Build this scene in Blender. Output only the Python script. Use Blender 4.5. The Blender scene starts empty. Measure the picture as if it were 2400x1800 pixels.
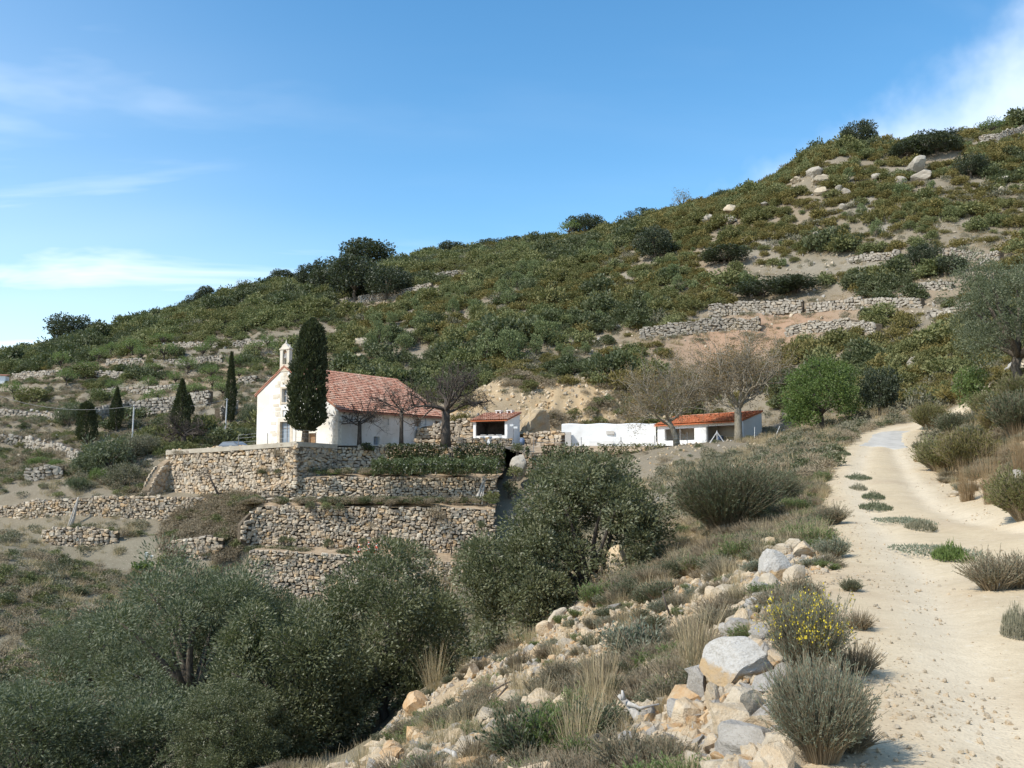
import bpy, math, random
import numpy as np
from mathutils import Vector, Matrix

sc = bpy.context.scene
col = sc.collection
R = math.radians

# ------------------------------------------------------------------ camera
F = 2200.0                       # focal length in pixels of a 2400 px wide frame
PITCH = math.atan(180.0 / F)     # horizon stands a little below the middle
cam_d = bpy.data.cameras.new('camera')
cam = bpy.data.objects.new('camera', cam_d)
col.objects.link(cam)
cam_d.sensor_width = 36.0
cam_d.lens = 36.0 * F / 2400.0
cam_d.clip_start = 0.05
cam_d.clip_end = 5000
cam.location = (0, 0, 0)
cam.rotation_euler = (math.pi / 2 + PITCH, 0, 0)
sc.camera = cam

# ------------------------------------------------------------------ light
SUN_EL = R(47)
SUN_AZ = R(-121)                 # clockwise from +Y: to the left and a little behind
S_DIR = Vector((math.sin(SUN_AZ) * math.cos(SUN_EL), math.cos(SUN_AZ) * math.cos(SUN_EL), math.sin(SUN_EL)))
sun_d = bpy.data.lights.new('sun', 'SUN')
sun_d.energy = 4.2
sun_d.angle = R(0.55)
sun_d.color = (1.0, 0.955, 0.87)
sun = bpy.data.objects.new('sun', sun_d)
col.objects.link(sun)
sun.rotation_euler = S_DIR.to_track_quat('Z', 'Y').to_euler()
sun.location = S_DIR * 300

sc.view_settings.view_transform = 'Standard'
sc.view_settings.look = 'None'
sc.view_settings.gamma = 1.0
sc.view_settings.exposure = 0.22
sc.view_settings.use_curve_mapping = False
sc.cycles.max_bounces = 5
sc.cycles.diffuse_bounces = 3
sc.cycles.glossy_bounces = 2
sc.cycles.transmission_bounces = 3
sc.cycles.transparent_max_bounces = 4
sc.cycles.caustics_reflective = False
sc.cycles.caustics_refractive = False


class NB:
    """small node-tree writer"""
    def __init__(self, nt):
        self.nt = nt
        nt.nodes.clear()
    def n(self, t, **kw):
        nd = self.nt.nodes.new(t)
        for k, v in kw.items():
            setattr(nd, k, v)
        return nd
    def put(self, sock, v):
        if v is None:
            return
        if hasattr(v, 'links') and hasattr(v, 'node'):
            self.nt.links.new(v, sock)
        else:
            if isinstance(v, (tuple, list)) and len(v) == 3 and sock.type == 'RGBA':
                v = (*v, 1)
            sock.default_value = v
    def math(self, op, a, b=None, c=None, clamp=False):
        nd = self.n('ShaderNodeMath', operation=op, use_clamp=clamp)
        self.put(nd.inputs[0], a); self.put(nd.inputs[1], b); self.put(nd.inputs[2], c)
        return nd.outputs[0]
    def vmath(self, op, a, b=None, out=0):
        nd = self.n('ShaderNodeVectorMath', operation=op)
        self.put(nd.inputs[0], a); self.put(nd.inputs[1], b)
        return nd.outputs[out]
    def mix(self, f, a, b, mode='MIX'):
        nd = self.n('ShaderNodeMix', data_type='RGBA', blend_type=mode)
        self.put(nd.inputs[0], f); self.put(nd.inputs[6], a); self.put(nd.inputs[7], b)
        return nd.outputs[2]
    def ramp(self, f, stops, interp='LINEAR'):
        nd = self.n('ShaderNodeValToRGB')
        cr = nd.color_ramp
        cr.interpolation = interp
        while len(cr.elements) < len(stops):
            cr.elements.new(0.5)
        for e, (p, c) in zip(cr.elements, stops):
            e.position = p
            e.color = (*c, 1) if len(c) == 3 else c
        self.put(nd.inputs[0], f)
        return nd.outputs[0]
    def smooth(self, v, lo, hi):
        nd = self.n('ShaderNodeMapRange', interpolation_type='SMOOTHSTEP')
        self.put(nd.inputs[0], v)
        nd.inputs[1].default_value = lo; nd.inputs[2].default_value = hi
        return nd.outputs[0]
    def noise(self, vec, scale, detail=4, rough=0.55, out=0, dist=0.0):
        nd = self.n('ShaderNodeTexNoise')
        self.put(nd.inputs['Vector'], vec)
        nd.inputs['Scale'].default_value = scale
        nd.inputs['Detail'].default_value = detail
        nd.inputs['Roughness'].default_value = rough
        nd.inputs['Distortion'].default_value = dist
        return nd.outputs[out]
    def voro(self, vec, scale, feature='F1', out=0, rnd=1.0):
        nd = self.n('ShaderNodeTexVoronoi', feature=feature)
        self.put(nd.inputs['Vector'], vec)
        nd.inputs['Scale'].default_value = scale
        nd.inputs['Randomness'].default_value = rnd
        return nd.outputs[out]


# ------------------------------------------------------------------ sky
world = bpy.data.worlds.new('World')
sc.world = world
world.use_nodes = True
b = NB(world.node_tree)
sky = b.n('ShaderNodeTexSky', sky_type='NISHITA')
sky.sun_disc = False
sky.sun_elevation = SUN_EL
sky.sun_rotation = SUN_AZ % (2 * math.pi)
sky.altitude = 400
sky.air_density = 1.0
sky.dust_density = 0.7
sky.ozone_density = 1.0
tc = b.n('ShaderNodeTexCoord').outputs['Generated']
sep = b.n('ShaderNodeSeparateXYZ'); b.put(sep.inputs[0], tc)
zz = b.math('ADD', b.math('MAXIMUM', sep.outputs[2], 0.0), 0.22)
pl = b.n('ShaderNodeCombineXYZ')
b.put(pl.inputs[0], b.math('DIVIDE', sep.outputs[0], zz))
b.put(pl.inputs[1], b.math('DIVIDE', sep.outputs[1], zz))
rotm = b.n('ShaderNodeMapping'); b.put(rotm.inputs[0], pl.outputs[0])
rotm.inputs['Rotation'].default_value = (0, 0, R(-38))
rotm.inputs['Location'].default_value = (0.35, 0.8, 0)
rotm.inputs['Scale'].default_value = (0.55, 1.5, 1)
# thin cirrus drifting over the whole sky
c1 = b.noise(rotm.outputs[0], 1.6, 5, 0.58, dist=0.5)
c2 = b.noise(rotm.outputs[0], 0.55, 3, 0.5)
wisp = b.math('MULTIPLY', b.smooth(c1, 0.40, 0.74), b.smooth(c2, 0.30, 0.56))
# more veil towards the west (left) and low in the sky
west = b.smooth(b.math('SUBTRACT', b.math('MULTIPLY', sep.outputs[0], -1.0), b.math('MULTIPLY', sep.outputs[2], 0.55)), -0.22, 0.42)
west = b.math('MULTIPLY', west, b.math('SUBTRACT', 1.0, b.smooth(sep.outputs[2], 0.28, 0.60)))
wispf = b.math('MULTIPLY', wisp, b.math('ADD', b.math('MULTIPLY', west, 0.9), 0.26))
veil = b.math('MULTIPLY', b.math('MULTIPLY', west, b.smooth(c2, 0.2, 0.65)), 0.32)
# one bank of cloud behind the hill to the east, its edge climbing up to the right
def ray(px, py):
    u = (px - 1200) / F; v = (900 - py) / F
    d = Vector((u, math.cos(PITCH) - v * math.sin(PITCH), math.sin(PITCH) + v * math.cos(PITCH)))
    return d
nrm = ray(1985, 300).cross(ray(2400, 30)).normalized()
if nrm.dot(ray(2400, 400)) < 0:
    nrm = -nrm
bank_d = b.vmath('DOT_PRODUCT', tc, tuple(nrm), out=1)
bn = b.noise(tc, 7.0, 5, 0.6)
bn2 = b.noise(tc, 2.2, 2, 0.5)
bank = b.smooth(b.math('ADD', bank_d, b.math('ADD', b.math('MULTIPLY', b.math('SUBTRACT', bn, 0.5), 0.16), b.math('MULTIPLY', b.math('SUBTRACT', bn2, 0.5), 0.06))), -0.03, 0.075)
bank = b.math('MULTIPLY', bank, b.math('ADD', b.math('MULTIPLY', bn, 0.5), 0.42))
cl = b.math('MAXIMUM', b.math('MULTIPLY', b.math('MAXIMUM', wispf, veil), 0.8), b.math('MULTIPLY', bank, 0.85), clamp=True)
hsv = b.n('ShaderNodeHueSaturation')
hsv.inputs['Hue'].default_value = 0.492
hsv.inputs['Saturation'].default_value = 1.3
hsv.inputs['Value'].default_value = 1.3
b.put(hsv.inputs['Color'], sky.outputs[0])
skyc = b.mix(cl, hsv.outputs[0], (7.6, 8.1, 8.7))
bg = b.n('ShaderNodeBackground'); b.put(bg.inputs[0], skyc)
bg.inputs[1].default_value = 0.15
wo = b.n('ShaderNodeOutputWorld'); b.put(wo.inputs[0], bg.outputs[0])

# ------------------------------------------------------------------ helpers
def P(px, py, Y):
    """point seen at a photograph pixel, Y metres ahead"""
    d = ray(px, py)
    return np.array(d) * (Y / d.y)

def hash3(ix, iy, iz, seed):
    h = (ix.astype(np.int64) * 374761393 + iy.astype(np.int64) * 668265263 + iz.astype(np.int64) * 2147483647 + seed * 1274126177) & 0xffffffff
    h = ((h ^ (h >> 13)) * 1274126177) & 0xffffffff
    return ((h ^ (h >> 16)) & 0xffff) / 65535.0

def vnoise(p, seed=0):
    p = np.asarray(p, float)
    i = np.floor(p).astype(np.int64); f = p - i
    f = f * f * (3 - 2 * f)
    r = 0
    for dx in (0, 1):
        wx = f[..., 0] if dx else 1 - f[..., 0]
        for dy in (0, 1):
            wy = f[..., 1] if dy else 1 - f[..., 1]
            for dz in (0, 1):
                wz = f[..., 2] if dz else 1 - f[..., 2]
                r = r + wx * wy * wz * hash3(i[..., 0] + dx, i[..., 1] + dy, i[..., 2] + dz, seed)
    return r

def fbm(p, oct=4, seed=0):
    p = np.asarray(p, float); a = 0.5; s = 0; t = 0
    for k in range(oct):
        s = s + a * vnoise(p, seed + k); t += a
        p = p * 2.03 + 17.1; a *= 0.5
    return s / t - 0.5

def fbm2(x, y, scale, oct=4, seed=0):
    return fbm(np.stack([x / scale, y / scale, np.zeros_like(x)], -1), oct, seed)

def mesh(name, V, Fs, mat=None, smooth=False, tint=None, vcol=None):
    """V: (n,3); Fs: list of int arrays (m,k) (quads and/or tris)"""
    if isinstance(Fs, np.ndarray):
        Fs = [Fs]
    Fs = [np.asarray(f, np.int32) for f in Fs if len(f)]
    me = bpy.data.meshes.new(name)
    V = np.asarray(V, np.float32)
    me.vertices.add(len(V))
    me.vertices.foreach_set('co', V.ravel())
    nl = sum(f.size for f in Fs); nf = sum(len(f) for f in Fs)
    me.loops.add(nl)
    me.loops.foreach_set('vertex_index', np.concatenate([f.ravel() for f in Fs]))
    me.polygons.add(nf)
    tot = np.concatenate([np.full(len(f), f.shape[1], np.int32) for f in Fs])
    st = np.concatenate([[0], np.cumsum(tot)[:-1]]).astype(np.int32)
    me.polygons.foreach_set('loop_start', st)
    me.polygons.foreach_set('use_smooth', np.full(nf, bool(smooth)))
    if tint is not None:
        a = me.attributes.new('tint', 'FLOAT', 'POINT')
        a.data.foreach_set('value', np.asarray(tint, np.float32))
    if vcol is not None:
        a = me.attributes.new('gcol', 'FLOAT_COLOR', 'POINT')
        c4 = np.ones((len(V), 4), np.float32); c4[:, :3] = vcol
        a.data.foreach_set('color', c4.ravel())
    me.update(calc_edges=True)
    if mat is not None:
        me.materials.append(mat)
    return me

def link(name, me, parent=None, loc=(0, 0, 0), rot=(0, 0, 0), scale=(1, 1, 1)):
    o = bpy.data.objects.new(name, me)
    col.objects.link(o)
    o.location = loc; o.rotation_euler = rot; o.scale = scale
    if parent is not None:
        o.parent = parent
    return o

def tag(o, label=None, cat=None, group=None, kind=None):
    if label: o['label'] = label
    if cat: o['category'] = cat
    if group: o['group'] = group
    if kind: o['kind'] = kind
    return o

def thing(name, loc, label, cat, group=None, rz=0.0, scale=(1, 1, 1)):
    o = link(name, None, None, tuple(loc), (0, 0, rz), scale)
    o.empty_display_size = 0.3
    return tag(o, label, cat, group, 'thing' if cat else None)

class MB:
    """collects simple solids into one mesh"""
    def __init__(self):
        self.V = []; self.Q = []; self.T = []; self.n = 0; self.tv = []
    def add(self, V, Q=(), T=(), tint=0.0):
        V = np.asarray(V, float)
        self.V.append(V)
        if len(Q): self.Q.append(np.asarray(Q) + self.n)
        if len(T): self.T.append(np.asarray(T) + self.n)
        self.tv.append(np.full(len(V), tint) if np.isscalar(tint) else tint)
        self.n += len(V)
    def box(self, lo, hi, M=None, tint=0.0):
        x0, y0, z0 = lo; x1, y1, z1 = hi
        V = np.array([[x0, y0, z0], [x1, y0, z0], [x1, y1, z0], [x0, y1, z0], [x0, y0, z1], [x1, y0, z1], [x1, y1, z1], [x0, y1, z1]], float)
        if M is not None: V = M(V)
        self.add(V, [[0, 3, 2, 1], [4, 5, 6, 7], [0, 1, 5, 4], [1, 2, 6, 5], [2, 3, 7, 6], [3, 0, 4, 7]], tint=tint)
    def tube(self, pts, rad, n=6, tint=0.0, cap=True):
        V, Q = tube_arrays(pts, rad, n)
        T = []
        if cap:
            k = len(V) - n
            T = [[0, i + 1, i] for i in range(1, n - 1)][::1] and [[0, (i + 1) % n, i] for i in range(1, n - 1)] + [[k, k + i, k + i + 1] for i in range(1, n - 1)]
        self.add(V, Q, T, tint)
    def mesh(self, name, mat, smooth=False):
        return mesh(name, np.concatenate(self.V), [np.concatenate(self.Q) if self.Q else np.zeros((0, 4), int), np.concatenate(self.T) if self.T else np.zeros((0, 3), int)], mat, smooth, tint=np.concatenate(self.tv))
    def link(self, name, mat, parent=None, smooth=False, **kw):
        return link(name, self.mesh(name, mat, smooth), parent, **kw)

def tube_arrays(pts, rad, n=6):
    pts = np.asarray(pts, float); m = len(pts)
    rad = np.broadcast_to(np.asarray(rad, float), (m,))
    d = np.gradient(pts, axis=0)
    d /= np.linalg.norm(d, axis=1)[:, None] + 1e-9
    ref = np.where(np.abs(d[:, 2:3]) > 0.9, np.array([[1.0, 0, 0]]), np.array([[0, 0, 1.0]]))
    a = np.cross(d, ref); a /= np.linalg.norm(a, axis=1)[:, None] + 1e-9
    for i in range(1, m):
        t = a[i - 1] - d[i] * np.dot(a[i - 1], d[i])
        l = np.linalg.norm(t)
        if l > 1e-4: a[i] = t / l
    c = np.cross(d, a)
    th = np.arange(n) * 2 * np.pi / n
    V = pts[:, None, :] + rad[:, None, None] * (np.cos(th)[None, :, None] * a[:, None, :] + np.sin(th)[None, :, None] * c[:, None, :])
    V = V.reshape(-1, 3)
    i = np.arange(m - 1)[:, None] * n; j = np.arange(n)[None, :]; j2 = (j + 1) % n
    Q = np.stack([i + j, i + j2, i + n + j2, i + n + j], -1).reshape(-1, 4)
    return V, Q

# ------------------------------------------------------------------ materials
def new_mat(name):
    m = bpy.data.materials.new(name)
    m.use_nodes = True
    return m, NB(m.node_tree)

def finish(b, color, rough=0.9, spec=0.2, bump=None, bump_s=0.3, bump_d=0.02, transl=None, tw=0.3):
    pr = b.n('ShaderNodeBsdfPrincipled')
    b.put(pr.inputs['Base Color'], color)
    b.put(pr.inputs['Roughness'], rough)
    b.put(pr.inputs['Specular IOR Level'], spec)
    if bump is not None:
        bp = b.n('ShaderNodeBump'); bp.inputs['Strength'].default_value = bump_s; bp.inputs['Distance'].default_value = bump_d
        b.put(bp.inputs['Height'], bump); b.put(pr.inputs['Normal'], bp.outputs[0])
    out = b.n('ShaderNodeOutputMaterial')
    sh = pr.outputs[0]
    if transl is not None:
        tr = b.n('ShaderNodeBsdfTranslucent'); b.put(tr.inputs[0], transl)
        mx = b.n('ShaderNodeMixShader'); mx.inputs[0].default_value = tw
        b.nt.links.new(sh, mx.inputs[1]); b.nt.links.new(tr.outputs[0], mx.inputs[2])
        sh = mx.outputs[0]
    b.nt.links.new(sh, out.inputs[0])

def pos(b):
    return b.n('ShaderNodeNewGeometry').outputs['Position']

def objrand(b):
    return b.n('ShaderNodeObjectInfo').outputs['Random']

def tintnode(b):
    return b.n('ShaderNodeAttribute', attribute_name='tint').outputs['Fac']

def leaf_mat(name, cols, transl=0.3, rough=0.55, spec=0.25, patch=None, vary=0.5):
    """foliage: leaf-to-leaf and plant-to-plant colour differences, light passing through the blades"""
    m, b = new_mat(name)
    t = tintnode(b); r = objrand(b)
    f = b.math('ADD', b.math('MULTIPLY', t, 1 - vary), b.math('MULTIPLY', r, vary))
    n = len(cols)
    c = b.ramp(f, [(i / max(1, n - 1), q) for i, q in enumerate(cols)])
    if patch:
        sc_, pc, lo, hi = patch
        c = b.mix(b.math('MULTIPLY', b.smooth(b.noise(pos(b), sc_, 2), lo, hi), 0.65), c, pc)
    tcol = b.mix(0.5, c, (0.22, 0.3, 0.05))
    finish(b, c, rough, spec, transl=tcol, tw=transl)
    return m

def plain_mat(name, c1, c2, scale=3.0, rough=0.85, bump_scale=20.0, bump_s=0.25, spec=0.2, detail=5):
    m, b = new_mat(name)
    p = pos(b)
    n = b.noise(p, scale, detail, 0.6)
    c = b.mix(b.smooth(n, 0.32, 0.68), c1, c2)
    finish(b, c, rough, spec, bump=b.noise(p, bump_scale, 4, 0.6), bump_s=bump_s)
    return m

MAT = {}
# ------------------------------------------------------------------ terrain
# cross sections of the valley: for bearings given as photograph columns, (distance, height) pairs;
# ('p', distance, row) gives the height by the row at which that ground shows
SECT = {
 -300: [(0,-1.6),(5,-4),(12,-7.5),(25,-10),(40,-11),(60,-10),(75,-8),(88,-6.3),(92,-4),(110,-1),(140,5),(180,13),(260,26),(400,24),(700,18)],
 0:    [(0,-1.6),(5,-3.6),(12,-6.8),(20,-9),(30,-10.5),(45,-11),(60,-9.6),('p',72,1312),(84,-6.9),(89.6,-6.5),(91.6,-3.9),('p',104,1100),('p',120,1015),('p',150,930),('p',170,895),('p',200,868),('p',250,842),('p',330,865),('p',600,950)],
 200:  [(0,-1.6),(5,-3),(12,-6),(20,-8.5),(30,-10.3),(45,-11),(60,-10),(73,-9.2),(80,-8.7),(83.0,-8.5),(84.4,-6.3),(88.8,-6.4),(90.7,-3.7),('p',100,1105),('p',115,1035),('p',135,970),('p',160,890),('p',190,840),('p',250,796),('p',330,812),('p',600,900)],
 400:  [(0,-1.6),(5,-2.8),(10,-4.6),(15,-6.4),(22,-8.3),(32,-10),(45,-11),(60,-10.8),(74,-10.2),(80.6,-9.9),(82.3,-7.0),(88.8,-6.5),(90.7,-3.8),(97,-2.5),(102,0.4),('p',110,1040),('p',125,985),('p',150,898),('p',185,815),('p',255,741),('p',330,757),('p',600,870)],
 600:  [(0,-1.6),(5,-2.5),(10,-3.9),(14,-4.9),(18,-6),(25,-7.8),(35,-9.5),(50,-11),(65,-11.8),(77,-12),(81,-8.8),(84.3,-5.8),(87.2,-3.4),(93,-2),(100,0.2),('p',112,1036),('p',122,985),('p',145,890),('p',180,790),('p',255,684),('p',330,697),('p',600,840)],
 800:  [(0,-1.6),(5,-2.3),(9,-3.1),(12,-3.9),(16,-5.2),(20,-6.4),(28,-8.3),(40,-10),(55,-11.5),(70,-12.2),(78,-12),(82,-9.2),(86,-6),(90,-3.4),(98,-0.6),(112,1.2),('p',121,1010),('p',140,900),('p',175,780),('p',245,664),('p',320,667),('p',600,820)],
 1000: [(0,-1.6),(5,-2.1),(8,-2.65),(11,-3.3),(15,-4.2),(19,-5),(25,-6.2),(32,-7.5),(45,-9.8),(60,-11.5),(72,-12),(78,-11.7),(82,-9.2),(86,-6),(90,-3.2),(98,-0.4),(106,1.2),(112,3.0),('p',120,985),('p',140,890),('p',170,770),('p',235,620),('p',310,622),('p',600,790)],
 1200: [(0,-1.6),(5,-1.95),(7,-2.3),(9.5,-2.75),(13,-3.2),(18,-3.9),(24,-4.7),(30,-5.8),(40,-7.8),(55,-9.5),(68,-9.8),(77,-9.2),(82,-8.2),(87,-5),(91,-2.2),(98,0),(105,1.6),(109.5,1.8),('p',113,980),('p',118,905),('p',128,860),('p',160,740),('p',225,598),('p',300,592),('p',600,770)],
 1400: [(0,-1.6),(5,-1.85),(7,-2.1),(10,-2.5),(14,-2.75),(19,-3.05),(26,-3.3),(33,-3.9),(45,-5.5),(60,-5.8),(72,-5),(80,-3.2),(88,-1.2),(94,0.4),(104,1.0),(110.3,1.2),('p',113.5,975),('p',118.5,900),('p',130,850),('p',160,720),('p',210,568),('p',290,565),('p',600,760)],
 1600: [(0,-1.6),(5,-1.75),(7.5,-1.95),(10,-2.15),(14,-2.25),(20,-2.4),(27,-2.5),(35,-2.6),(46,-2.5),(60,-1.8),(75,-0.3),(85,0.9),(93,1.6),(104,1.6),(110.5,1.7),('p',115,970),('p',122,900),('p',135,790),('p',165,630),('p',200,510),('p',280,520),('p',600,740)],
 1800: [(0,-1.6),(5,-1.6),(8,-1.6),(12,-1.65),(16,-1.7),(22,-1.75),(30,-1.6),(40,-1.0),('p',52,1095),('p',66,1060),('p',80,1038),('p',95,1018),('p',105,975),('p',115,890),('p',130,790),('p',160,600),('p',190,457),('p',265,470),('p',600,720)],
 2000: [(0,-1.6),(5,-1.6),(8.4,-1.6),(13,-1.6),(22,-1.5),(34,-0.75),('p',48,1058),('p',60,1018),('p',70,998),('p',85,965),('p',100,890),('p',115,810),('p',135,700),('p',160,520),('p',190,368),('p',260,380),('p',600,700)],
 2200: [(0,-1.6),(5,-1.6),(8.4,-1.6),(13,-1.6),(22,-1.4),(34,-0.75),('p',48,1055),('p',58,1012),('p',66,975),('p',80,900),('p',95,830),('p',115,740),('p',140,590),('p',165,430),('p',190,354),('p',260,372),('p',600,700)],
 2400: [(0,-1.6),(5,-1.6),(8.4,-1.6),(13,-1.5),(18,-1.3),('p',24,1150),('p',30,1075),('p',40,985),('p',52,915),('p',70,840),('p',90,760),('p',120,640),('p',150,480),('p',190,318),('p',260,360),('p',600,690)],
 2700: [(0,-1.6),(5,-1.5),(8.4,-1.4),(12,-1),(16,-0.2),(24,1.5),(35,4),(50,8),(70,13.5),(100,25),(150,48),(190,70),(260,85),(600,80)],
}
def pchip(x, y, xi):
    x = np.asarray(x, float); y = np.asarray(y, float)
    h = np.diff(x); d = np.diff(y, axis=0) / (h[:, None] if y.ndim > 1 else h)
    m = np.zeros_like(y)
    hh = h[:, None] if y.ndim > 1 else h
    w1 = 2 * hh[1:] + hh[:-1]; w2 = hh[1:] + 2 * hh[:-1]
    with np.errstate(divide='ignore', invalid='ignore'):
        mm = (w1 + w2) / (w1 / d[:-1] + w2 / d[1:])
    mm = np.where(d[:-1] * d[1:] > 0, mm, 0)
    m[1:-1] = mm; m[0] = d[0]; m[-1] = d[-1]
    k = np.clip(np.searchsorted(x, xi) - 1, 0, len(x) - 2)
    t = (xi - x[k]) / h[k]
    hk = h[k]
    if y.ndim > 1:
        t = t[:, None]; hk = hk[:, None]
    t2 = t * t; t3 = t2 * t
    return (2*t3-3*t2+1)*y[k] + (t3-2*t2+t)*hk*m[k] + (-2*t3+3*t2)*y[k+1] + (t3-t2)*hk*m[k+1]

SPX = sorted(SECT)
YS = np.concatenate([np.arange(-12, 4, 0.5), 4 * np.exp(np.arange(0, math.log(620 / 4), 0.0122))])
UC = 14.0
US = np.sort(np.concatenate([np.linspace(-1.15, -0.6, 30, endpoint=False), np.linspace(-0.6, 0.6, 400), np.linspace(0.605, 1.15, 30)]))
secz = []
for px in SPX:
    rows = []
    for e in SECT[px]:
        if e[0] == 'p': rows.append((e[1], P(px, e[2], e[1])[2]))
        else: rows.append(e)
    yy = np.array([r[0] for r in rows]); z = np.array([r[1] for r in rows])
    secz.append(pchip(np.log(yy + 4), z, np.log(np.clip(YS, 0, yy[-1]) + 4)))
secz = np.array(secz)                                # (sections, rows)
GY = np.repeat(YS[:, None], len(US), 1)
GX = US[None, :] * (np.maximum(GY, 0) + UC)
GZ = np.zeros_like(GX)
for i, y in enumerate(YS):
    px = np.clip(1200 + F * GX[i] / max(y, 5.0), SPX[0], SPX[-1])
    GZ[i] = pchip(np.array(SPX, float), secz[:, i], px)
for _ in range(2):                                   # soften the creases between sections
    Z = GZ.copy()
    Z[1:-1] = (GZ[:-2] + 2 * GZ[1:-1] + GZ[2:]) / 4
    Z[:, 1:-1] = (Z[:, :-2] + 2 * Z[:, 1:-1] + Z[:, 2:]) / 4
    GZ = Z

TRACK = np.array([(1.6,-12,3.0),(2.8,0,2.9),(4.4,5,2.7),(7.4,13,2.7),(9.5,22,2.05),(10.7,26,1.9),(13.2,33.5,2.0),(18.8,48,1.75),(23.6,59,1.6),(26.5,62.5,1.6),(31,64.5,1.6),(38,66,1.7)])
def track_d(x, y):
    """signed-ish distance outside the track edge (negative inside) and position along it"""
    best = np.full(np.shape(x), 1e9)
    side = np.zeros(np.shape(x))
    for a, c in zip(TRACK[:-1], TRACK[1:]):
        d = c[:2] - a[:2]; L2 = d @ d
        t = np.clip(((x - a[0]) * d[0] + (y - a[1]) * d[1]) / L2, 0, 1)
        qx = x - (a[0] + t * d[0]); qy = y - (a[1] + t * d[1])
        dd = np.hypot(qx, qy) - (a[2] + t * (c[2] - a[2]))
        s = qx * d[1] - qy * d[0]
        side = np.where(dd < best, s, side); best = np.minimum(best, dd)
    return best, side

td, tside = track_d(GX, GY)
dist = np.hypot(GX, GY)
off = 1 / (1 + np.exp(-(td - 0.25) / 0.25))           # 0 on the track, 1 beside it
near = np.clip(1 - (dist - 45) / 40, 0, 1)
hill = np.clip((GY - 100) / 25, 0, 1)
GZ += off * (0.55 * fbm2(GX, GY, 2.2, 5, 3) * near * np.clip((dist - 2) / 8, 0.2, 1) + 0.25 * fbm2(GX, GY, 0.5, 3, 9) * near * np.clip((dist - 1) / 6, 0.2, 1))
GZ += hill * (2.6 * fbm2(GX, GY, 16, 4, 21) + 1.3 * fbm2(GX, GY, 4, 4, 5))
GZ += (1 - off) * (0.09 * fbm2(GX, GY, 1.5, 2, 31) - 0.075 * np.exp(-((np.abs(td + 1.1)) / 0.35) ** 2))
cutz = np.maximum(np.exp(-(((GX - 8) / 10) ** 2)) * np.exp(-(((GY - 114) / 5.5) ** 2)), np.exp(-(((GX + 8) / 9) ** 2)) * np.exp(-(((GY - 118) / 5.0) ** 2)))
rdg = 1 - np.abs(fbm2(GX, GY * 0.45, 2.4, 4, 88)) * 4
GZ += cutz * np.clip((GY - 111) / 1.5, 0, 1) * (0.9 * rdg - 0.4 + 0.5 * fbm2(GX, GY, 0.9, 3, 89))
# hillside benches left of the chapel and above the sheds: old terraces give the slope small steps
bl = np.clip((GY - 108) / 8, 0, 1) * np.clip((200 - GY) / 15, 0, 1) * np.clip((-28 - GX) / 12, 0, 1)
st = 2.6
q = (GZ + 0.8 * fbm2(GX, GY, 30, 2, 77)) / st
fr = q - np.floor(q)
GZ += bl * st * 0.75 * (np.clip((fr - 0.72) / 0.28, 0, 1) - fr)
GZ0 = GZ

def zt(x, y):
    x = np.asarray(x, float); y = np.asarray(y, float)
    i = np.clip(np.searchsorted(YS, y) - 1, 0, len(YS) - 2)
    ty = np.clip((y - YS[i]) / (YS[i + 1] - YS[i]), 0, 1)
    u = x / (np.maximum(y, 0) + UC)
    j = np.clip(np.searchsorted(US, u) - 1, 0, len(US) - 2)
    tx = np.clip((u - US[j]) / (US[j + 1] - US[j]), 0, 1)
    return (GZ0[i, j] * (1 - tx) + GZ0[i, j + 1] * tx) * (1 - ty) + (GZ0[i + 1, j] * (1 - tx) + GZ0[i + 1, j + 1] * tx) * ty

def site(px, py, y0=4.0, y1=400.0):
    """where the line of sight through a photograph pixel meets the ground"""
    d = np.array(ray(px, py)); d = d / d[1]
    ys = np.exp(np.linspace(math.log(y0), math.log(y1), 900))
    g = d[2] * ys - zt(d[0] * ys, ys)
    k = np.where(g < 0)[0]
    if len(k) == 0:
        k = [int(np.argmin(g / ys))]
    y = ys[k[0]]
    return np.array([d[0] * y, y, float(zt(d[0] * y, y))])

def on(x, y):
    return np.array([x, y, float(zt(x, y))])

# ground colours (what the soil itself is): pale marl on the track, ochre rubble on the bank, brown-grey on the hill
def lerp(a, c, t):
    return a + (c - a) * t[..., None]
gc = np.zeros(GX.shape + (3,)) + np.array((0.175, 0.145, 0.096))
gc = lerp(gc, np.array((0.29, 0.195, 0.115)), np.clip(fbm2(GX, GY, 26, 4, 40) * 3.2 + 0.1, 0, 1) * hill)
gc = lerp(gc, np.array((0.225, 0.205, 0.16)), np.clip(fbm2(GX, GY, 9, 4, 44) * 4, 0, 1) * hill)
bank = np.clip(1 - (GY - 34) / 12, 0, 1)
gc = lerp(gc, np.array((0.53, 0.365, 0.20)), bank)
gc = lerp(gc, np.array((0.42, 0.33, 0.22)), np.clip(fbm2(GX, GY, 3.5, 4, 50) * 4, 0, 0.8) * bank)
gul = np.clip((-4.5 - GZ) / 2.5, 0, 1) * np.clip((95 - GY) / 10, 0, 1)
gc = lerp(gc, np.array((0.17, 0.15, 0.10)), gul)
cut = np.exp(-(((GX - 8) / 9.5) ** 2)) * np.exp(-(((GY - 115) / 6.0) ** 2))
cut = np.maximum(cut, 0.9 * np.exp(-(((GX + 6) / 8) ** 2)) * np.exp(-(((GY - 119) / 5.0) ** 2)))
gc = lerp(gc, np.array((0.47, 0.325, 0.165)), np.clip(cut * 1.3 + 1.2 * cut * fbm2(GX, GY, 3, 4, 90) * 2, 0, 1))
redpatch = np.exp(-(((GX - 34) / 11) ** 2)) * np.exp(-(((GY - 131) / 7) ** 2))
gc = lerp(gc, np.array((0.33, 0.19, 0.11)), np.clip(redpatch * 1.6, 0, 1))
trk = np.array((0.59, 0.465, 0.29)) + 0 * gc
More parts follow.
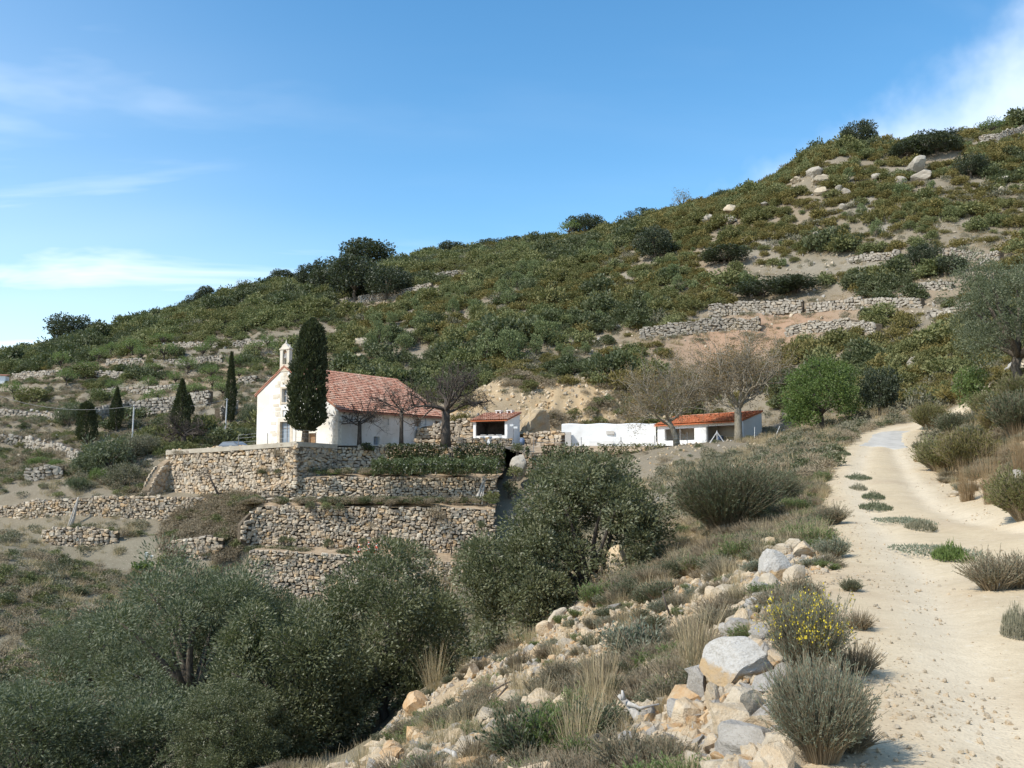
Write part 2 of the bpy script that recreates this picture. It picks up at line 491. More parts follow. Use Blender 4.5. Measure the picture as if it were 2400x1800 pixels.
rut = np.exp(-((td + 0.95) / 0.42) ** 2)                 # the two wheel paths are packed to pale dust
trk = lerp(trk, np.array((0.68, 0.56, 0.385)), np.clip(rut, 0, 1))
trk = lerp(trk, np.array((0.50, 0.375, 0.235)), np.clip(fbm2(GX, GY, 1.6, 4, 57) * 2.6, 0, 0.75) * (1 - rut))
gc = gc + (trk - gc) * np.clip(1.15 - off * 1.15, 0, 1)[..., None]
vrt = np.stack([GX, GY, GZ], -1).reshape(-1, 3)
nr, nc = GX.shape
ii = (np.arange(nr - 1)[:, None] * nc + np.arange(nc - 1)[None, :])
quads = np.stack([ii, ii + 1, ii + nc + 1, ii + nc], -1).reshape(-1, 4)

m, b = new_mat('earth')
p = pos(b)
base = b.n('ShaderNodeAttribute', attribute_name='gcol').outputs['Color']
n1 = b.noise(p, 0.9, 5, 0.65); n2 = b.noise(p, 9.0, 5, 0.65)
v1 = b.voro(p, 9.0)
k = b.math('ADD', b.math('MULTIPLY', b.math('SUBTRACT', n1, 0.5), 0.9), b.math('MULTIPLY', b.math('SUBTRACT', n2, 0.5), 0.9))
c = b.mix(b.math('ADD', 0.5, k, clamp=True), b.mix(0.34, base, (0.13, 0.10, 0.07)), b.mix(0.16, base, (0.74, 0.67, 0.54)))
# small pale chips of limestone
chip = b.math('MULTIPLY', b.math('SUBTRACT', 1.0, b.smooth(v1, 0.18, 0.3)), b.smooth(n2, 0.48, 0.6))
c = b.mix(b.math('MULTIPLY', chip, 0.55), c, (0.60, 0.53, 0.42))
v3 = b.voro(p, 34.0)
n3 = b.noise(p, 2.7, 4, 0.7)
c = b.mix(b.math('MULTIPLY', b.smooth(n3, 0.46, 0.72), 0.34), c, b.mix(0.5, base, (0.16, 0.115, 0.07)))
n4 = b.noise(p, 42.0, 2, 0.6)
c = b.mix(b.math('MULTIPLY', b.smooth(n4, 0.55, 0.75), 0.35), c, (0.25, 0.19, 0.125))
c = b.mix(b.math('MULTIPLY', b.math('SUBTRACT', 1.0, b.smooth(v3, 0.12, 0.24)), b.math('MULTIPLY', b.smooth(n1, 0.42, 0.6), 0.6)), c, (0.34, 0.27, 0.19))
hgt = b.math('ADD', b.math('MULTIPLY', b.math('SUBTRACT', 1.0, v3), 0.8), n4)
finish(b, c, 0.95, 0.1, bump=hgt, bump_s=0.4, bump_d=0.012)
MAT['earth'] = m
ground = link('ground', mesh('ground', vrt, quads, MAT['earth'], True, vcol=gc.reshape(-1, 3)))
tag(ground, 'sunlit valley ground of ochre earth rising to a scrubby hill', kind='structure')
# ------------------------------------------------------------------ stone, soil and plaster
def stone_mat(name, cols, grime=(0.12, 0.10, 0.075), lichen=0.25):
    m, b = new_mat(name)
    p = pos(b)
    f = b.math('FRACT', b.math('ADD', tintnode(b), objrand(b)))
    c = b.ramp(f, [(i / (len(cols) - 1), q) for i, q in enumerate(cols)])
    n = b.noise(p, 6.0, 6, 0.65)
    c = b.mix(b.math('MULTIPLY', b.smooth(n, 0.5, 0.75), lichen * 1.6), c, grime)
    c = b.mix(b.math('MULTIPLY', b.smooth(b.noise(p, 2.3, 4), 0.55, 0.7), 0.4), c, (0.52, 0.47, 0.38))
    finish(b, c, 0.93, 0.12, bump=b.noise(p, 22, 6, 0.7), bump_s=0.5, bump_d=0.03)
    return m
MAT['wallstone'] = stone_mat('wallstone', [(0.42,0.31,0.20),(0.56,0.46,0.335),(0.34,0.28,0.21),(0.60,0.52,0.40),(0.50,0.34,0.185),(0.45,0.385,0.30),(0.29,0.24,0.185),(0.52,0.41,0.28)])
MAT['greystone'] = stone_mat('greystone', [(0.31,0.275,0.225),(0.38,0.34,0.28),(0.25,0.22,0.18),(0.42,0.375,0.305),(0.35,0.28,0.20)])
MAT['joint'] = plain_mat('joint', (0.085,0.066,0.045), (0.16,0.125,0.085), 4.0)
MAT['ledge'] = plain_mat('ledge', (0.30,0.215,0.135), (0.46,0.35,0.23), 1.4, 0.95, 12, 0.5)
MAT['cement'] = plain_mat('cement', (0.40,0.345,0.265), (0.50,0.44,0.345), 1.2, 0.9, 9, 0.3)

def blockmesh(seed, mat):
    """a field stone filling a unit cell (x, z in -0.5..0.5), bulging out towards -y"""
    r = np.random.default_rng(seed)
    n = 6
    th = np.sort(np.arange(n) * 2 * np.pi / n + 0.5 + r.uniform(-0.36, 0.36, n))
    pw = 0.5
    cx = np.sign(np.cos(th)) * np.abs(np.cos(th)) ** pw; cz = np.sign(np.sin(th)) * np.abs(np.sin(th)) ** pw
    rad = r.uniform(0.42, 0.56, n)
    back = np.stack([cx * rad, np.full(n, 0.35), cz * rad], -1)
    mid = np.stack([cx * rad * 1.0, np.full(n, -0.25) + r.uniform(-0.15, 0.1, n), cz * rad], -1)
    fr = np.stack([cx * rad * 0.8 + r.uniform(-.06, .06), np.full(n, -0.6) + r.uniform(-0.22, 0.22, n), cz * rad * 0.8], -1)
    V = np.concatenate([back, mid, fr, [[r.uniform(-.1, .1), -0.66, r.uniform(-.1, .1)]]])
    Q = []; T = []
    for i in range(n):
        j = (i + 1) % n
        Q += [[i, j, n + j, n + i], [n + i, n + j, 2 * n + j, 2 * n + i]]
        T.append([2 * n + i, 2 * n + j, 3 * n])
    return V, np.array(Q)[:, ::-1], np.array(T)[:, ::-1]
BLOCKS = [blockmesh(100 + i, None) for i in range(10)]
BLOCK_ME = {}
def block_me(i, matname):
    k = (i, matname)
    if k not in BLOCK_ME:
        V, Q, T = BLOCKS[i]
        BLOCK_ME[k] = mesh('stone', V, [Q, T], MAT[matname])
    return BLOCK_ME[k]

def resample(pts, n):
    pts = np.asarray(pts, float)
    d = np.concatenate([[0], np.cumsum(np.linalg.norm(np.diff(pts[:, :2], axis=0), axis=1))])
    s = np.linspace(0, d[-1], n)
    return np.stack([np.interp(s, d, pts[:, k]) for k in range(pts.shape[1])], -1), d[-1]

WALL_SEED = [0]
def stone_wall(label, pts, course=0.30, width=0.44, singles=300, mat='wallstone', thick=0.55, ragged=0.12, name='dry_stone_wall', group=None, cap=None, batter=0.06):
    """a wall of field stones. pts: (x, y, z_bottom, z_top) along its foot; the face looks to the right of the run's left-hand side (towards -y)"""
    WALL_SEED[0] += 1
    r = np.random.default_rng(WALL_SEED[0] * 31)
    pp, L = resample(pts, max(8, int(sum(np.hypot(np.diff([p[0] for p in pts]), np.diff([p[1] for p in pts]))) / 0.5)))
    ss = np.linspace(0, L, len(pp))
    tx = np.gradient(pp[:, 0]); ty = np.gradient(pp[:, 1]); l = np.hypot(tx, ty); tx /= l; ty /= l
    nx, ny = ty, -tx                                   # outward (towards the viewer for runs going left to right)
    root = thing(name, (pp[len(pp)//2, 0], pp[len(pp)//2, 1], pp[:, 2].min()), label, 'wall', group)
    o0 = np.array(root.location)
    zt_ = pp[:, 3] + ragged * (fbm2(ss, ss * 0 + WALL_SEED[0], 1.2, 3, 5) * 2)
    # backing of packed earth and small fill
    bk = MB()
    n = len(pp)
    in_ = 0.10
    lean = batter
    fb = np.stack([pp[:, 0] - nx * in_, pp[:, 1] - ny * in_, pp[:, 2] - 0.3], -1)
    ft = np.stack([pp[:, 0] - nx * (in_ + lean * (zt_ - pp[:, 2])), pp[:, 1] - ny * (in_ + lean * (zt_ - pp[:, 2])), zt_ - 0.12], -1)
    bt = ft - np.stack([nx, ny, 0 * nx], -1) * thick; bb = fb - np.stack([nx, ny, 0 * nx], -1) * (thick + 0.15)
    V = np.concatenate([fb, ft, bt, bb]) - o0
    i = np.arange(n - 1)
    Q = np.concatenate([np.stack([a * n + i, a * n + i + 1, c_ * n + i + 1, c_ * n + i], -1) for a, c_ in ((0, 1), (1, 2), (2, 3))])
    endq = np.array([[0, n, 2 * n, 3 * n], [n - 1, 4 * n - 1, 3 * n - 1, 2 * n - 1]])
    bk.add(V, np.concatenate([Q, endq]))
    bk.link('backing', MAT['joint'], root)
    # courses of stones following the ground and the top edge
    H = (zt_ - pp[:, 2]).max()
    cells = []
    z = 0.0
    row = 0
    while z < H + 0.05:
        hh = course * r.uniform(0.75, 1.3)
        s = r.uniform(-0.2, 0)
        while s < L:
            w = width * r.uniform(0.5, 1.65) * (1.25 if r.random() < 0.12 else 1)
            h2 = hh * r.uniform(0.8, 1.12)
            if r.random() < 0.06: h2 *= 1.55
            cells.append((s + w / 2, z + hh / 2, w, h2)); s += w
        z += hh * 0.93
        row += 1
    C = np.array(cells)
    wav = 0.22 * fbm2(C[:, 0], C[:, 1] * 0.3, 2.6, 3, WALL_SEED[0]) * 2
    C[:, 1] += wav + r.normal(0, 0.035, len(C))
    C[:, 2] *= r.uniform(0.85, 1.15, len(C)); C[:, 3] *= r.uniform(0.8, 1.3, len(C))
    zb = np.interp(C[:, 0], ss, pp[:, 2]); ztp = np.interp(C[:, 0], ss, zt_)
    zc = zb + C[:, 1]
    keep = (zc + C[:, 3] * 0.4 < ztp + 0.06) & (C[:, 0] > 0) & (C[:, 0] < L) & (C[:, 1] > -0.25)
    C = C[keep]; zc = zc[keep]; hrel = C[:, 1]
    X = np.interp(C[:, 0], ss, pp[:, 0]); Y = np.interp(C[:, 0], ss, pp[:, 1])
    NX = np.interp(C[:, 0], ss, nx); NY = np.interp(C[:, 0], ss, ny)
    back = lean * np.maximum(hrel, 0) + r.uniform(-0.05, 0.05, len(C))
    X -= NX * back; Y -= NY * back
    ang = np.arctan2(NX, -NY)                           # rotate -y onto the outward normal
    tilt = r.normal(0, 0.2, len(C)); kind = r.integers(0, len(BLOCKS), len(C))
    flip = r.integers(0, 2, len(C)); depth = r.uniform(0.16, 0.34, len(C))
    size = C[:, 2] * C[:, 3] / np.hypot(X, Y) ** 2
    order = np.argsort(-size)
    single = np.zeros(len(C), bool); single[order[:singles]] = True
    for k in np.where(single)[0]:
        o = link('stone', block_me(int(kind[k]), mat), root, (X[k] - o0[0], Y[k] - o0[1], zc[k] - o0[2]), (0, tilt[k] + math.pi * flip[k], ang[k]), (C[k, 2] * 1.02, depth[k], C[k, 3] * 1.02))
    rest = np.where(~single)[0]
    if len(rest):
        mb = MB()
        for k in rest:
            V, Q, T = BLOCKS[kind[k]]
            v = V * np.array([C[k, 2] * 1.02, depth[k], C[k, 3] * 1.02])
            t = tilt[k] + math.pi * flip[k]
            v = np.stack([v[:, 0] * math.cos(t) + v[:, 2] * math.sin(t), v[:, 1], -v[:, 0] * math.sin(t) + v[:, 2] * math.cos(t)], -1)
            a = ang[k]
            v = np.stack([v[:, 0] * math.cos(a) - v[:, 1] * math.sin(a), v[:, 0] * math.sin(a) + v[:, 1] * math.cos(a), v[:, 2]], -1)
            mb.add(v + np.array([X[k], Y[k], zc[k]]) - o0, Q, T, r.random())
        so = mb.link('small_stones', MAT[mat], root)
        so['kind'] = 'stuff'
    if cap:
        cb = MB()
        ch = cap
        f0 = np.stack([pp[:, 0] + nx * 0.24 - nx * lean * (zt_ - pp[:, 2]), pp[:, 1] + ny * 0.24 - ny * lean * (zt_ - pp[:, 2]), pp[:, 3] - ch], -1)
        f1 = f0 + [0, 0, ch]; b1 = f1 - np.stack([nx, ny, 0 * nx], -1) * 0.65; b0 = f0 - np.stack([nx, ny, 0 * nx], -1) * 0.65
        jj = np.stack([0 * nx, 0 * nx, 0.05 * fbm2(ss, ss * 0, 2.0, 3, 8)], -1)
        V = np.concatenate([f0 + jj, f1 + jj, b1, b0]) - o0
        cb.add(V, np.concatenate([Q_ for Q_ in [np.stack([a * n + i, a * n + i + 1, c_ * n + i + 1, c_ * n + i], -1) for a, c_ in ((0, 1), (1, 2), (2, 3))]] + [endq]))
        cb.link('coping', MAT['cement'], root)
    return root

def xyz(px, Y, zb, zt_):
    return ((px - 1200) / F * Y * 1.0, Y, zb, zt_)

def zrow(px, py, Y):
    return float(P(px, py, Y)[2])

def wpt(px, Y, top, bot):
    """wall point from the column it shows in, its distance and its top and bottom rows"""
    p = P(px, top, Y)
    return (p[0], Y, zrow(px, bot, Y), p[2])

PLAT = 1.55
# the terraced gardens under the chapel, from the top wall down
A1 = [wpt(388, 94.7, 1056, 1160), wpt(500, 91.0, 1049, 1160), wpt(600, 88.3, 1042, 1158), wpt(695, 86.0, 1035, 1140)]
A2 = [A1[-1], wpt(790, 90.9, 1042, 1116)]
A3 = [wpt(790, 91.0, 1046, 1112), wpt(900, 91.3, 1041, 1110), wpt(1040, 91.6, 1043, 1111), wpt(1180, 92, 1045, 1112)]
A4 = [wpt(1225, 92, 1058, 1114), wpt(1330, 92.3, 1057, 1112), wpt(1450, 92.6, 1056, 1098), wpt(1560, 93, 1050, 1080)]
Bw = [wpt(612, 86.0, 1150, 1174), wpt(660, 86.2, 1130, 1174), wpt(696, 86.3, 1116, 1174), wpt(900, 86.6, 1118, 1177), wpt(1165, 87, 1120, 1182)]
Cw = [wpt(566, 81.6, 1228, 1262), wpt(590, 82.2, 1200, 1285), wpt(618, 82.6, 1185, 1292), wpt(850, 83, 1188, 1300), wpt(1060, 83.2, 1191, 1312), wpt(1160, 83.4, 1194, 1314)]
Dw = [wpt(585, 78.6, 1290, 1400), wpt(720, 78.7, 1298, 1408), wpt(900, 78.9, 1307, 1418), wpt(1090, 79.1, 1318, 1424)]
D2 = [Dw[-1], wpt(1150, 83.0, 1312, 1400)]
L1 = [wpt(-70, 91.2, 1192, 1232), wpt(15, 90.4, 1184, 1232), wpt(70, 90.0, 1172, 1234), wpt(200, 89.6, 1164, 1234), wpt(350, 89.4, 1162, 1232), wpt(470, 89.3, 1165, 1228), wpt(512, 89.2, 1172, 1215)]
L2 = [wpt(98, 83.8, 1250, 1298), wpt(125, 83.6, 1234, 1299), wpt(230, 83.6, 1236, 1296), wpt(275, 83.8, 1248, 1290)]
L3 = [wpt(372, 82.0, 1282, 1352), wpt(405, 81.6, 1262, 1352), wpt(470, 81.4, 1254, 1345), wpt(520, 81.4, 1262, 1330)]
L4 = [wpt(-30, 74, 1388, 1424), wpt(95, 74.4, 1408, 1428)]
stone_wall('tall stone retaining wall with cement coping under the chapel front', A1, 0.27, 0.40, 300, cap=0.42, name='retaining_wall')
stone_wall('short shaded return of the retaining wall beside the chapel corner', A2, 0.27, 0.40, 150, cap=0.42, name='retaining_wall')
stone_wall('uppermost terrace wall hung with ivy behind the leafy trellis', A3, 0.25, 0.38, 300)
stone_wall('ochre terrace wall below the white courtyard wall', A4, 0.27, 0.42, 200)
stone_wall('second terrace wall down, shaded by the overhanging trellis', Bw, 0.235, 0.36, 300)
stone_wall('broad third terrace wall with caper bushes, above the red cones', Cw, 0.25, 0.37, 300)
stone_wall('lowest long terrace wall above the olive tops', Dw, 0.24, 0.36, 300)
stone_wall('stone end return of the lowest terrace wall', D2, 0.26, 0.38, 100)
stone_wall('left-hand garden wall with grey poles leaning on it', L1, 0.235, 0.35, 300)
stone_wall('small crumbling wall below the left-hand garden wall', L2, 0.235, 0.35, 150, 'wallstone', ragged=0.25)
stone_wall('rounded stone wall beside the white arum lilies', L3, 0.30, 0.42, 120, 'wallstone', ragged=0.2)
stone_wall('short wall end below the arum lilies', [wpt(312, 79.5, 1362, 1392), wpt(385, 79.5, 1358, 1390)], 0.28, 0.4, 60, 'greystone', ragged=0.2)
stone_wall('low grey wall at the left edge above the olives', L4, 0.3, 0.42, 60, 'greystone', ragged=0.2)

# buttress that leans on the far left end of the big retaining wall
a0 = P(388, 1078, 94.4); a1 = P(332, 1150, 91.5)
bm = MB()
n = 9
top = []; low = []
for i in range(n):
    t = i / (n - 1)
    q = a0 + (a1 - a0) * t
    q[2] = a0[2] + (a1[2] - a0[2]) * (t ** 1.7)
    top.append(q); low.append([q[0], q[1], a1[2] - 0.8])
top = np.array(top); low = np.array(low)
off_ = np.array([0.55, 0.28, 0])
V = np.concatenate([top, low, top + off_, low + off_])
i = np.arange(n - 1)
Q = np.concatenate([np.stack([i, n + i, n + i + 1, i + 1], -1), np.stack([2*n + i, 2*n + i + 1, 3*n + i + 1, 3*n + i], -1), np.stack([i, i + 1, 2*n + i + 1, 2*n + i], -1), [[n-1, 2*n-1, 4*n-1, 3*n-1]]])
o = thing('buttress', a1, 'curved stone buttress at the left end of the tall retaining wall', 'buttress')
bm.add(V - a1, Q); bm.link('core', MAT['ledge'], o)
rr = np.random.default_rng(5)
side_dir = (a1 - a0)[:2]; side_dir /= np.linalg.norm(side_dir)
angb = math.atan2(-side_dir[1], -side_dir[0])
for _ in range(110):
    t = rr.random(); q = a0 + (a1 - a0) * t
    zt1 = a0[2] + (a1[2] - a0[2]) * (t ** 1.7)
    z = rr.uniform(a1[2] - 0.5, zt1 - 0.1)
    q = np.array([q[0], q[1], z])
    s_ = rr.uniform(0.3, 0.55)
    for sd in (0, 1):
        qq = q + off_ * sd
        link('stone', block_me(int(rr.integers(0, 10)), 'wallstone'), o, tuple(qq - a1), (0, rr.normal(0, 0.2), angb + math.pi * (1 - sd)), (s_, 0.2, s_ * 0.75))

# earth shelves between the walls
def shelf(name, front, back, mat, dz=-0.05, n=60, push=0.25):
    f, _ = resample(front, n); k, _ = resample(back, n)
    m_ = 7
    rows = []
    for j in range(m_):
        t = j / (m_ - 1)
        q = np.stack([f[:, 0] * (1 - t) + k[:, 0] * t, f[:, 1] * (1 - t) + k[:, 1] * t + push * (1 - t), f[:, 3] * (1 - t) + k[:, 2] * t + dz], -1)
        q[:, 2] += 0.16 * fbm2(q[:, 0], q[:, 1], 1.3, 4, 13)
        rows.append(q)
    V = np.concatenate(rows)
    ii = (np.arange(m_ - 1)[:, None] * n + np.arange(n - 1)[None, :])
    Q = np.stack([ii, ii + 1, ii + n + 1, ii + n], -1).reshape(-1, 4)
    return tag(link(name, mesh(name, V, Q, mat, True)), 'narrow strip of bare earth between terrace walls', kind='structure')
def raise_back(w, up=0.12):
    return [(x, y + 0.35, zb + up, t) for x, y, zb, t in w]
def sp(px, Y, row):
    return (float(P(px, row, Y)[0]), Y, zrow(px, row, Y), 0)
shelf('terrace_shelf', Bw, [(Bw[0][0], 91, -1.5, 0), (A1[-1][0], 88.5, -1.2, 0), sp(800, 91.2, 1107), sp(1180, 92.2, 1108)], MAT['ledge'])
shelf('terrace_shelf', Cw, [(Cw[0][0], 85.9, -4.0, 0), sp(616, 86.2, 1174), sp(900, 86.8, 1174), sp(1165, 87.2, 1178)], MAT['ledge'])
shelf('terrace_shelf', Dw, [(Dw[0][0], 82.4, -7.3, 0), sp(620, 82.8, 1276), sp(850, 83.2, 1283), sp(1060, 83.4, 1294), sp(1160, 83.6, 1298)], MAT['ledge'])

# level yard round the chapel and the sheds
yard = [A1[0], A1[1], A1[2], A1[3], A2[-1], A3[1], A3[2], A3[3], A4[0], A4[2], A4[3]]
V = []; 
fx = np.array([q[0] for q in yard]); fy = np.array([q[1] for q in yard])
front_y = [(q[0], q[1] + 0.25, 0, (q[3] - 0.16 if k > 4 else min(q[3] - 0.1, PLAT))) for k, q in enumerate(yard)]
n = 120
f, _ = resample(front_y, n)
rows = []
for j in range(24):
    t = j / 23
    q = f.copy()
    yb = np.full(n, 116.0)
    Y = f[:, 1] * (1 - t) + yb * t
    X = f[:, 0] * (Y / f[:, 1]) ** (0.35)
    lev = 0.6 + (PLAT - 0.6) * np.clip((X + 30.5) / 3.0, 0, 1)
    Z = np.where(True, np.minimum(f[:, 3], lev + 0.3) * (1 - min(1, t * 5)) + lev * min(1, t * 5), 0) + 0.05 * fbm2(X, Y, 2.0, 3, 2)
    rows.append(np.stack([X, Y, Z], -1))
V = np.concatenate(rows)
ii = (np.arange(23)[:, None] * n + np.arange(n - 1)[None, :])
tag(link('courtyard', mesh('courtyard', V, np.stack([ii, ii + 1, ii + n + 1, ii + n], -1).reshape(-1, 4), MAT['ledge'], True)), 'level earth yard round the chapel', kind='structure')

# concrete stretch of the track on the rise
rows = []
for a, c in zip(np.linspace(47.2, 74, 60)[:-1], np.linspace(47.2, 74, 60)[1:]):
    pass
ys = np.linspace(50.5, 60.5, 40)
cx = np.interp(ys, TRACK[:, 1], TRACK[:, 0]); hw = np.interp(ys, TRACK[:, 1], TRACK[:, 2]) * 0.68
V = []
for k, y in enumerate(ys):
    for t in np.linspace(-1, 1, 9):
        fd = max(0.0, 1 - k / 14)
        yy = y - fd * (1.6 * t + 0.5 * math.sin(t * 6))
        x = cx[k] + hw[k] * t * (1 + 0.06 * math.sin(k * 0.9))
        V.append((x, yy, float(zt(x, yy)) + (0.03 if 0 < k < len(ys) - 1 and abs(t) < 0.95 else -0.05)))
ii = (np.arange(len(ys) - 1)[:, None] * 9 + np.arange(8)[None, :])
MAT['concrete'] = plain_mat('concrete', (0.40, 0.37, 0.315), (0.50, 0.465, 0.405), 1.5, 0.85, 14, 0.25)
tag(link('concrete_road', mesh('concrete_road', V, np.stack([ii, ii + 1, ii + 10, ii + 9], -1).reshape(-1, 4), MAT['concrete'], True)), 'pale concrete stretch of the track on the rise', kind='structure')
# ------------------------------------------------------------------ chapel
def lime_mat(name, white, warm, warm_amt=0.5, dirt=(0.30, 0.25, 0.19), damt=0.35, sc_=0.5):
    m, b = new_mat(name)
    p = pos(b)
    n = b.noise(p, sc_, 5, 0.6); n2 = b.noise(p, 2.6, 6, 0.65)
    c = b.mix(b.math('MULTIPLY', b.smooth(n, 0.42, 0.62), warm_amt), white, warm)
    c = b.mix(b.math('MULTIPLY', b.smooth(n2, 0.54, 0.74), damt), c, dirt)
    finish(b, c, 0.92, 0.12, bump=b.noise(p, 7, 5, 0.65), bump_s=0.35, bump_d=0.03)
    return m
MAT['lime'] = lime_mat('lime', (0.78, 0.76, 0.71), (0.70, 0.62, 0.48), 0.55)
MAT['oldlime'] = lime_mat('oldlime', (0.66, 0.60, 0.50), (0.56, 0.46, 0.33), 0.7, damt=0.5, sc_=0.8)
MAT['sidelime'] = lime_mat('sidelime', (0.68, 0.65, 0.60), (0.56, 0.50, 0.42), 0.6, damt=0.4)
MAT['white'] = lime_mat('white', (0.82, 0.82, 0.80), (0.74, 0.71, 0.64), 0.25, (0.45, 0.42, 0.37), 0.18, 1.1)
MAT['greywall'] = lime_mat('greywall', (0.60, 0.57, 0.52), (0.52, 0.48, 0.42), 0.5)
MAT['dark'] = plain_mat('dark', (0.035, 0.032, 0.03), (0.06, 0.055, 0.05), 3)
MAT['soot'] = plain_mat('soot', (0.05, 0.043, 0.038), (0.12, 0.10, 0.085), 2)
MAT['steeldoor'] = plain_mat('steeldoor', (0.22, 0.27, 0.32), (0.30, 0.35, 0.40), 2, 0.55, 4, 0.05)
MAT['wood'] = plain_mat('wood', (0.22, 0.13, 0.07), (0.33, 0.21, 0.12), 5, 0.8)
MAT['greywood'] = plain_mat('greywood', (0.36, 0.32, 0.27), (0.50, 0.46, 0.40), 6, 0.85)
MAT['iron'] = plain_mat('iron', (0.20, 0.19, 0.18), (0.32, 0.30, 0.28), 4, 0.5)
MAT['galv'] = plain_mat('galv', (0.48, 0.48, 0.47), (0.60, 0.60, 0.58), 4, 0.45)
m, b = new_mat('window_glass')
pr = b.n('ShaderNodeBsdfPrincipled'); pr.inputs['Base Color'].default_value = (0.16, 0.18, 0.20, 1); pr.inputs['Roughness'].default_value = 0.12
o_ = b.n('ShaderNodeOutputMaterial'); b.nt.links.new(pr.outputs[0], o_.inputs[0])
MAT['window_glass'] = m
def tile_mat(name, cols, patch, pamt):
    m, b = new_mat(name)
    p = pos(b)
    c = b.ramp(tintnode(b), [(i / (len(cols) - 1), q) for i, q in enumerate(cols)])
    c = b.mix(b.math('MULTIPLY', b.smooth(b.noise(p, 0.7, 5, 0.6), 0.46, 0.68), pamt), c, patch)
    c = b.mix(b.math('MULTIPLY', b.smooth(b.noise(p, 9, 4), 0.5, 0.75), 0.4), c, (0.16, 0.11, 0.08))
    finish(b, c, 0.9, 0.15, bump=b.noise(p, 25, 3), bump_s=0.2)
    return m
MAT['oldtile'] = tile_mat('oldtile', [(0.37,0.16,0.105),(0.49,0.235,0.155),(0.57,0.325,0.23),(0.43,0.19,0.12),(0.60,0.42,0.31)], (0.54, 0.385, 0.285), 0.5)
MAT['newtile'] = tile_mat('newtile', [(0.50,0.155,0.065),(0.58,0.20,0.09),(0.46,0.14,0.06),(0.62,0.25,0.12)], (0.48, 0.20, 0.11), 0.35)

def tile_field(name, O, U, Vv, lu, lv, parent, o0, mat, du=0.26, dv=0.42, seed=1, cut=None):
    """rows of half-round clay tiles on the slope O + U*s + V*t (V points down the slope)"""
    r = np.random.default_rng(seed)
    U = np.array(U, float); Vv = np.array(Vv, float); N = np.cross(U, Vv); N /= np.linalg.norm(N)
    if N[2] < 0: N = -N
    mb = MB(); th = np.linspace(0, np.pi, 6)
    nu = int(lu / du); nv = int(lv / dv)
    for i in range(nu):
        for j in range(nv + 1):
            s = (i + 0.5) * lu / nu; t = j * lv / nv
            t1 = min(t + dv * 1.12, lv + 0.12)
            if t > lv - 0.05: continue
            if cut and not cut(s, t): continue
            ja = r.normal(0, 0.012); jb = r.normal(0, 0.02)
            w0 = du * 0.50; w1 = du * 0.56
            l0 = 0.012 + jb * 0.2; l1 = 0.055 + abs(jb)
            rows = []
            for (tt, w, lift) in ((t, w0, l0), (t1, w1, l1)):
                rows.append(O + np.outer(np.full(6, s + ja), U) + np.outer(np.cos(th) * w, U) + np.outer(np.full(6, tt), Vv) + np.outer(np.sin(th) * w * 0.8 + lift, N))
            e = rows[1] - N * 0.025
            q = np.concatenate([rows[0], rows[1], e]) - o0
            k = np.arange(5)
            mb.add(q, np.concatenate([np.stack([k, k + 1, k + 7, k + 6], -1), np.stack([k + 6, k + 7, k + 13, k + 12], -1)]), tint=r.random())
    ob = mb.link(name, mat, parent)
    ob['kind'] = 'stuff'
    return ob

CA = R(30)
ux = np.array([math.cos(CA), -math.sin(CA), 0])      # along the front, to the right
uy = np.array([math.sin(CA), math.cos(CA), 0])       # back along the nave
uz = np.array([0, 0, 1.0])
W, LN = 10.9, 18.6
corner = np.array([P(792, 1000, 92)[0], 92.0, PLAT - 0.15])   # right front corner
C0 = corner - ux * W                                   # left front corner = local origin
hl, hr, ha, wa = 5.45, 3.6, 8.1, 3.75                   # eaves left/right, apex height, apex offset
def cl_(v):
    v = np.atleast_2d(np.asarray(v, float))
    return v[:, :1] * ux + v[:, 1:2] * uy + v[:, 2:3] * uz
chapel = thing('chapel', C0, 'whitewashed hillside chapel with bell gable and red tiled roof', 'chapel')
def cbox(name, lo, hi, mat, parent=chapel, **kw):
    mb = MB(); mb.box(lo, hi, cl_)
    return mb.link(name, mat, parent, **kw)

def poly_wall(name, outline, holes, y0, y1, mat, parent=chapel, M=cl_):
    """wall panel in the local x-z plane with rectangular openings, from y0 (face) back to y1"""
    import bmesh
    xs = sorted(set([o_[0] for o_ in outline] + [h[0] for h in holes] + [h[1] for h in holes]))
    ox = np.array([o_[0] for o_ in outline]); oz = np.array([o_[1] for o_ in outline])
    mb = MB()
    for xa, xb in zip(xs[:-1], xs[1:]):
        ta, tb = np.interp(xa, ox, oz), np.interp(xb, ox, oz)
        xm = (xa + xb) / 2
        hs = sorted([(h[2], h[3]) for h in holes if h[0] <= xm <= h[1]])
        z = 0.0
        segs = []
        for h0, h1 in hs:
            segs.append(((z, z), (h0, h0))); z = h1
        segs.append(((z, z), (ta, tb)))
        for (za, zb_), (zc, zd) in segs:
            V = [[xa, y0, za], [xb, y0, zb_], [xb, y0, zd], [xa, y0, zc], [xa, y1, za], [xb, y1, zb_], [xb, y1, zd], [xa, y1, zc]]
            mb.add(M(V), [[0, 1, 2, 3], [5, 4, 7, 6], [3, 2, 6, 7], [1, 0, 4, 5], [0, 3, 7, 4], [2, 1, 5, 6]])
    return mb.link(name, mat, parent)

# front: door, window, niche
door_x = (3.25, 4.65); win_x = (3.45, 4.3); nich = (3.55, 4.25)
front = poly_wall('front_wall', [(0, hl), (wa, ha), (W, hr)], [(door_x[0], door_x[1], 0.0, 2.55), (win_x[0], win_x[1], 4.55, 5.95), (nich[0], nich[1], 3.05, 3.75), (7.0, 8.1, 0.0, 1.35)], 0.0, 0.55, MAT['lime'])
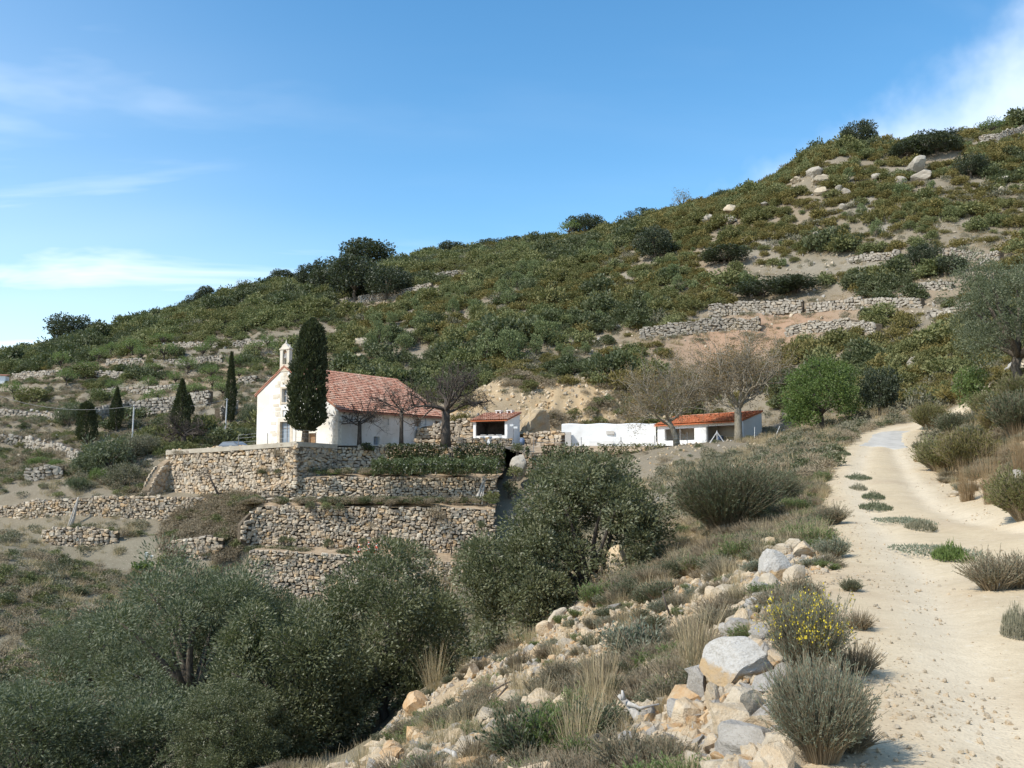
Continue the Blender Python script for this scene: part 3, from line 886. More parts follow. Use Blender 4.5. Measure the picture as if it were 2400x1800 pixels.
# worn ochre plaster and dressed stone round the central bay
cbox('door_frame', (door_x[0] - 0.32, -0.035, 0), (door_x[0] + 0.02, 0.3, 2.95), MAT['oldlime'])
cbox('door_frame', (door_x[1] - 0.02, -0.035, 0), (door_x[1] + 0.32, 0.3, 2.95), MAT['oldlime'])
cbox('door_lintel', (door_x[0] + 0.02, -0.04, 2.55), (door_x[1] - 0.02, 0.3, 2.95), MAT['oldlime'])
d = cbox('door', (door_x[0] + 0.02, 0.32, 0), (door_x[1] - 0.02, 0.38, 2.55), MAT['steeldoor'])
cbox('rail', (3.93, 0.27, 0), (3.99, 0.318, 2.5), MAT['iron'], d); cbox('rail', (door_x[0] + .05, 0.27, 1.9), (door_x[1] - .05, 0.318, 1.96), MAT['iron'], d)
w = cbox('window', (win_x[0], 0.30, 4.55), (win_x[1], 0.34, 5.95), MAT['window_glass'])
for (a, c_) in (((3.45, .24, 4.55), (3.53, .298, 5.95)), ((4.22, .24, 4.55), (4.3, .298, 5.95)), ((3.84, .24, 4.57), (3.91, .298, 5.93)), ((3.54, .24, 5.2), (4.21, .298, 5.27)), ((3.54, .24, 5.87), (4.21, .298, 5.95))):
    cbox('frame', a, c_, MAT['greywood'], w)
cbox('window_surround', (3.18, -0.03, 4.3), (3.44, 0.2, 6.15), MAT['oldlime']); cbox('window_surround', (4.31, -0.03, 4.3), (4.57, 0.2, 6.15), MAT['oldlime'])
cbox('window_surround', (3.445, -0.035, 5.96), (4.305, 0.2, 6.15), MAT['oldlime']); cbox('sill', (3.4, -0.09, 4.40), (4.35, 0.2, 4.54), MAT['oldlime'])
cbox('niche_panel', (3.55, 0.12, 3.05), (4.25, 0.2, 3.75), MAT['white'])
cbox('cellar_door', (7.02, 0.3, 0), (8.08, 0.36, 1.33), MAT['wood'])
# bay of bare worn plaster above the window and up to the belfry: irregular panels standing a little proud
r = np.random.default_rng(3)
mb = MB()
for _ in range(90):
    x = r.normal(3.8, 0.75); z = r.uniform(0.4, 7.6)
    if door_x[0] - .4 < x < door_x[1] + .4 and z < 3.1: continue
    if 3.1 < x < 4.65 and 2.9 < z < 6.3: continue
    top_ = np.interp(x, [0, wa, W], [hl, ha, hr])
    if z > top_ - 0.35 or abs(x - 3.8) > 1.7: continue
    s1, s2 = r.uniform(0.18, 0.4), r.uniform(0.12, 0.24)
    mb.box((x - s1, -r.uniform(0.012, 0.028), z - s2), (x + s1, 0.05, z + s2), cl_, r.random())
mb.link('worn_stonework', MAT['oldlime'], chapel)['kind'] = 'stuff'
# corner quoins on the right front corner
for k in range(12):
    z = 0.02 + k * 0.29; l = 0.5 if k % 2 else 0.32
    cbox('quoin', (W - l, -0.03, z), (W + 0.028, 0.25 if k % 2 else 0.45, z + 0.27), MAT['oldlime'])
# side wall (right) with openings, back and left walls
def sm(v):
    v = np.atleast_2d(np.asarray(v, float))
    return cl_(np.stack([W - v[:, 1], v[:, 0], v[:, 2]], -1))
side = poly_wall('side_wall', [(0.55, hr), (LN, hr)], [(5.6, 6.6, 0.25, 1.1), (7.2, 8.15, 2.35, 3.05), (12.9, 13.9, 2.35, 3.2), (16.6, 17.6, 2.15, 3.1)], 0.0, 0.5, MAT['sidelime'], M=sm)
def sbox(name, lo, hi, mat, parent=chapel):
    mb = MB(); mb.box(lo, hi, sm); return mb.link(name, mat, parent)
w = sbox('cellar_window', (5.62, 0.25, 0.27), (6.58, 0.3, 1.08), MAT['steeldoor'])
sbox('bar', (6.07, 0.18, 0.27), (6.13, 0.245, 1.08), MAT['iron'], w)
sbox('shutter', (7.22, 0.12, 2.37), (8.13, 0.18, 3.03), MAT['greywall'])
w = sbox('window', (12.92, 0.3, 2.37), (13.88, 0.35, 3.18), MAT['wood']); sbox('frame', (13.36, 0.22, 2.37), (13.44, 0.295, 3.18), MAT['greywood'], w)
w = sbox('window', (16.62, 0.3, 2.17), (17.58, 0.35, 3.08), MAT['wood']); sbox('frame', (17.06, 0.22, 2.17), (17.14, 0.295, 3.08), MAT['greywood'], w)
sbox('drainpipe', (14.75, -0.09, 0), (14.84, -0.01, hr - 0.05), MAT['galv'])
cbox('left_wall', (0.0, 0.55, 0), (0.5, LN, hl - 0.02), MAT['lime'])
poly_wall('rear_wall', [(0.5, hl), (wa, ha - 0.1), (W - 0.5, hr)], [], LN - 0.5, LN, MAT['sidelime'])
# roof slabs and tiles
def roof_slab(name, xa, za, xb, zb_, y0, y1, th=0.16):
    V = [[xa, y0, za], [xb, y0, zb_], [xb, y1, zb_], [xa, y1, za], [xa, y0, za + th], [xb, y0, zb_ + th], [xb, y1, zb_ + th], [xa, y1, za + th]]
    mb = MB(); mb.add(cl_(V), [[0, 3, 2, 1], [4, 5, 6, 7], [0, 1, 5, 4], [1, 2, 6, 5], [2, 3, 7, 6], [3, 0, 4, 7]])
    return mb.link(name, MAT['oldtile'], chapel)
sr = (hr - ha) / (W - wa); sl = (ha - hl) / wa
rr_ = roof_slab('roof', wa, ha + 0.01, W + 0.38, hr + 0.01 + sr * 0.38, -0.08, LN + 0.25)
rl_ = roof_slab('roof', -0.32, hl + 0.01 - sl * 0.32, wa - 0.005, ha + 0.01, -0.08, LN + 0.25)
Vd = ux * (W + 0.38 - wa) + uz * (sr * (W + 0.38 - wa)); lv = np.linalg.norm(Vd); Vd /= lv
O = C0 + ux * wa + uy * (-0.1) + uz * (ha + 0.17)
tile_field('roof_tiles', O, uy, Vd, LN + 0.35, lv, rr_, C0, MAT['oldtile'], seed=4)
Vd2 = -ux * (wa + 0.32) - uz * (sl * (wa + 0.32)); lv2 = np.linalg.norm(Vd2); Vd2 /= lv2
tile_field('roof_tiles', O, uy, Vd2, LN + 0.35, lv2, rl_, C0, MAT['oldtile'], seed=5)
mb = MB()
for k in range(46):                                   # ridge tiles
    y = -0.1 + k * (LN + 0.3) / 46
    th = np.linspace(0, np.pi, 7)
    q = []
    for yy, rad_ in ((y, 0.15), (y + 0.5, 0.17)):
        q.append(np.stack([wa + np.cos(th) * rad_, np.full(7, yy), ha + 0.13 + np.sin(th) * rad_], -1))
    i = np.arange(6)
    mb.add(cl_(np.concatenate(q)), np.stack([i, i + 1, i + 8, i + 7], -1), tint=r.random())
mb.link('ridge_tiles', MAT['oldtile'], rr_)['kind'] = 'stuff'
# bell gable
bg_ = thing('bell_gable', (0, 0, 0), None, None); bg_.parent = chapel
bx0, bx1, bz0, bz1 = 3.12, 4.38, 7.7, 10.35
def bpart(name, lo, hi, mat):
    mb = MB(); mb.box(lo, hi, cl_); return mb.link(name, mat, bg_)
bpart('pier', (bx0, -0.06, bz0), (3.48, 0.38, 9.95), MAT['oldlime']); bpart('pier', (4.02, -0.06, bz0), (bx1, 0.38, 9.95), MAT['oldlime'])
bpart('base_block', (3.48, -0.06, bz0), (4.02, 0.38, 8.45), MAT['oldlime'])
mb = MB()
na = 9; th = np.linspace(math.pi, 0, na)
ax = 3.75 + 0.27 * np.cos(th); az = 9.68 + 0.27 * np.sin(th)
for y0_, y1_ in ((-0.055, 0.375),):
    V = []
    for a_, z_ in zip(ax, az): V += [[a_, y0_, z_], [a_, y1_, z_], [a_, y0_, 9.96], [a_, y1_, 9.96]]
    Q = []
    for i in range(na - 1):
        k = i * 4; Q += [[k, k + 4, k + 6, k + 2], [k + 1, k + 3, k + 7, k + 5], [k, k + 1, k + 5, k + 4], [k + 2, k + 6, k + 7, k + 3]]
    mb.add(cl_(V), Q)
mb.link('arch', MAT['oldlime'], bg_)
bpart('cornice', (bx0 - 0.07, -0.12, 9.962), (bx1 + 0.07, 0.44, 10.08), MAT['oldlime'])
mb = MB()
V = []
for yy in (-0.06, 0.38):
    V += [[bx0, yy, 10.082], [bx1, yy, 10.082], [4.2, yy, 10.25], [3.95, yy, 10.5], [3.75, yy, 10.62], [3.55, yy, 10.5], [3.3, yy, 10.25]]
k = 7
mb.add(cl_(V), [[i, (i + 1) % k, (i + 1) % k + k, i + k] for i in range(k)] + [[0, 6, 2, 1], [6, 5, 3, 2], [7, 8, 9, 13], [13, 9, 10, 12]], [[5, 4, 3], [12, 10, 11]])
mb.link('pediment', MAT['oldlime'], bg_)
for x_ in (bx0 + 0.1, 3.75, bx1 - 0.1):
    zb_ = 10.08 if x_ != 3.75 else 10.6
    mb = MB(); mb.tube(cl_([[x_, 0.16, zb_], [x_, 0.16, zb_ + 0.08], [x_, 0.16, zb_ + 0.16], [x_, 0.16, zb_ + 0.42]]), [0.06, 0.11, 0.07, 0.015], 7)
    mb.link('finial', MAT['oldlime'], bg_)
mb = MB(); mb.tube(cl_([[3.75, 0.16, 9.62], [3.75, 0.16, 9.5], [3.75, 0.16, 9.25], [3.75, 0.16, 9.08]]), [0.05, 0.13, 0.16, 0.23], 10)
mb.link('bell', MAT['iron'], bg_)
mb = MB(); mb.box((3.42, 0.1, 9.6), (4.08, 0.22, 9.7), cl_); mb.link('yoke', MAT['wood'], bg_)

# low cream wing behind the big bare tree
# ------------------------------------------------------------------ barbecue hut
HA = R(30); hx = np.array([math.cos(HA), -math.sin(HA), 0]); hy = np.array([math.sin(HA), math.cos(HA), 0])
HO = np.array([P(1189, 1000, 100)[0], 100.0, PLAT + 0.55]) - hx * 4.3
def hl_(v):
    v = np.atleast_2d(np.asarray(v, float)); return v[:, :1] * hx + v[:, 1:2] * hy + v[:, 2:3] * uz
hut = thing('barbecue_hut', HO, 'white open-fronted barbecue hut with sooty hearth and two vents', 'hut')
def hb(name, lo, hi, mat, parent=hut):
    mb = MB(); mb.box(lo, hi, hl_); return mb.link(name, mat, parent)
def hwall(name, x0, x1, mat):
    V = [[x0, 0, -.6], [x1, 0, -.6], [x1, 2.7, -.6], [x0, 2.7, -.6], [x0, 0, 2.2], [x1, 0, 2.2], [x1, 2.7, 3.0], [x0, 2.7, 3.0]]
    mb = MB(); mb.add(hl_(V), [[0, 3, 2, 1], [4, 5, 6, 7], [0, 1, 5, 4], [1, 2, 6, 5], [2, 3, 7, 6], [3, 0, 4, 7]]); return mb.link(name, mat, hut)
hwall('side_wall', 0, 0.32, MAT['white']); hwall('side_wall', 3.98, 4.3, MAT['white'])
hb('back_wall', (0.32, 2.4, -.6), (3.98, 2.68, 2.9), MAT['soot'])
hb('lining', (0.322, 0.14, 0.62), (0.36, 2.4, 2.2), MAT['soot']); hb('lining', (3.94, 0.14, 0.62), (3.978, 2.4, 2.2), MAT['soot'])
hb('hearth', (0.325, 0.08, -.6), (3.975, 2.39, 0.6), MAT['white'])
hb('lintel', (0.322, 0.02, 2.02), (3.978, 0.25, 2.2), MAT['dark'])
hb('ash_bed', (0.5, 0.4, 0.6), (3.8, 2.2, 0.66), MAT['soot'])
for k in range(3): hb('grill_bar', (0.8 + k * 1.0, 0.2, 0.67), (1.5 + k * 1.0, 1.2, 0.72), MAT['galv'])
V = [[-.15, -.3, 2.13], [4.45, -.3, 2.13], [4.45, 2.85, 3.06], [-.15, 2.85, 3.06]]
V = V + [[a, c_, z + .09] for a, c_, z in V]
mb = MB(); mb.add(hl_(V), [[0, 3, 2, 1], [4, 5, 6, 7], [0, 1, 5, 4], [1, 2, 6, 5], [2, 3, 7, 6], [3, 0, 4, 7]]); hr_ = mb.link('roof', MAT['newtile'], hut)
vd = -hy * 3.15 - uz * 0.93; lv = np.linalg.norm(vd); vd /= lv
tile_field('roof_tiles', HO + hl_([[-.15, 2.85, 3.16]])[0], hx, vd, 4.6, lv, hr_, HO, MAT['oldtile'], seed=8)
for x_ in (1.55, 2.95):
    v_ = hb('vent', (x_, 2.2, 2.95), (x_ + .1, 2.7, 3.36), MAT['white']); hb('vent_side', (x_ + .5, 2.2, 2.95), (x_ + .6, 2.7, 3.36), MAT['white'], v_); hb('vent_cap', (x_ - .06, 2.15, 3.362), (x_ + .66, 2.75, 3.43), MAT['white'], v_)
# white bench wall to the left of the hut and the white blocks before it
o = thing('bench_wall', HO + hl_([[-4.4, 0.2, -.7]])[0], 'low white bench wall left of the barbecue hut', 'wall')
mb = MB(); mb.box((0, 0, 0), (4.38, 0.5, 0.86), hl_); mb.link('body', MAT['white'], o)
mb = MB(); mb.box((0, -0.05, 0.862), (4.36, 0.55, 0.94), hl_); mb.link('slab', MAT['white'], o)
o = thing('white_block', P(1130, 1035, 97.2), 'stepped white masonry block in front of the barbecue hut', 'block')
mb = MB(); mb.box((-.8, 0, -.3), (.9, 0.9, 0.28), hl_); mb.link('lower_step', MAT['white'], o)
mb = MB(); mb.box((-.35, .1, 0.282), (.7, 0.85, 0.55), hl_); mb.link('upper_step', MAT['white'], o)
stone_wall('low rubble wall footing below the barbecue hut', [wpt(975, 97, 1030, 1050), wpt(1060, 97, 1027, 1050), wpt(1200, 97, 1024, 1050)], 0.28, 0.4, 60)
stone_wall('tumbled rubble wall between chapel and barbecue hut', [wpt(978, 103, 1004, 1032), wpt(1040, 103, 992, 1030), wpt(1112, 103, 972, 1028)], 0.34, 0.5, 90, ragged=0.5)
stone_wall('rough stone wall between boulder and white courtyard wall', [wpt(1228, 101, 1014, 1046), wpt(1270, 101, 1012, 1046), wpt(1318, 100, 1010, 1044)], 0.32, 0.48, 70, ragged=0.2)

# ------------------------------------------------------------------ shed and white courtyard wall
SR = np.array([P(1738, 1000, 95)[0], 95.0, 1.7]); SLp = np.array([P(1541, 1000, 107.5)[0], 107.5, 1.7])
sx = SR - SLp; sx[2] = 0; SLEN = np.linalg.norm(sx); sx /= SLEN
sy = np.array([-sx[1], sx[0], 0])
if sy[0] < 0: sy = -sy
def sl_(v):
    v = np.atleast_2d(np.asarray(v, float)); return v[:, :1] * sx + v[:, 1:2] * sy + v[:, 2:3] * uz
shed = thing('picnic_shed', SLp, 'long white shed with orange tiled roof and two open bays', 'shed')
def sb(name, lo, hi, mat, parent=shed):
    mb = MB(); mb.box(lo, hi, sl_); return mb.link(name, mat, parent)
SD = 2.7
fe, be = 2.32, 3.25
b1 = (0.9, 5.9); b2 = (8.0, SLEN - 0.25)
def spt(x): return SLEN * x
bay1 = (1.3, 6.6); bay2 = (8.6, SLEN - 0.35)
poly_wall('front_wall', [(0, fe), (SLEN, fe)], [(bay1[0], bay1[1], 0.55, 1.85), (bay2[0], bay2[1], -0.0, 1.95)], 0.0, 0.25, MAT['white'], shed, sl_)
V = [[SLEN - .25, 0.25, -.4], [SLEN, 0.25, -.4], [SLEN, SD, -.4], [SLEN - .25, SD, -.4], [SLEN - .25, .25, fe], [SLEN, .25, fe], [SLEN, SD, be], [SLEN - .25, SD, be]]
mb = MB(); mb.add(sl_(V), [[0, 3, 2, 1], [4, 5, 6, 7], [0, 1, 5, 4], [1, 2, 6, 5], [2, 3, 7, 6], [3, 0, 4, 7]]); mb.link('end_wall', MAT['greywall'], shed)
V2 = [[a - (SLEN - .25), c_, z] for a, c_, z in V]
mb = MB(); mb.add(sl_(V2), [[0, 3, 2, 1], [4, 5, 6, 7], [0, 1, 5, 4], [1, 2, 6, 5], [2, 3, 7, 6], [3, 0, 4, 7]]); mb.link('end_wall', MAT['white'], shed)
sb('back_wall', (.25, SD - .25, -.4), (SLEN - .25, SD - .001, be - .05), MAT['greywall'])
sb('partition', (7.3, 0.25, -.2), (7.5, SD - .25, 2.3), MAT['greywall'])
sb('post', (4.0, 0.05, 0.55), (4.12, 0.17, 1.85), MAT['iron'])
sb('table_top', (9.4, 1.2, .72), (11.8, 1.9, .78), MAT['wood']); 
V = [[-.2, -.35, fe - .11], [SLEN + .12, -.35, fe - .11], [SLEN + .12, SD + .1, be + .04], [-.2, SD + .1, be + .04]]
V = V + [[a, c_, z + .1] for a, c_, z in V]
mb = MB(); mb.add(sl_(V), [[0, 3, 2, 1], [4, 5, 6, 7], [0, 1, 5, 4], [1, 2, 6, 5], [2, 3, 7, 6], [3, 0, 4, 7]]); rf = mb.link('roof', MAT['newtile'], shed)
vd = -sy * (SD + .45) - uz * (be + .04 - fe + .11); lv = np.linalg.norm(vd); vd /= lv
tile_field('roof_tiles', SLp + sl_([[-.2, SD + .1, be + .14]])[0], sx, vd, SLEN + .32, lv, rf, SLp, MAT['newtile'], seed=12)
mb = MB(); rq = np.random.default_rng(2)
for k in range(44):
    th = np.linspace(0, np.pi, 6); x0 = -.2 + k * (SLEN + .2) / 44
    q = [np.stack([np.full(6, xx), SD + .08 + np.cos(th) * .13, be + .16 + np.sin(th) * .1], -1) for xx in (x0, x0 + .36)]
    i = np.arange(5); mb.add(sl_(np.concatenate(q)), np.stack([i, i + 1, i + 7, i + 6], -1), tint=rq.random())
mb.link('ridge_tiles', MAT['oldtile'], rf)['kind'] = 'stuff'

cwA = np.array([P(1316, 1000, 109.5)[0], 109.5, 1.3]); cwB = SLp.copy(); cwB[2] = 1.3; cwB = cwB - sx * 0.3
d_ = cwB - cwA; LL = np.linalg.norm(d_); d_ /= LL; e_ = np.array([-d_[1], d_[0], 0])
cw = thing('courtyard_wall', cwA, 'long rough white retaining wall running left from the orange-roofed shed', 'wall')
mb = MB(); n = 60; m_ = 10
xs = np.linspace(0, LL, n); zs = np.linspace(0, 1, m_)
V = []
rz = np.random.default_rng(6)
for j, t in enumerate(zs):
    for i_, x in enumerate(xs):
        h = 2.9 + 0.05 * math.sin(x * 1.7)
        q = cwA + d_ * x + uz * (h * t)
        bump = 0.10 * float(fbm(np.array([x * 1.6, t * 4, 0.0]), 4, 3)) - 0.10 * t
        V.append(q - e_ * (0.02 + bump) - cwA)
ii = (np.arange(m_ - 1)[:, None] * n + np.arange(n - 1)[None, :])
mb.add(V, np.stack([ii, ii + 1, ii + n + 1, ii + n], -1).reshape(-1, 4))
top = np.array(V[-n:]); bk = top + e_ * 0.9 + np.array([0, 0, 0.12])
V2 = np.concatenate([top, bk]); i = np.arange(n - 1)
mb.add(V2, np.stack([i, i + 1, i + n + 1, i + n], -1))
mb.link('face', MAT['white'], cw, True)
# slanting wing of the wall and its pale step on the left
mb = MB(); V = [[-1.9, -.25, 1.5], [0, -.25, 1.9], [0, .35, 1.9], [-1.9, .35, 1.5]]
def ww(v):
    v = np.atleast_2d(np.asarray(v, float)); return v[:, :1] * d_ + v[:, 1:2] * e_ + v[:, 2:3] * uz
V = V + [[a, c_, z + .14] for a, c_, z in V]
mb.add(ww(V), [[0, 3, 2, 1], [4, 5, 6, 7], [0, 1, 5, 4], [1, 2, 6, 5], [2, 3, 7, 6], [3, 0, 4, 7]]); mb.link('wing_coping', MAT['white'], cw)
mb = MB(); mb.box((0.15, -.75, 0), (1.15, -.15, 2.0), ww); mb.link('pillar', MAT['greywall'], cw)
for x_, z_ in ((5.2, 1.75),):
    mb = MB(); mb.box((x_, -.12, z_), (x_ + .9, -.02, z_ + .38), ww); mb.link('stone_plaque', MAT['greywall'], cw)
mb = MB(); mb.box((3.3, -.85, 0.2), (6.0, -.15, 1.0), ww); mb.link('bench', MAT['white'], cw)
mb = MB(); mb.box((8.0, -.75, 0.2), (11.0, -.15, 0.85), ww); mb.link('bench', MAT['white'], cw)
# ------------------------------------------------------------------ plants: builders
def unit(v):
    return v / (np.linalg.norm(v, axis=-1, keepdims=True) + 1e-9)

def rand_dir(r, n):
    return unit(r.normal(size=(n, 3)))

def leaf_arrays(p, d, L, Wd, r):
    n = len(p)
    s = unit(np.cross(d, rand_dir(r, n)))
    L = np.broadcast_to(np.asarray(L, float), (n,))[:, None]; Wd = np.broadcast_to(np.asarray(Wd, float), (n,))[:, None]
    V = np.stack([p, p + d * L * 0.5 + s * Wd * 0.5, p + d * L, p + d * L * 0.5 - s * Wd * 0.5], 1).reshape(-1, 3)
    Q = np.arange(4 * n).reshape(-1, 4)
    return V, Q

def leaves_mesh(name, p, d, L, Wd, r, mat, clump=None):
    n = len(p)
    V, Q = leaf_arrays(p, unit(d), L, Wd, r)
    t = r.random(n) if clump is None else np.clip(0.55 * clump + 0.45 * r.random(n), 0, 1)
    return mesh(name, V, Q, mat, False, tint=np.repeat(t, 4))

def ellipsoid_clumps(r, centre, radii, n, lump=0.3, shell=0.55, flat=0.0, seed=0):
    """clump centres through the outer part of an uneven ellipsoid"""
    d = rand_dir(r, n * 2)
    d = d[d[:, 2] > -0.75 + flat][:n]
    while len(d) < n:
        d = np.concatenate([d, rand_dir(r, n)]); d = d[d[:, 2] > -0.75 + flat][:n]
    k = 1 + lump * 2 * fbm(d * 1.9 + seed * 7.3, 3, seed)
    rad = (shell + (1 - shell) * r.random(len(d)) ** 0.6) * k
    return np.asarray(centre) + d * rad[:, None] * np.asarray(radii)

def clump_leaves(r, C, cr, per, up=0.25, fluff=0.5):
    """leaves sitting round clump centres; returns points, directions and a per-clump tint"""
    n = len(C)
    cr = np.broadcast_to(np.asarray(cr, float), (n,)) * r.uniform(0.7, 1.3, n)
    k = np.repeat(np.arange(n), per)
    d = rand_dir(r, n * per)
    rad = cr[k] * (0.35 + 0.65 * r.random(n * per) ** 0.5)
    sq = np.array([1, 1, 0.8])
    p = C[k] + d * rad[:, None] * sq
    dd = d + fluff * rand_dir(r, n * per) + np.array([0, 0, up])
    return p, dd, r.random(n)[k]

def limbs(r, base, fork, targets, r0, name, mat, n_sub=10, wig=0.12, nseg=7):
    """trunk from base to fork, then limbs curving to the targets"""
    mb = MB()
    base = np.asarray(base, float); fork = np.asarray(fork, float)
    t = np.linspace(0, 1, 6)[:, None]
    path = base + (fork - base) * t + np.concatenate([[[0, 0, 0]], r.normal(0, wig * np.linalg.norm(fork - base) * 0.35, (4, 3)) * [1, 1, 0.2], [[0, 0, 0]]])
    mb.tube(path, r0 * np.array([1.35, 1.05, 0.98, 0.92, 0.88, 0.85]), nseg + 1)
    for q in targets:
        q = np.asarray(q, float)
        mid = fork + (q - fork) * 0.5 + np.array([0, 0, 0.12 * np.linalg.norm(q - fork)]) + r.normal(0, wig, 3) * np.linalg.norm(q - fork)
        tt = np.linspace(0, 1, 6)[:, None]
        pth = (1 - tt) ** 2 * fork + 2 * tt * (1 - tt) * mid + tt ** 2 * q
        mb.tube(pth, r0 * np.array([0.62, 0.5, 0.4, 0.3, 0.2, 0.08]), 5)
    return mb.mesh(name, mat, True)

# foliage and bark colours
MAT['olive_leaf'] = leaf_mat('olive_leaf', [(0.0579, 0.0721, 0.035), (0.0948, 0.1114, 0.0571), (0.1392, 0.1538, 0.0874), (0.1951, 0.2015, 0.1243)], 0.18, 0.5, 0.3, vary=0.4)
MAT['dark_leaf'] = leaf_mat('dark_leaf', [(0.0603, 0.0715, 0.0331), (0.0952, 0.1066, 0.0484), (0.1348, 0.1404, 0.0701), (0.2062, 0.195, 0.1147)], 0.15, 0.45, 0.35, vary=0.4)
MAT['oak_leaf'] = leaf_mat('oak_leaf', [(0.0676, 0.0797, 0.0378), (0.1014, 0.1135, 0.0522), (0.1419, 0.1497, 0.0733)], 0.12, 0.5, 0.3, vary=0.35, patch=(0.07, (0.10, 0.12, 0.05), 0.48, 0.64))
MAT['holm_leaf'] = leaf_mat('holm_leaf', [(0.036,0.044,0.026),(0.055,0.066,0.037),(0.085,0.098,0.056)], 0.12, 0.5, 0.3, vary=0.2)
MAT['cypress_leaf'] = leaf_mat('cypress_leaf', [(0.034, 0.042, 0.022), (0.055, 0.064, 0.031), (0.082, 0.088, 0.042)], 0.1, 0.6, 0.2, vary=0.2)
MAT['fresh_leaf'] = leaf_mat('fresh_leaf', [(0.11, 0.155, 0.05), (0.155, 0.205, 0.07), (0.2, 0.25, 0.095)], 0.35, 0.5, 0.25, vary=0.35)
MAT['green_leaf'] = leaf_mat('green_leaf', [(0.0751, 0.1155, 0.0319), (0.116, 0.1628, 0.0449), (0.1638, 0.21, 0.0648)], 0.3, 0.5, 0.25, vary=0.2)
MAT['juniper_leaf'] = leaf_mat('juniper_leaf', [(0.126, 0.156, 0.066), (0.174, 0.204, 0.09), (0.228, 0.252, 0.12)], 0.15, 0.6, 0.2, vary=0.35)
MAT['scrub_leaf'] = leaf_mat('scrub_leaf', [(0.1053, 0.1202, 0.0504), (0.1536, 0.1686, 0.0689), (0.2048, 0.2126, 0.0903), (0.2634, 0.2493, 0.1194)], 0.15, 0.6, 0.2, vary=0.6, patch=(0.055, (0.165, 0.15, 0.055), 0.46, 0.62))
MAT['rust_leaf'] = leaf_mat('rust_leaf', [(0.1256, 0.1232, 0.0483), (0.1803, 0.1525, 0.0552), (0.2294, 0.1818, 0.0633), (0.153, 0.1584, 0.069)], 0.15, 0.65, 0.15, vary=0.6)
MAT['grey_leaf'] = leaf_mat('grey_leaf', [(0.1562, 0.1438, 0.0938), (0.2063, 0.1938, 0.1313), (0.2625, 0.2313, 0.1625)], 0.15, 0.7, 0.15, vary=0.5)
MAT['sage_leaf'] = leaf_mat('sage_leaf', [(0.135,0.15,0.105),(0.20,0.215,0.155),(0.28,0.295,0.22)], 0.2, 0.7, 0.15, vary=0.1)
MAT['broom_leaf'] = leaf_mat('broom_leaf', [(0.0751, 0.0893, 0.0499), (0.1097, 0.126, 0.0728), (0.1617, 0.168, 0.1047)], 0.15, 0.6, 0.2, vary=0.1)
MAT['straw'] = leaf_mat('straw', [(0.36,0.27,0.155),(0.46,0.36,0.22),(0.55,0.45,0.29)], 0.25, 0.8, 0.1, vary=0.2)
MAT['russet_straw'] = leaf_mat('russet_straw', [(0.2649, 0.1715, 0.0984), (0.3428, 0.2384, 0.1394), (0.3895, 0.3011, 0.1886)], 0.25, 0.8, 0.1, vary=0.2)
MAT['dry_twig'] = leaf_mat('dry_twig', [(0.19,0.145,0.09),(0.30,0.24,0.16),(0.41,0.34,0.24)], 0.05, 0.85, 0.1, vary=0.3)
MAT['ivy_leaf'] = leaf_mat('ivy_leaf', [(0.0504, 0.0688, 0.0285), (0.0862, 0.1063, 0.0427), (0.1437, 0.1625, 0.0712)], 0.15, 0.4, 0.4, vary=0.1)
MAT['bud'] = leaf_mat('bud', [(0.18,0.115,0.055),(0.24,0.165,0.08),(0.21,0.175,0.085)], 0.2, 0.8, 0.1, vary=0.2)
MAT['flower'] = leaf_mat('flower', [(0.55,0.42,0.03),(0.70,0.55,0.05),(0.62,0.50,0.08)], 0.2, 0.6, 0.2, vary=0.1)
MAT['lily'] = leaf_mat('lily', [(0.75,0.74,0.68),(0.8,0.79,0.74)], 0.2, 0.6, 0.2)
def bark_mat(name, c1, c2):
    m, b = new_mat(name)
    p = pos(b)
    mp = b.n('ShaderNodeMapping'); b.put(mp.inputs[0], p); mp.inputs['Scale'].default_value = (1, 1, 0.25)
    n = b.noise(mp.outputs[0], 14, 5, 0.6)
    finish(b, b.mix(b.smooth(n, 0.35, 0.65), c1, c2), 0.92, 0.1, bump=n, bump_s=0.5, bump_d=0.03)
    return m
MAT['bark'] = bark_mat('bark', (0.085, 0.07, 0.055), (0.17, 0.145, 0.115))
MAT['dark_bark'] = bark_mat('dark_bark', (0.055, 0.045, 0.037), (0.12, 0.10, 0.082))
MAT['plane_bark'] = bark_mat('plane_bark', (0.21, 0.175, 0.125), (0.36, 0.32, 0.25))
MAT['deadwood'] = bark_mat('deadwood', (0.34, 0.31, 0.27), (0.58, 0.55, 0.50))
MAT['dark_twig'] = bark_mat('dark_twig', (0.05, 0.042, 0.035), (0.11, 0.09, 0.075))

def broadleaf(seed, radii, centre, n_clumps, cr, per, L, Wd, leaf, bark='bark', r0=0.2, fork=None, lump=0.3, shell=0.5, n_limbs=9, up=0.2, flat=0.0, extra=None, base=(0, 0, -0.4)):
    """trunk mesh and crown mesh of a leafy tree standing at the origin"""
    r = np.random.default_rng(seed)
    C = ellipsoid_clumps(r, centre, radii, n_clumps, lump, shell, flat, seed)
    if extra is not None:
        C = np.concatenate([C] + [ellipsoid_clumps(r, c_, rr_, k_, lump, shell, flat, seed + 3 + i_) for i_, (c_, rr_, k_) in enumerate(extra)])
    C = C[C[:, 2] > 0.15]
    p, d, t = clump_leaves(r, C, cr, per, up)
    crown = leaves_mesh('crown', p, d, L * r.uniform(0.7, 1.3, len(p)), Wd, r, MAT[leaf], t)
    fork = np.array(fork if fork is not None else (0, 0, centre[2] * 0.45))
    idx = r.choice(len(C), min(len(C), n_limbs), replace=False)
    trunk = limbs(r, base, fork, C[idx], r0, 'trunk', MAT[bark])
    return trunk, crown

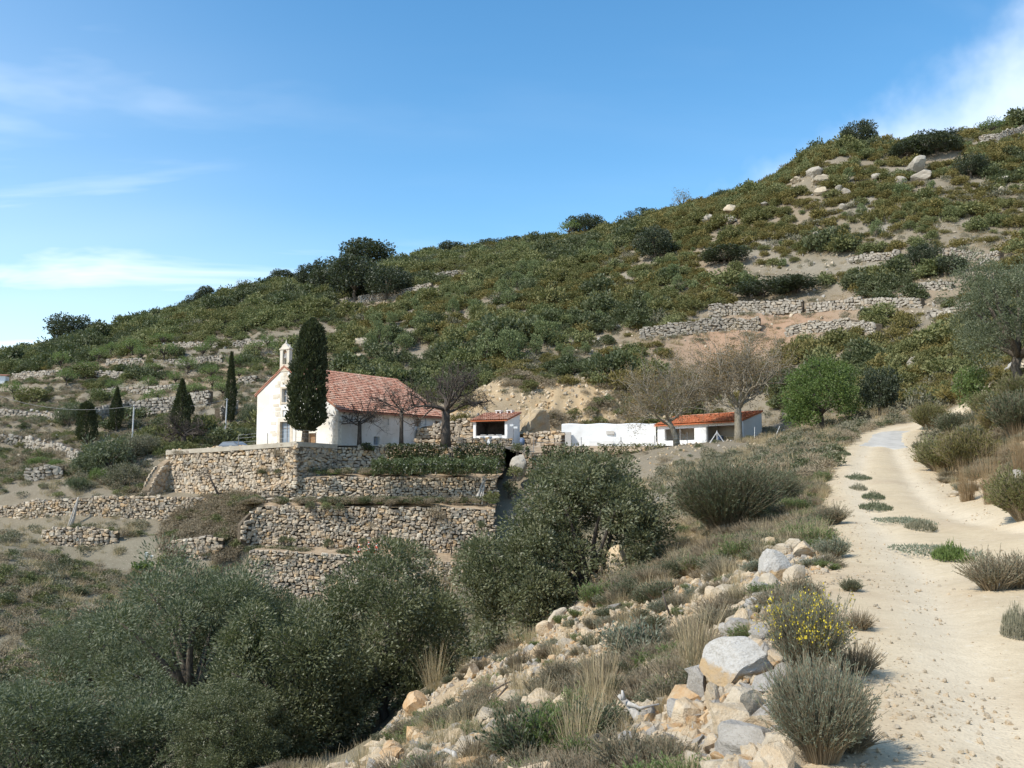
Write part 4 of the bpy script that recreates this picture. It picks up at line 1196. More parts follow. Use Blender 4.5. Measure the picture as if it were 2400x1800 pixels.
def bare(seed, height, trunk_h, r0, levels=(7, 5, 4, 3), spread=0.9, droop=0.0, ratio=0.62, first=0.55, lean=(0, 0), bark='dark_bark', twig_r=0.012, upward=0.35, leafcards=0, leaf_s=0.14):
    r = np.random.default_rng(seed)
    mb = MB()
    def path(a, d, L, k, bend):
        pts = [np.array(a)]
        d = np.array(d)
        for i in range(k):
            d = unit(d + r.normal(0, bend, 3) + np.array([0, 0, upward * 0.12 - droop * 0.1]))
            pts.append(pts[-1] + d * L / k)
        return np.array(pts), d
    top = np.array([lean[0], lean[1], trunk_h])
    tp = np.array([[0, 0, -0.4], [lean[0] * .12, lean[1] * .12, trunk_h * .3], [lean[0] * .45, lean[1] * .45, trunk_h * .65], top])
    mb.tube(tp, [r0 * 1.3, r0 * 1.0, r0 * 0.9, r0 * 0.85], 10)
    segs = [(top, unit(top - tp[-2]), (height - trunk_h) * first, r0 * 0.8)]
    tips = []
    cur = []
    for k in range(levels[0]):
        a = 2 * math.pi * (k + r.uniform(-.3, .3)) / levels[0]
        d = unit(np.array([math.cos(a) * spread, math.sin(a) * spread, upward + r.uniform(0.1, 0.9)]))
        s0 = top - np.array([0, 0, r.uniform(0, 0.18) * trunk_h])
        cur.append((s0, d, (height - trunk_h) * first * r.uniform(0.75, 1.2), r0 * r.uniform(0.26, 0.42)))
    for lv, nb in enumerate(list(levels[1:]) + [0]):
        nxt = []
        for a, d, L, rad in cur:
            k = 5 if lv < 2 else 3
            pts, de = path(a, d, L, k, 0.22 if lv < 2 else 0.3)
            mb.tube(pts, np.linspace(rad, max(rad * 0.45, twig_r * 0.6), len(pts)), 6 if lv == 0 else (4 if lv == 1 else 3), cap=False)
            if nb == 0:
                tips.append(pts[-1]); tips.append(pts[len(pts) // 2]); continue
            for j in range(nb):
                t = 0.3 + 0.7 * (j + r.random()) / nb
                i = min(len(pts) - 2, int(t * (len(pts) - 1)))
                q = pts[i] + (pts[i + 1] - pts[i]) * (t * (len(pts) - 1) - i)
                dd = unit(unit(pts[i + 1] - pts[i]) * 0.75 + rand_dir(r, 1)[0] * 0.75 + np.array([0, 0, upward * 0.5 - droop]))
                nxt.append((q, dd, L * ratio * r.uniform(0.7, 1.15), max(rad * 0.5, twig_r)))
        cur = nxt
    tr = mb.mesh('branches', MAT[bark], True)
    cr = None
    if leafcards:
        tips = np.array(tips)
        k = r.integers(0, len(tips), leafcards)
        p = tips[k] + r.normal(0, 0.25, (leafcards, 3))
        cr = leaves_mesh('buds', p, rand_dir(r, leafcards), leaf_s, leaf_s * 0.7, r, MAT['bud'])
    return tr, cr

def cypress(seed, h, w, n=9000, L=0.3, Wd=0.12, top=0.35, leaf='cypress_leaf', clear=0.6):
    r = np.random.default_rng(seed)
    t = r.random(n) ** 0.85
    a = r.random(n) * 2 * np.pi
    prof = np.sin(np.clip(t * 0.94 + 0.06, 0, 1) ** 0.55 * np.pi) ** 0.55
    prof = np.where(t > 0.45, np.maximum(prof, 0) * (1 - (t - 0.45) / 0.55 * (1 - top)), np.minimum(1, 0.62 + t * 1.2))
    if top > 0.5: prof = np.interp(t, [0, .04, .12, .28, .45, .76, .9, 1], [.45, .75, .97, 1.0, .90, .74, .52, .30])
    prof *= np.clip((1 - t) / 0.06, 0.05, 1)
    q = np.stack([np.cos(a) * 2.0, np.sin(a) * 2.0, t * h * 0.9], -1)
    lump = 1 + 0.8 * fbm(q * 0.8 + seed, 3, seed) + 0.5 * fbm(q * 2.2, 2, seed + 4)
    rad = w / 2 * prof * lump * (0.72 + 0.28 * r.random(n) ** 0.4)
    rad = rad * np.where(r.random(n) < 0.08, r.uniform(1.05, 1.28, n), 1)
    p = np.stack([np.cos(a) * rad, np.sin(a) * rad, clear + t * (h - clear)], -1)
    d = np.stack([np.cos(a) * 0.6, np.sin(a) * 0.6, np.full(n, 1.0)], -1) + 0.55 * rand_dir(r, n)
    crown = leaves_mesh('crown', p, d, L * r.uniform(0.7, 1.3, n), Wd, r, MAT[leaf], np.clip(lump - 0.5, 0, 1))
    mb = MB(); mb.tube([[0, 0, -0.4], [0, 0, clear], [0, 0, h * 0.5], [0, 0, h * 0.85]], [w * .1 + .05, w * .085 + .03, w * .05, .03], 8)
    return mb.mesh('trunk', MAT['bark'], True), crown

def shrub(seed, radii, n_clumps, cr, per, L, Wd, leaf, up=0.4, lump=0.35, stems=10):
    r = np.random.default_rng(seed)
    C = ellipsoid_clumps(r, (0, 0, radii[2] * 0.55), (radii[0], radii[1], radii[2] * 0.75), n_clumps, lump, 0.35, 0.35, seed)
    C[:, 2] = np.maximum(C[:, 2], cr * 0.4)
    p, d, t = clump_leaves(r, C, cr, per, up)
    p[:, 2] = np.maximum(p[:, 2], -0.05)
    crown = leaves_mesh('foliage', p, d, L * r.uniform(0.7, 1.3, len(p)), Wd, r, MAT[leaf], t)
    mb = MB()
    for q in C[r.choice(len(C), min(stems, len(C)), replace=False)]:
        s = r.normal(0, 0.08, 3) * [1, 1, 0]
        mb.tube([s - [0, 0, .2], s * .5 + q * 0.45 + [0, 0, q[2] * .1], q], [0.035 * radii[2], 0.022 * radii[2], 0.008 * radii[2]], 4, cap=False)
    return mb.mesh('stems', MAT['bark']), crown

def blades(seed, n, h, spread, w, mat, base_r=0.15, bend=0.5, name='blades', segs=3, hvar=0.35, tmul=1.0):
    """thin curved blades or stalks rising from a tuft"""
    r = np.random.default_rng(seed)
    a = r.random(n) * 2 * np.pi; br = base_r * np.sqrt(r.random(n))
    b0 = np.stack([np.cos(a) * br, np.sin(a) * br, np.full(n, -0.03)], -1)
    out = np.stack([np.cos(a), np.sin(a), 0 * a], -1) * 0.7 + rand_dir(r, n) * [0.7, 0.7, 0]
    hh = h * (1 - hvar + hvar * 2 * r.random(n)) * 0.9
    sp = spread * r.uniform(0.2, 1.0, n)
    side = unit(np.cross(out, [0, 0, 1.0]) + 0.6 * rand_dir(r, n))
    rows = []
    for k in range(segs + 1):
        t = k / segs
        c_ = b0 + out * (sp * (t * (1 - bend) + bend * t * t))[:, None] + np.array([0, 0, 1.0]) * (hh * (t - 0.28 * bend * t * t))[:, None]
        ww = w * (1 - 0.8 * t)
        rows.append(c_ - side * ww / 2); rows.append(c_ + side * ww / 2)
    V = np.stack(rows, 1)                               # n, 2(segs+1), 3
    m_ = 2 * (segs + 1)
    Q = np.concatenate([np.stack([np.arange(n) * m_ + 2 * k, np.arange(n) * m_ + 2 * k + 1, np.arange(n) * m_ + 2 * k + 3, np.arange(n) * m_ + 2 * k + 2], -1) for k in range(segs)])
    t = np.repeat(np.clip(r.random(n) * tmul, 0, 1), m_)
    return mesh(name, V.reshape(-1, 3), Q, MAT[mat], False, tint=t), b0, out, hh, sp

def twigbush(seed, n, h, w, twig='dry_twig', leaf=None, leaves_per=6, leaf_L=0.03, leaf_W=0.008, tw=0.005, fork=3):
    """a springy bush of thin stems that fork, with small narrow leaves"""
    r = np.random.default_rng(seed)
    mb_p = []; 
    a = r.random(n) * 2 * np.pi; el = r.random(n) ** 0.7
    d = unit(np.stack([np.cos(a) * el * w / h * 1.2, np.sin(a) * el * w / h * 1.2, np.full(n, 1.0)], -1))
    L = h * r.uniform(0.65, 1.05, n)
    p0 = np.stack([np.cos(a), np.sin(a), 0 * a], -1) * (0.12 * w * np.sqrt(r.random(n)))[:, None]
    segs = []
    p1 = p0 + d * (L * 0.45)[:, None]
    d2 = unit(d + 0.25 * rand_dir(r, n))
    segs.append((p0 - [0, 0, 0.05], p1, tw * 1.6, tw))
    lp = []; ld = []
    for k in range(fork):
        dk = unit(d2 + 0.38 * rand_dir(r, n) + [0, 0, 0.15])
        s = p0 + (p1 - p0) * r.uniform(0.5, 1.0, n)[:, None]
        e = s + dk * (L * r.uniform(0.35, 0.6, n))[:, None]
        segs.append((s, e, tw, tw * 0.5))
        if leaf:
            for j in range(leaves_per):
                t = r.uniform(0.15, 1.0, n)[:, None]
                lp.append(s + (e - s) * t); ld.append(unit(dk + 0.7 * rand_dir(r, n)))
    Vs = []; Qs = []; nn = 0; tv = []
    for s, e, w0, w1 in segs:
        ax = unit(e - s); sd = unit(np.cross(ax, rand_dir(r, n))); s2 = np.cross(ax, sd)
        for q in (sd, s2):
            V = np.stack([s - q * w0, s + q * w0, e + q * w1, e - q * w1], 1).reshape(-1, 3)
            Vs.append(V); Qs.append(np.arange(4 * n).reshape(-1, 4) + nn); nn += 4 * n; tv.append(np.repeat(r.random(n), 4))
    st = mesh('stems', np.concatenate(Vs), np.concatenate(Qs), MAT[twig], tint=np.concatenate(tv))
    lf = None
    tipsV = np.concatenate([e for s, e, _, _ in segs[1:]])
    if leaf:
        p = np.concatenate(lp); dd = np.concatenate(ld)
        lf = leaves_mesh('foliage', p, dd, leaf_L * r.uniform(0.6, 1.4, len(p)), leaf_W, r, MAT[leaf])
    return st, lf, tipsV

# ---- copies of one kind share mesh data
def plant(name, parts, loc, label, cat, group=None, rz=0.0, s=1.0, sz=None, tilt=(0, 0)):
    """parts: (part name, mesh) pairs"""
    o = thing(name, loc, label, cat, group, rz, (s, s, sz if sz else s))
    if tilt != (0, 0): o.rotation_euler = (tilt[0], tilt[1], rz)
    for pn, me in parts:
        if me is not None:
            link(pn, me, o)
    return o

# ---- scatter of uncountable cover with geometry nodes
def scatter(name, label, pts, rots, scl, idx, meshes):
    me = bpy.data.meshes.new(name)
    n = len(pts)
    me.vertices.add(n); me.vertices.foreach_set('co', np.asarray(pts, np.float32).ravel())
    for an, arr in (('rot', rots), ('scl', scl)):
        a = me.attributes.new(an, 'FLOAT_VECTOR', 'POINT'); a.data.foreach_set('vector', np.asarray(arr, np.float32).ravel())
    a = me.attributes.new('pick', 'INT', 'POINT'); a.data.foreach_set('value', np.asarray(idx, np.int32))
    o = link(name, me)
    tag(o, label, None, None, 'stuff')
    cc = bpy.data.collections.new(name + '_kinds')
    for k, m_ in enumerate(meshes):
        q = bpy.data.objects.new('%s_kind_%02d' % (name, k), m_); cc.objects.link(q)
    ng = bpy.data.node_groups.new(name, 'GeometryNodeTree')
    ng.interface.new_socket('Geometry', in_out='INPUT', socket_type='NodeSocketGeometry')
    ng.interface.new_socket('Geometry', in_out='OUTPUT', socket_type='NodeSocketGeometry')
    N = ng.nodes; Lk = ng.links.new
    gi = N.new('NodeGroupInput'); go = N.new('NodeGroupOutput')
    ip = N.new('GeometryNodeInstanceOnPoints'); ci = N.new('GeometryNodeCollectionInfo')
    ci.inputs['Collection'].default_value = cc; ci.inputs['Separate Children'].default_value = True; ci.inputs['Reset Children'].default_value = True
    def attr(nm, dt):
        q = N.new('GeometryNodeInputNamedAttribute'); q.data_type = dt; q.inputs['Name'].default_value = nm
        return q.outputs['Attribute']
    er = N.new('FunctionNodeEulerToRotation')
    Lk(attr('rot', 'FLOAT_VECTOR'), er.inputs[0]); Lk(er.outputs[0], ip.inputs['Rotation'])
    Lk(attr('scl', 'FLOAT_VECTOR'), ip.inputs['Scale']); Lk(attr('pick', 'INT'), ip.inputs['Instance Index'])
    ip.inputs['Pick Instance'].default_value = True
    Lk(gi.outputs[0], ip.inputs['Points']); Lk(ci.outputs[0], ip.inputs['Instance']); Lk(ip.outputs[0], go.inputs[0])
    md = o.modifiers.new('scatter', 'NODES'); md.node_group = ng
    return o
EXCL = []      # spots that scattered scrub keeps clear: x, y, radius, clearance towards the valley
# ------------------------------------------------------------------ rock outcrops and old walls on the hill
def rock_mesh(seed, mat, sub=3, rough=0.28, boxy=0.5, scale=(1, 1, 1), strata=0.0):
    r = np.random.default_rng(seed)
    import bmesh
    bm = bmesh.new(); bmesh.ops.create_icosphere(bm, subdivisions=sub, radius=1.0)
    V = np.array([v.co[:] for v in bm.verts]); T = np.array([[v.index for v in f.verts] for f in bm.faces]); bm.free()
    # cut by a few random planes for facets, then roughen
    for _ in range(11):
        nrm_ = rand_dir(r, 1)[0]; d0 = r.uniform(0.42, 0.8)
        s = V @ nrm_
        V = V - np.outer(np.maximum(s - d0, 0), nrm_) * 0.96
    V = V * (1 + rough * 0.45 * fbm(V * 1.7 + seed, 3, seed)[:, None]) + rough * 0.12 * np.stack([fbm(V * 5 + seed + k * 9, 2, seed + k) for k in range(3)], -1)
    if strata: V[:, 2] += strata * 0.1 * np.sin(V[:, 2] * 14 + 3 * fbm(V * 2, 2, seed))
    V = V * np.array(scale)
    return mesh('rock', V, T, MAT[mat], False)
def rock_mat(name, c1, c2, c3, amt=0.5):
    m, b = new_mat(name)
    p = b.n('ShaderNodeTexCoord').outputs['Object']
    geo = b.n('ShaderNodeNewGeometry')
    n = b.noise(p, 1.6, 6, 0.65); n2 = b.noise(p, 9, 5, 0.7)
    c = b.mix(b.smooth(n, 0.38, 0.62), c1, c2)
    c = b.mix(b.math('MULTIPLY', b.smooth(n2, 0.5, 0.7), amt), c, c3)
    c = b.mix(b.math('MULTIPLY', objrand(b), 0.25), c, (0.30, 0.25, 0.19))
    finish(b, c, 0.93, 0.12, bump=b.math('ADD', n2, b.noise(p, 3.2, 4, 0.6)), bump_s=0.55, bump_d=0.06)
    return m
MAT['limestone'] = rock_mat('limestone', (0.43, 0.39, 0.32), (0.33, 0.29, 0.235), (0.17, 0.15, 0.125), 0.6)
MAT['ochre_rock'] = rock_mat('ochre_rock', (0.57, 0.43, 0.27), (0.63, 0.52, 0.37), (0.42, 0.29, 0.16), 0.5)
MAT['pale_rock'] = rock_mat('pale_rock', (0.54, 0.455, 0.335), (0.46, 0.38, 0.27), (0.30, 0.24, 0.17), 0.5)
MAT['grey_rock'] = rock_mat('grey_rock', (0.34, 0.315, 0.275), (0.42, 0.39, 0.345), (0.19, 0.165, 0.135), 0.6)
MAT['orange_rock'] = rock_mat('orange_rock', (0.52, 0.31, 0.14), (0.58, 0.42, 0.25), (0.36, 0.22, 0.12), 0.4)
MAT['lichen_rock'] = rock_mat('lichen_rock', (0.44, 0.415, 0.37), (0.24, 0.215, 0.18), (0.52, 0.50, 0.465), 0.65)

MAT['crag_rock'] = rock_mat('crag_rock', (0.47, 0.36, 0.22), (0.36, 0.29, 0.20), (0.20, 0.165, 0.12), 0.6)
def on_px(px, py, Y=None):
    if Y is None: return site(px, py)
    q = P(px, py, Y); return np.array([q[0], q[1], float(zt(q[0], q[1]))])

hill_rocks = [  # px, py of the middle, width, height in photograph pixels, label
 (2150, 352, 58, 32, 'round pale boulder on top of the hilltop outcrop'), (2148, 388, 58, 36, 'split rock pillar under the round hilltop boulder'),
 (2160, 414, 44, 20, 'grey slab at the foot of the hilltop rock pillar'), (2108, 428, 32, 22, 'tilted grey rock left of the hilltop rock pillar'),
 (1908, 408, 42, 22, 'pale ledge of rock high on the left shoulder of the summit'), (1915, 426, 50, 22, 'second pale rock ledge below the summit shoulder'), (1862, 424, 30, 16, 'small tan rock left of the summit ledges'),
 (1924, 448, 30, 20, 'leaning grey boulder below the summit ledges'), (1967, 445, 26, 22, 'upright boulder at the middle of the upper slope'), (1983, 452, 22, 16, 'small boulder touching the upright one on the upper slope'),
 (1976, 490, 20, 14, 'lone pale boulder in the rusty scrub'), (2052, 420, 24, 14, 'low pale rock between two dark bushes near the summit'),
 (2348, 424, 28, 18, 'pale boulder high up near the right edge'), (2346, 450, 24, 18, 'lower pale boulder near the right edge'), (1808, 448, 14, 14, 'small rock on the slope left of the ledges'),
 (1716, 492, 42, 22, 'broad grey boulder on the skyline crag'), (1712, 512, 34, 22, 'tan broken rock under the skyline crag boulder'), (1657, 514, 24, 22, 'left tan rock of the skyline crag'), (1790, 482, 26, 10, 'flat pale slab right of the skyline crag'),
 (1912, 551, 14, 11, 'tiny grey boulder in the middle of the rusty scrub'), (1448, 770, 18, 10, 'white rock above the bare plane trees'), (1088, 805, 18, 10, 'white rock on the slope above the barbecue hut'),
 (848, 805, 30, 28, 'grey rock face left of the junipers above the chapel roof'), (845, 840, 26, 26, 'stacked tan rocks above the chapel roof'), (904, 872, 22, 20, 'grey rock just over the chapel ridge'),
 (775, 702, 22, 14, 'pale rock beneath the oak clump'), (1545, 710, 16, 10, 'little white rock below the small junipers'),
]
HR = [rock_mesh(700 + i, 'limestone', 3, 0.7) for i in range(5)] + [rock_mesh(710 + i, 'pale_rock', 3, 0.8, strata=0.8) for i in range(3)]
for i, (px, py, w, h, lab) in enumerate(hill_rocks):
    q = site(px, py + h * 0.42)
    k = q[1] / F
    EXCL.append((q[0], q[1], w * k * .55, w * k * .6 + 1.2))
    link_o = link('boulder', HR[i % len(HR)], None, tuple(q + np.array([0, -0.3, h * k * 0.30])), (random.Random(i).uniform(-.2, .2), 0, i * 1.3), (w * k * 0.62, w * k * 0.55, h * k * 0.72))
    tag(link_o, lab, 'boulder', 'rocks on the hillside', 'thing')
# big overhanging crag behind the barbecue hut
q = np.array([P(1258, 985, 105)[0], 105.0, 1.4])
o = link('crag', rock_mesh(733, 'crag_rock', 5, 1.1, strata=0.5), None, tuple(q + [0.1, 0, 2.1]), (0.1, -0.42, 0.4), (3.3, 2.3, 2.5)); tag(o, 'large overhanging tan crag right of the barbecue hut', 'rock', None, 'thing')

def hill_wall(label, pix, h, course=0.34, width=0.55, mat='greystone', ragged=0.3, singles=0):
    pts = []
    for px, py in pix:
        q = site(px, py); EXCL.append((q[0], q[1], 2.2, 2.6)); pts.append((q[0], q[1] - 0.25, q[2] - 0.25, q[2] + h))
    return stone_wall(label, pts, course, width, singles, mat, 0.7, ragged, group='old terrace walls on the hill')
HW = [
 ([(1500,800),(1560,790),(1640,782),(1700,775),(1780,780)], 1.9, 'old terrace wall right behind the bare plane crowns'),
 ([(1660,745),(1720,738),(1800,735),(1880,735)], 1.9, 'grey terrace wall above the plane trees, left half'),
 ([(1890,735),(1960,728),(2030,722),(2090,722),(2155,722)], 1.4, 'grey terrace wall above the plane trees, right half'),
 ([(1840,790),(1920,782),(1985,778),(2050,790)], 1.6, 'terrace wall over the bare red earth patch'),
 ([(1985,622),(2030,618),(2060,612),(2110,606)], 1.3, 'short upper hill wall left of the two dark bushes'),
 ([(2165,604),(2220,604),(2290,618),(2340,612)], 1.3, 'upper hill wall beside the orange earth gap'),
 ([(2135,688),(2190,682),(2230,680)], 1.2, 'short wall midway up the right-hand slope'), ([(2270,676),(2320,662)], 1.0, 'stub of wall near the right-hand olive'),
 ([(2170,748),(2215,742),(2262,732)], 1.0, 'low wall left of the bright green tree'),
 ([(840,714),(900,704),(960,690),(1010,680)], 1.5, 'pale stone wall right of the dark oak clump'), ([(985,660),(1040,652),(1075,650)], 1.2, 'higher pale wall over the slope of the oak clump'),
 ([(1322,574),(1340,574)], 1.6, 'stub of red stone wall under the lone skyline almond'),
 ([(1398,540),(1440,536),(1460,532)], 0.7, 'low wall on the skyline between dark bushes'),
 ([(2295,338),(2340,330),(2400,312)], 1.6, 'reddish stone wall on the summit at the right edge'),
 ([(30,888),(110,885),(200,882),(310,892)], 1.0, 'long low wall among the almond trees, far left'),
 ([(250,858),(330,856),(420,858),(520,850)], 1.1, 'almond terrace wall in the upper left slope'),
 ([(420,822),(500,818),(580,812),(640,815)], 1.2, 'stony terrace wall under the upper almonds'),
 ([(230,928),(320,925),(420,915)], 1.0, 'almond terrace wall above the utility pole'),
 ([(225,990),(300,978),(400,965),(490,958)], 2.0, 'tall pale terrace wall behind the bare spreading tree'),
 ([(520,985),(560,965)], 1.6, 'short wall beside the slender cypress'),
 ([(0,975),(70,985),(150,992)], 1.3, 'grey terrace wall at the far left edge'), ([(0,1035),(60,1045),(140,1062),(185,1085)], 1.1, 'sloping grey wall below the dark cypresses'),
 ([(560,905),(600,898)], 1.1, 'small wall just left of the chapel gable'), ([(60,1130),(110,1125),(150,1120)], 1.4, 'low pale wall above the left-hand garden wall'),
]
for pix, h, lab in HW:
    hill_wall(lab, pix, h)

# ------------------------------------------------------------------ trees on the hill
OAK = [broadleaf(500 + i, (2.6, 2.6, 2.0), (0, 0, 2.5), 95, 0.66, 62, 0.27, 0.17, 'holm_leaf', 'bark', 0.2, lump=0.35, shell=0.55) for i in range(3)]
ALM = [broadleaf(520 + i, (2.0, 2.0, 1.1), (0, 0, 2.5), 34, 0.55, 26, 0.24, 0.13, 'fresh_leaf', 'dark_bark', 0.13, lump=0.4, shell=0.3, n_limbs=14) for i in range(3)]
JUN = [broadleaf(540 + i, (1.15, 1.15, 1.7), (0, 0, 1.75), 46, 0.42, 34, 0.24, 0.12, 'juniper_leaf', 'bark', 0.1, lump=0.35, shell=0.5, up=0.9) for i in range(3)]
DRK = [broadleaf(560 + i, (1.6, 1.6, 1.2), (0, 0, 1.35), 50, 0.5, 34, 0.26, 0.17, 'scrub_leaf', 'bark', 0.1, lump=0.3) for i in range(2)]
def crest(px):
    ys = np.linspace(120, 300, 400); xs = (px - 1200) / F * ys
    k_ = int(np.argmax(zt(xs, ys) / ys)); return on(xs[k_], ys[k_])
def hill_tree(kind, name, px, py, w, h, label, cat, group, i, wid, hei, sink=0.1):
    q = site(px, py)
    if 'sky' in label or 'summit' in label:
        c_ = crest(px)
        row = 1080 - F * c_[2] / c_[1]
        q = c_ - [0, 0, max(0, (py - row)) * 0.4 * c_[1] / F]
        if abs(py - row) > 60: q = c_
        w *= 1.1; h *= 1.15
    k = q[1] / F
    EXCL.append((q[0], q[1], w * k * .45, w * k * .45 + 1.2))
    o = plant(name, [('trunk', kind[0]), ('crown', kind[1])], q - [0, 0, sink], label, cat, group, rz=i * 1.7)
    o.scale = (w * k / wid, w * k / wid, h * k / hei)
    return o
oaks = [(160,815,100,64,'big round dark oak on the left skyline'),(444,722,34,30,'left of two small oaks on the left skyline'),(470,712,44,42,'right, taller of two small oaks on the left skyline'),(515,694,30,24,'little round oak beside the thin skyline pine'),
 (655,666,60,36,'lone grey-green oak on the skyline left of the oak clump'),(722,676,62,62,'leftmost oak of the big dark clump'),(772,690,100,90,'second oak of the big dark clump'),(862,640,120,75,'highest oak of the big dark clump, against the sky'),(832,708,131,115,'broad front oak of the big dark clump'),(905,704,105,87,'right-hand oak of the big dark clump'),
 (1008,616,50,30,'low oak on the skyline right of the clump, left one'),(1062,606,70,34,'flat oak on the skyline right of the clump, right one'),(1142,592,48,28,'small oak alone on the middle skyline'),(1196,590,66,26,'bushy low oak on the middle skyline'),
 (1380,574,92,58,'dark oak beside the lone skyline almond'),(1535,612,92,84,'tall dark oak in the middle of the upper slope'),(1515,520,74,30,'dark spreading oak bush right of the bare skyline almond'),(2030,362,84,74,'dark oak tree standing on the summit shoulder'),
 (2195,366,120,64,'dark oak thicket behind the hilltop boulder'),(2275,420,80,60,'round oak bush right of the hilltop rock pillar'),(2120,372,90,44,'oak bush left of the hilltop boulder'),(2168,630,80,64,'left of the two dark oak bushes on the right slope'),(2228,648,76,52,'right of the two dark oak bushes on the right slope'),
 (1700,620,120,46,'broad oak bush over the bare slope'),(1790,700,150,50,'large low green oak thicket above the terrace walls'),(1870,690,110,48,'right half of the green thicket above the terrace walls')]
for i, (px, py, w, h, lab) in enumerate(oaks):
    hill_tree(OAK[i % 3], 'holm_oak', px, py, w, h, lab, 'oak tree', 'holm oaks on the hill', i, 5.9, 4.9)
alm = [(309,832),(332,848),(384,850),(266,838),(354,880),(142,866),(155,904),(267,920),(351,923),(494,889),(497,914),(411,904),(475,841),(627,829),(494,825),(600,830),(652,835),(364,952),(345,964),(459,936),(522,936),(275,946),(380,808),(32,936),(440,880),(545,870),(205,880),(230,850),(560,895),(420,935)]
ORD = ['first', 'second', 'third', 'fourth', 'fifth', 'sixth', 'seventh', 'eighth', 'ninth', 'tenth']
rowsA = {}
for px, py in alm:
    rowsA.setdefault(0 if py < 845 else 1 if py < 885 else 2 if py < 925 else 3, []).append((px, py))
alm_lab = {}
for rk, lst in rowsA.items():
    for k_, q_ in enumerate(sorted(lst)):
        alm_lab[q_] = '%s green almond tree from the left in the %s row of the left terraces' % (ORD[k_], ['top', 'upper middle', 'lower middle', 'lowest'][rk])
for i, (px, py) in enumerate(alm):
    rr_ = random.Random(i)
    hill_tree(ALM[i % 3], 'almond_tree', px, py + 2, rr_.uniform(38, 66), rr_.uniform(34, 48), alm_lab[(px, py)], 'almond tree', 'almond trees on the left terraces', i, 4.6, 3.9)
ju = [(1222,650,28,34),(1252,650,28,34),(1213,680,30,34),(1177,697,34,36),(1193,722,38,40),(1112,744,38,36),(1063,744,30,36),(1141,860,48,70),(1190,858,52,74),(1275,815,52,54),(1255,838,34,46),(1112,792,50,34),(1333,845,30,30),(1372,835,26,26),(1577,668,34,40),(1588,690,30,36),(1518,718,28,28),(1388,604,30,32),(1427,612,26,36),(1590,590,24,22),(887,808,28,48),(868,832,34,42),(906,812,26,40),(947,824,40,34),(919,762,28,26),(985,776,44,36),(880,770,34,30),(1160,790,40,40),(1215,835,40,50),(1300,790,34,30),(2055,560,28,38),(2020,520,26,34),(1990,430,26,30),(2290,680,40,30),(1330,770,28,26),(1090,700,26,24)]
for i, (px, py, w, h) in enumerate(ju):
    w *= 1.2; h *= 1.2
    hill_tree(JUN[i % 3], 'juniper', px, py, w, h, 'plump pale green juniper bush on the slope above the buildings', 'juniper', 'junipers on the slope', i, 2.9, 3.4)
dk = [(190,895,80,40,'dark bush among the almonds, far left'),(272,875,34,24,'small dark bush below the upper almonds'),(76,955,95,48,'wide dark bush near the left edge'),(234,950,60,44,'dark bush above the little dark cypress'),(588,853,52,36,'dark bush left of the bell gable'),(25,880,60,40,'dark scrubby tree at the far left edge'),(1190,782,70,58,'dark green bush in the middle of the juniper slope'),(1275,755,60,36,'dark bush left of the white rock on the slope'),(830,892,60,42,'dark bush just above the chapel roof, left one'),(885,880,70,44,'dark bush just above the chapel roof, right one'),(985,805,56,50,'dark bush with a pale bare stem above the roof')]
for i, (px, py, w, h, lab) in enumerate(dk):
    hill_tree(DRK[i % 2], 'bush', px, py, w, h, lab, 'bush', 'dark bushes on the hill', i, 4.1, 2.9)
# trees that stand out on the skyline
pine = broadleaf(590, (1.6, 1.6, 2.2), (0, 0, 2.6), 40, 0.5, 22, 0.3, 0.06, 'grey_leaf', 'bark', 0.12, lump=0.4, shell=0.2, n_limbs=14)
hill_tree(pine, 'pine_tree', 1606, 502, 58, 54, 'wispy grey pine on the skyline at the shoulder of the hill', 'pine tree', None, 1, 4.0, 5.2)
hill_tree(pine, 'pine_tree', 552, 688, 26, 34, 'thin grey pine on the left skyline', 'pine tree', None, 2, 4.0, 5.2)
hill_tree(ALM[0], 'almond_tree', 1336, 552, 56, 40, 'lone flat-topped almond on the middle skyline', 'almond tree', None, 1, 4.6, 3.9)
bs = bare(600, 3.6, 1.5, 0.14, (6, 4, 4), 1.1, upward=0.2)
for px, py, h, lab in ((1481, 528, 44, 'small bare almond tree on the skyline'), (1584, 506, 26, 'stubby bare tree left of the wispy skyline pine'), (2262, 322, 40, 'bare leaning tree on the summit skyline')):
    q = crest(px); s_ = 1.2 * h * q[1] / F / 3.6; EXCL.append((q[0], q[1], 2.5, 4))
    plant('bare_tree', [('branches', bs[0])], q, lab, 'tree', None, px * 0.3, s_, tilt=(0, 0.35 if px > 2000 else 0))
hill_tree(ALM[1], 'almond_tree', 2352, 316, 62, 44, 'small green tree on the summit near the right edge', 'almond tree', None, 2, 4.6, 3.9)

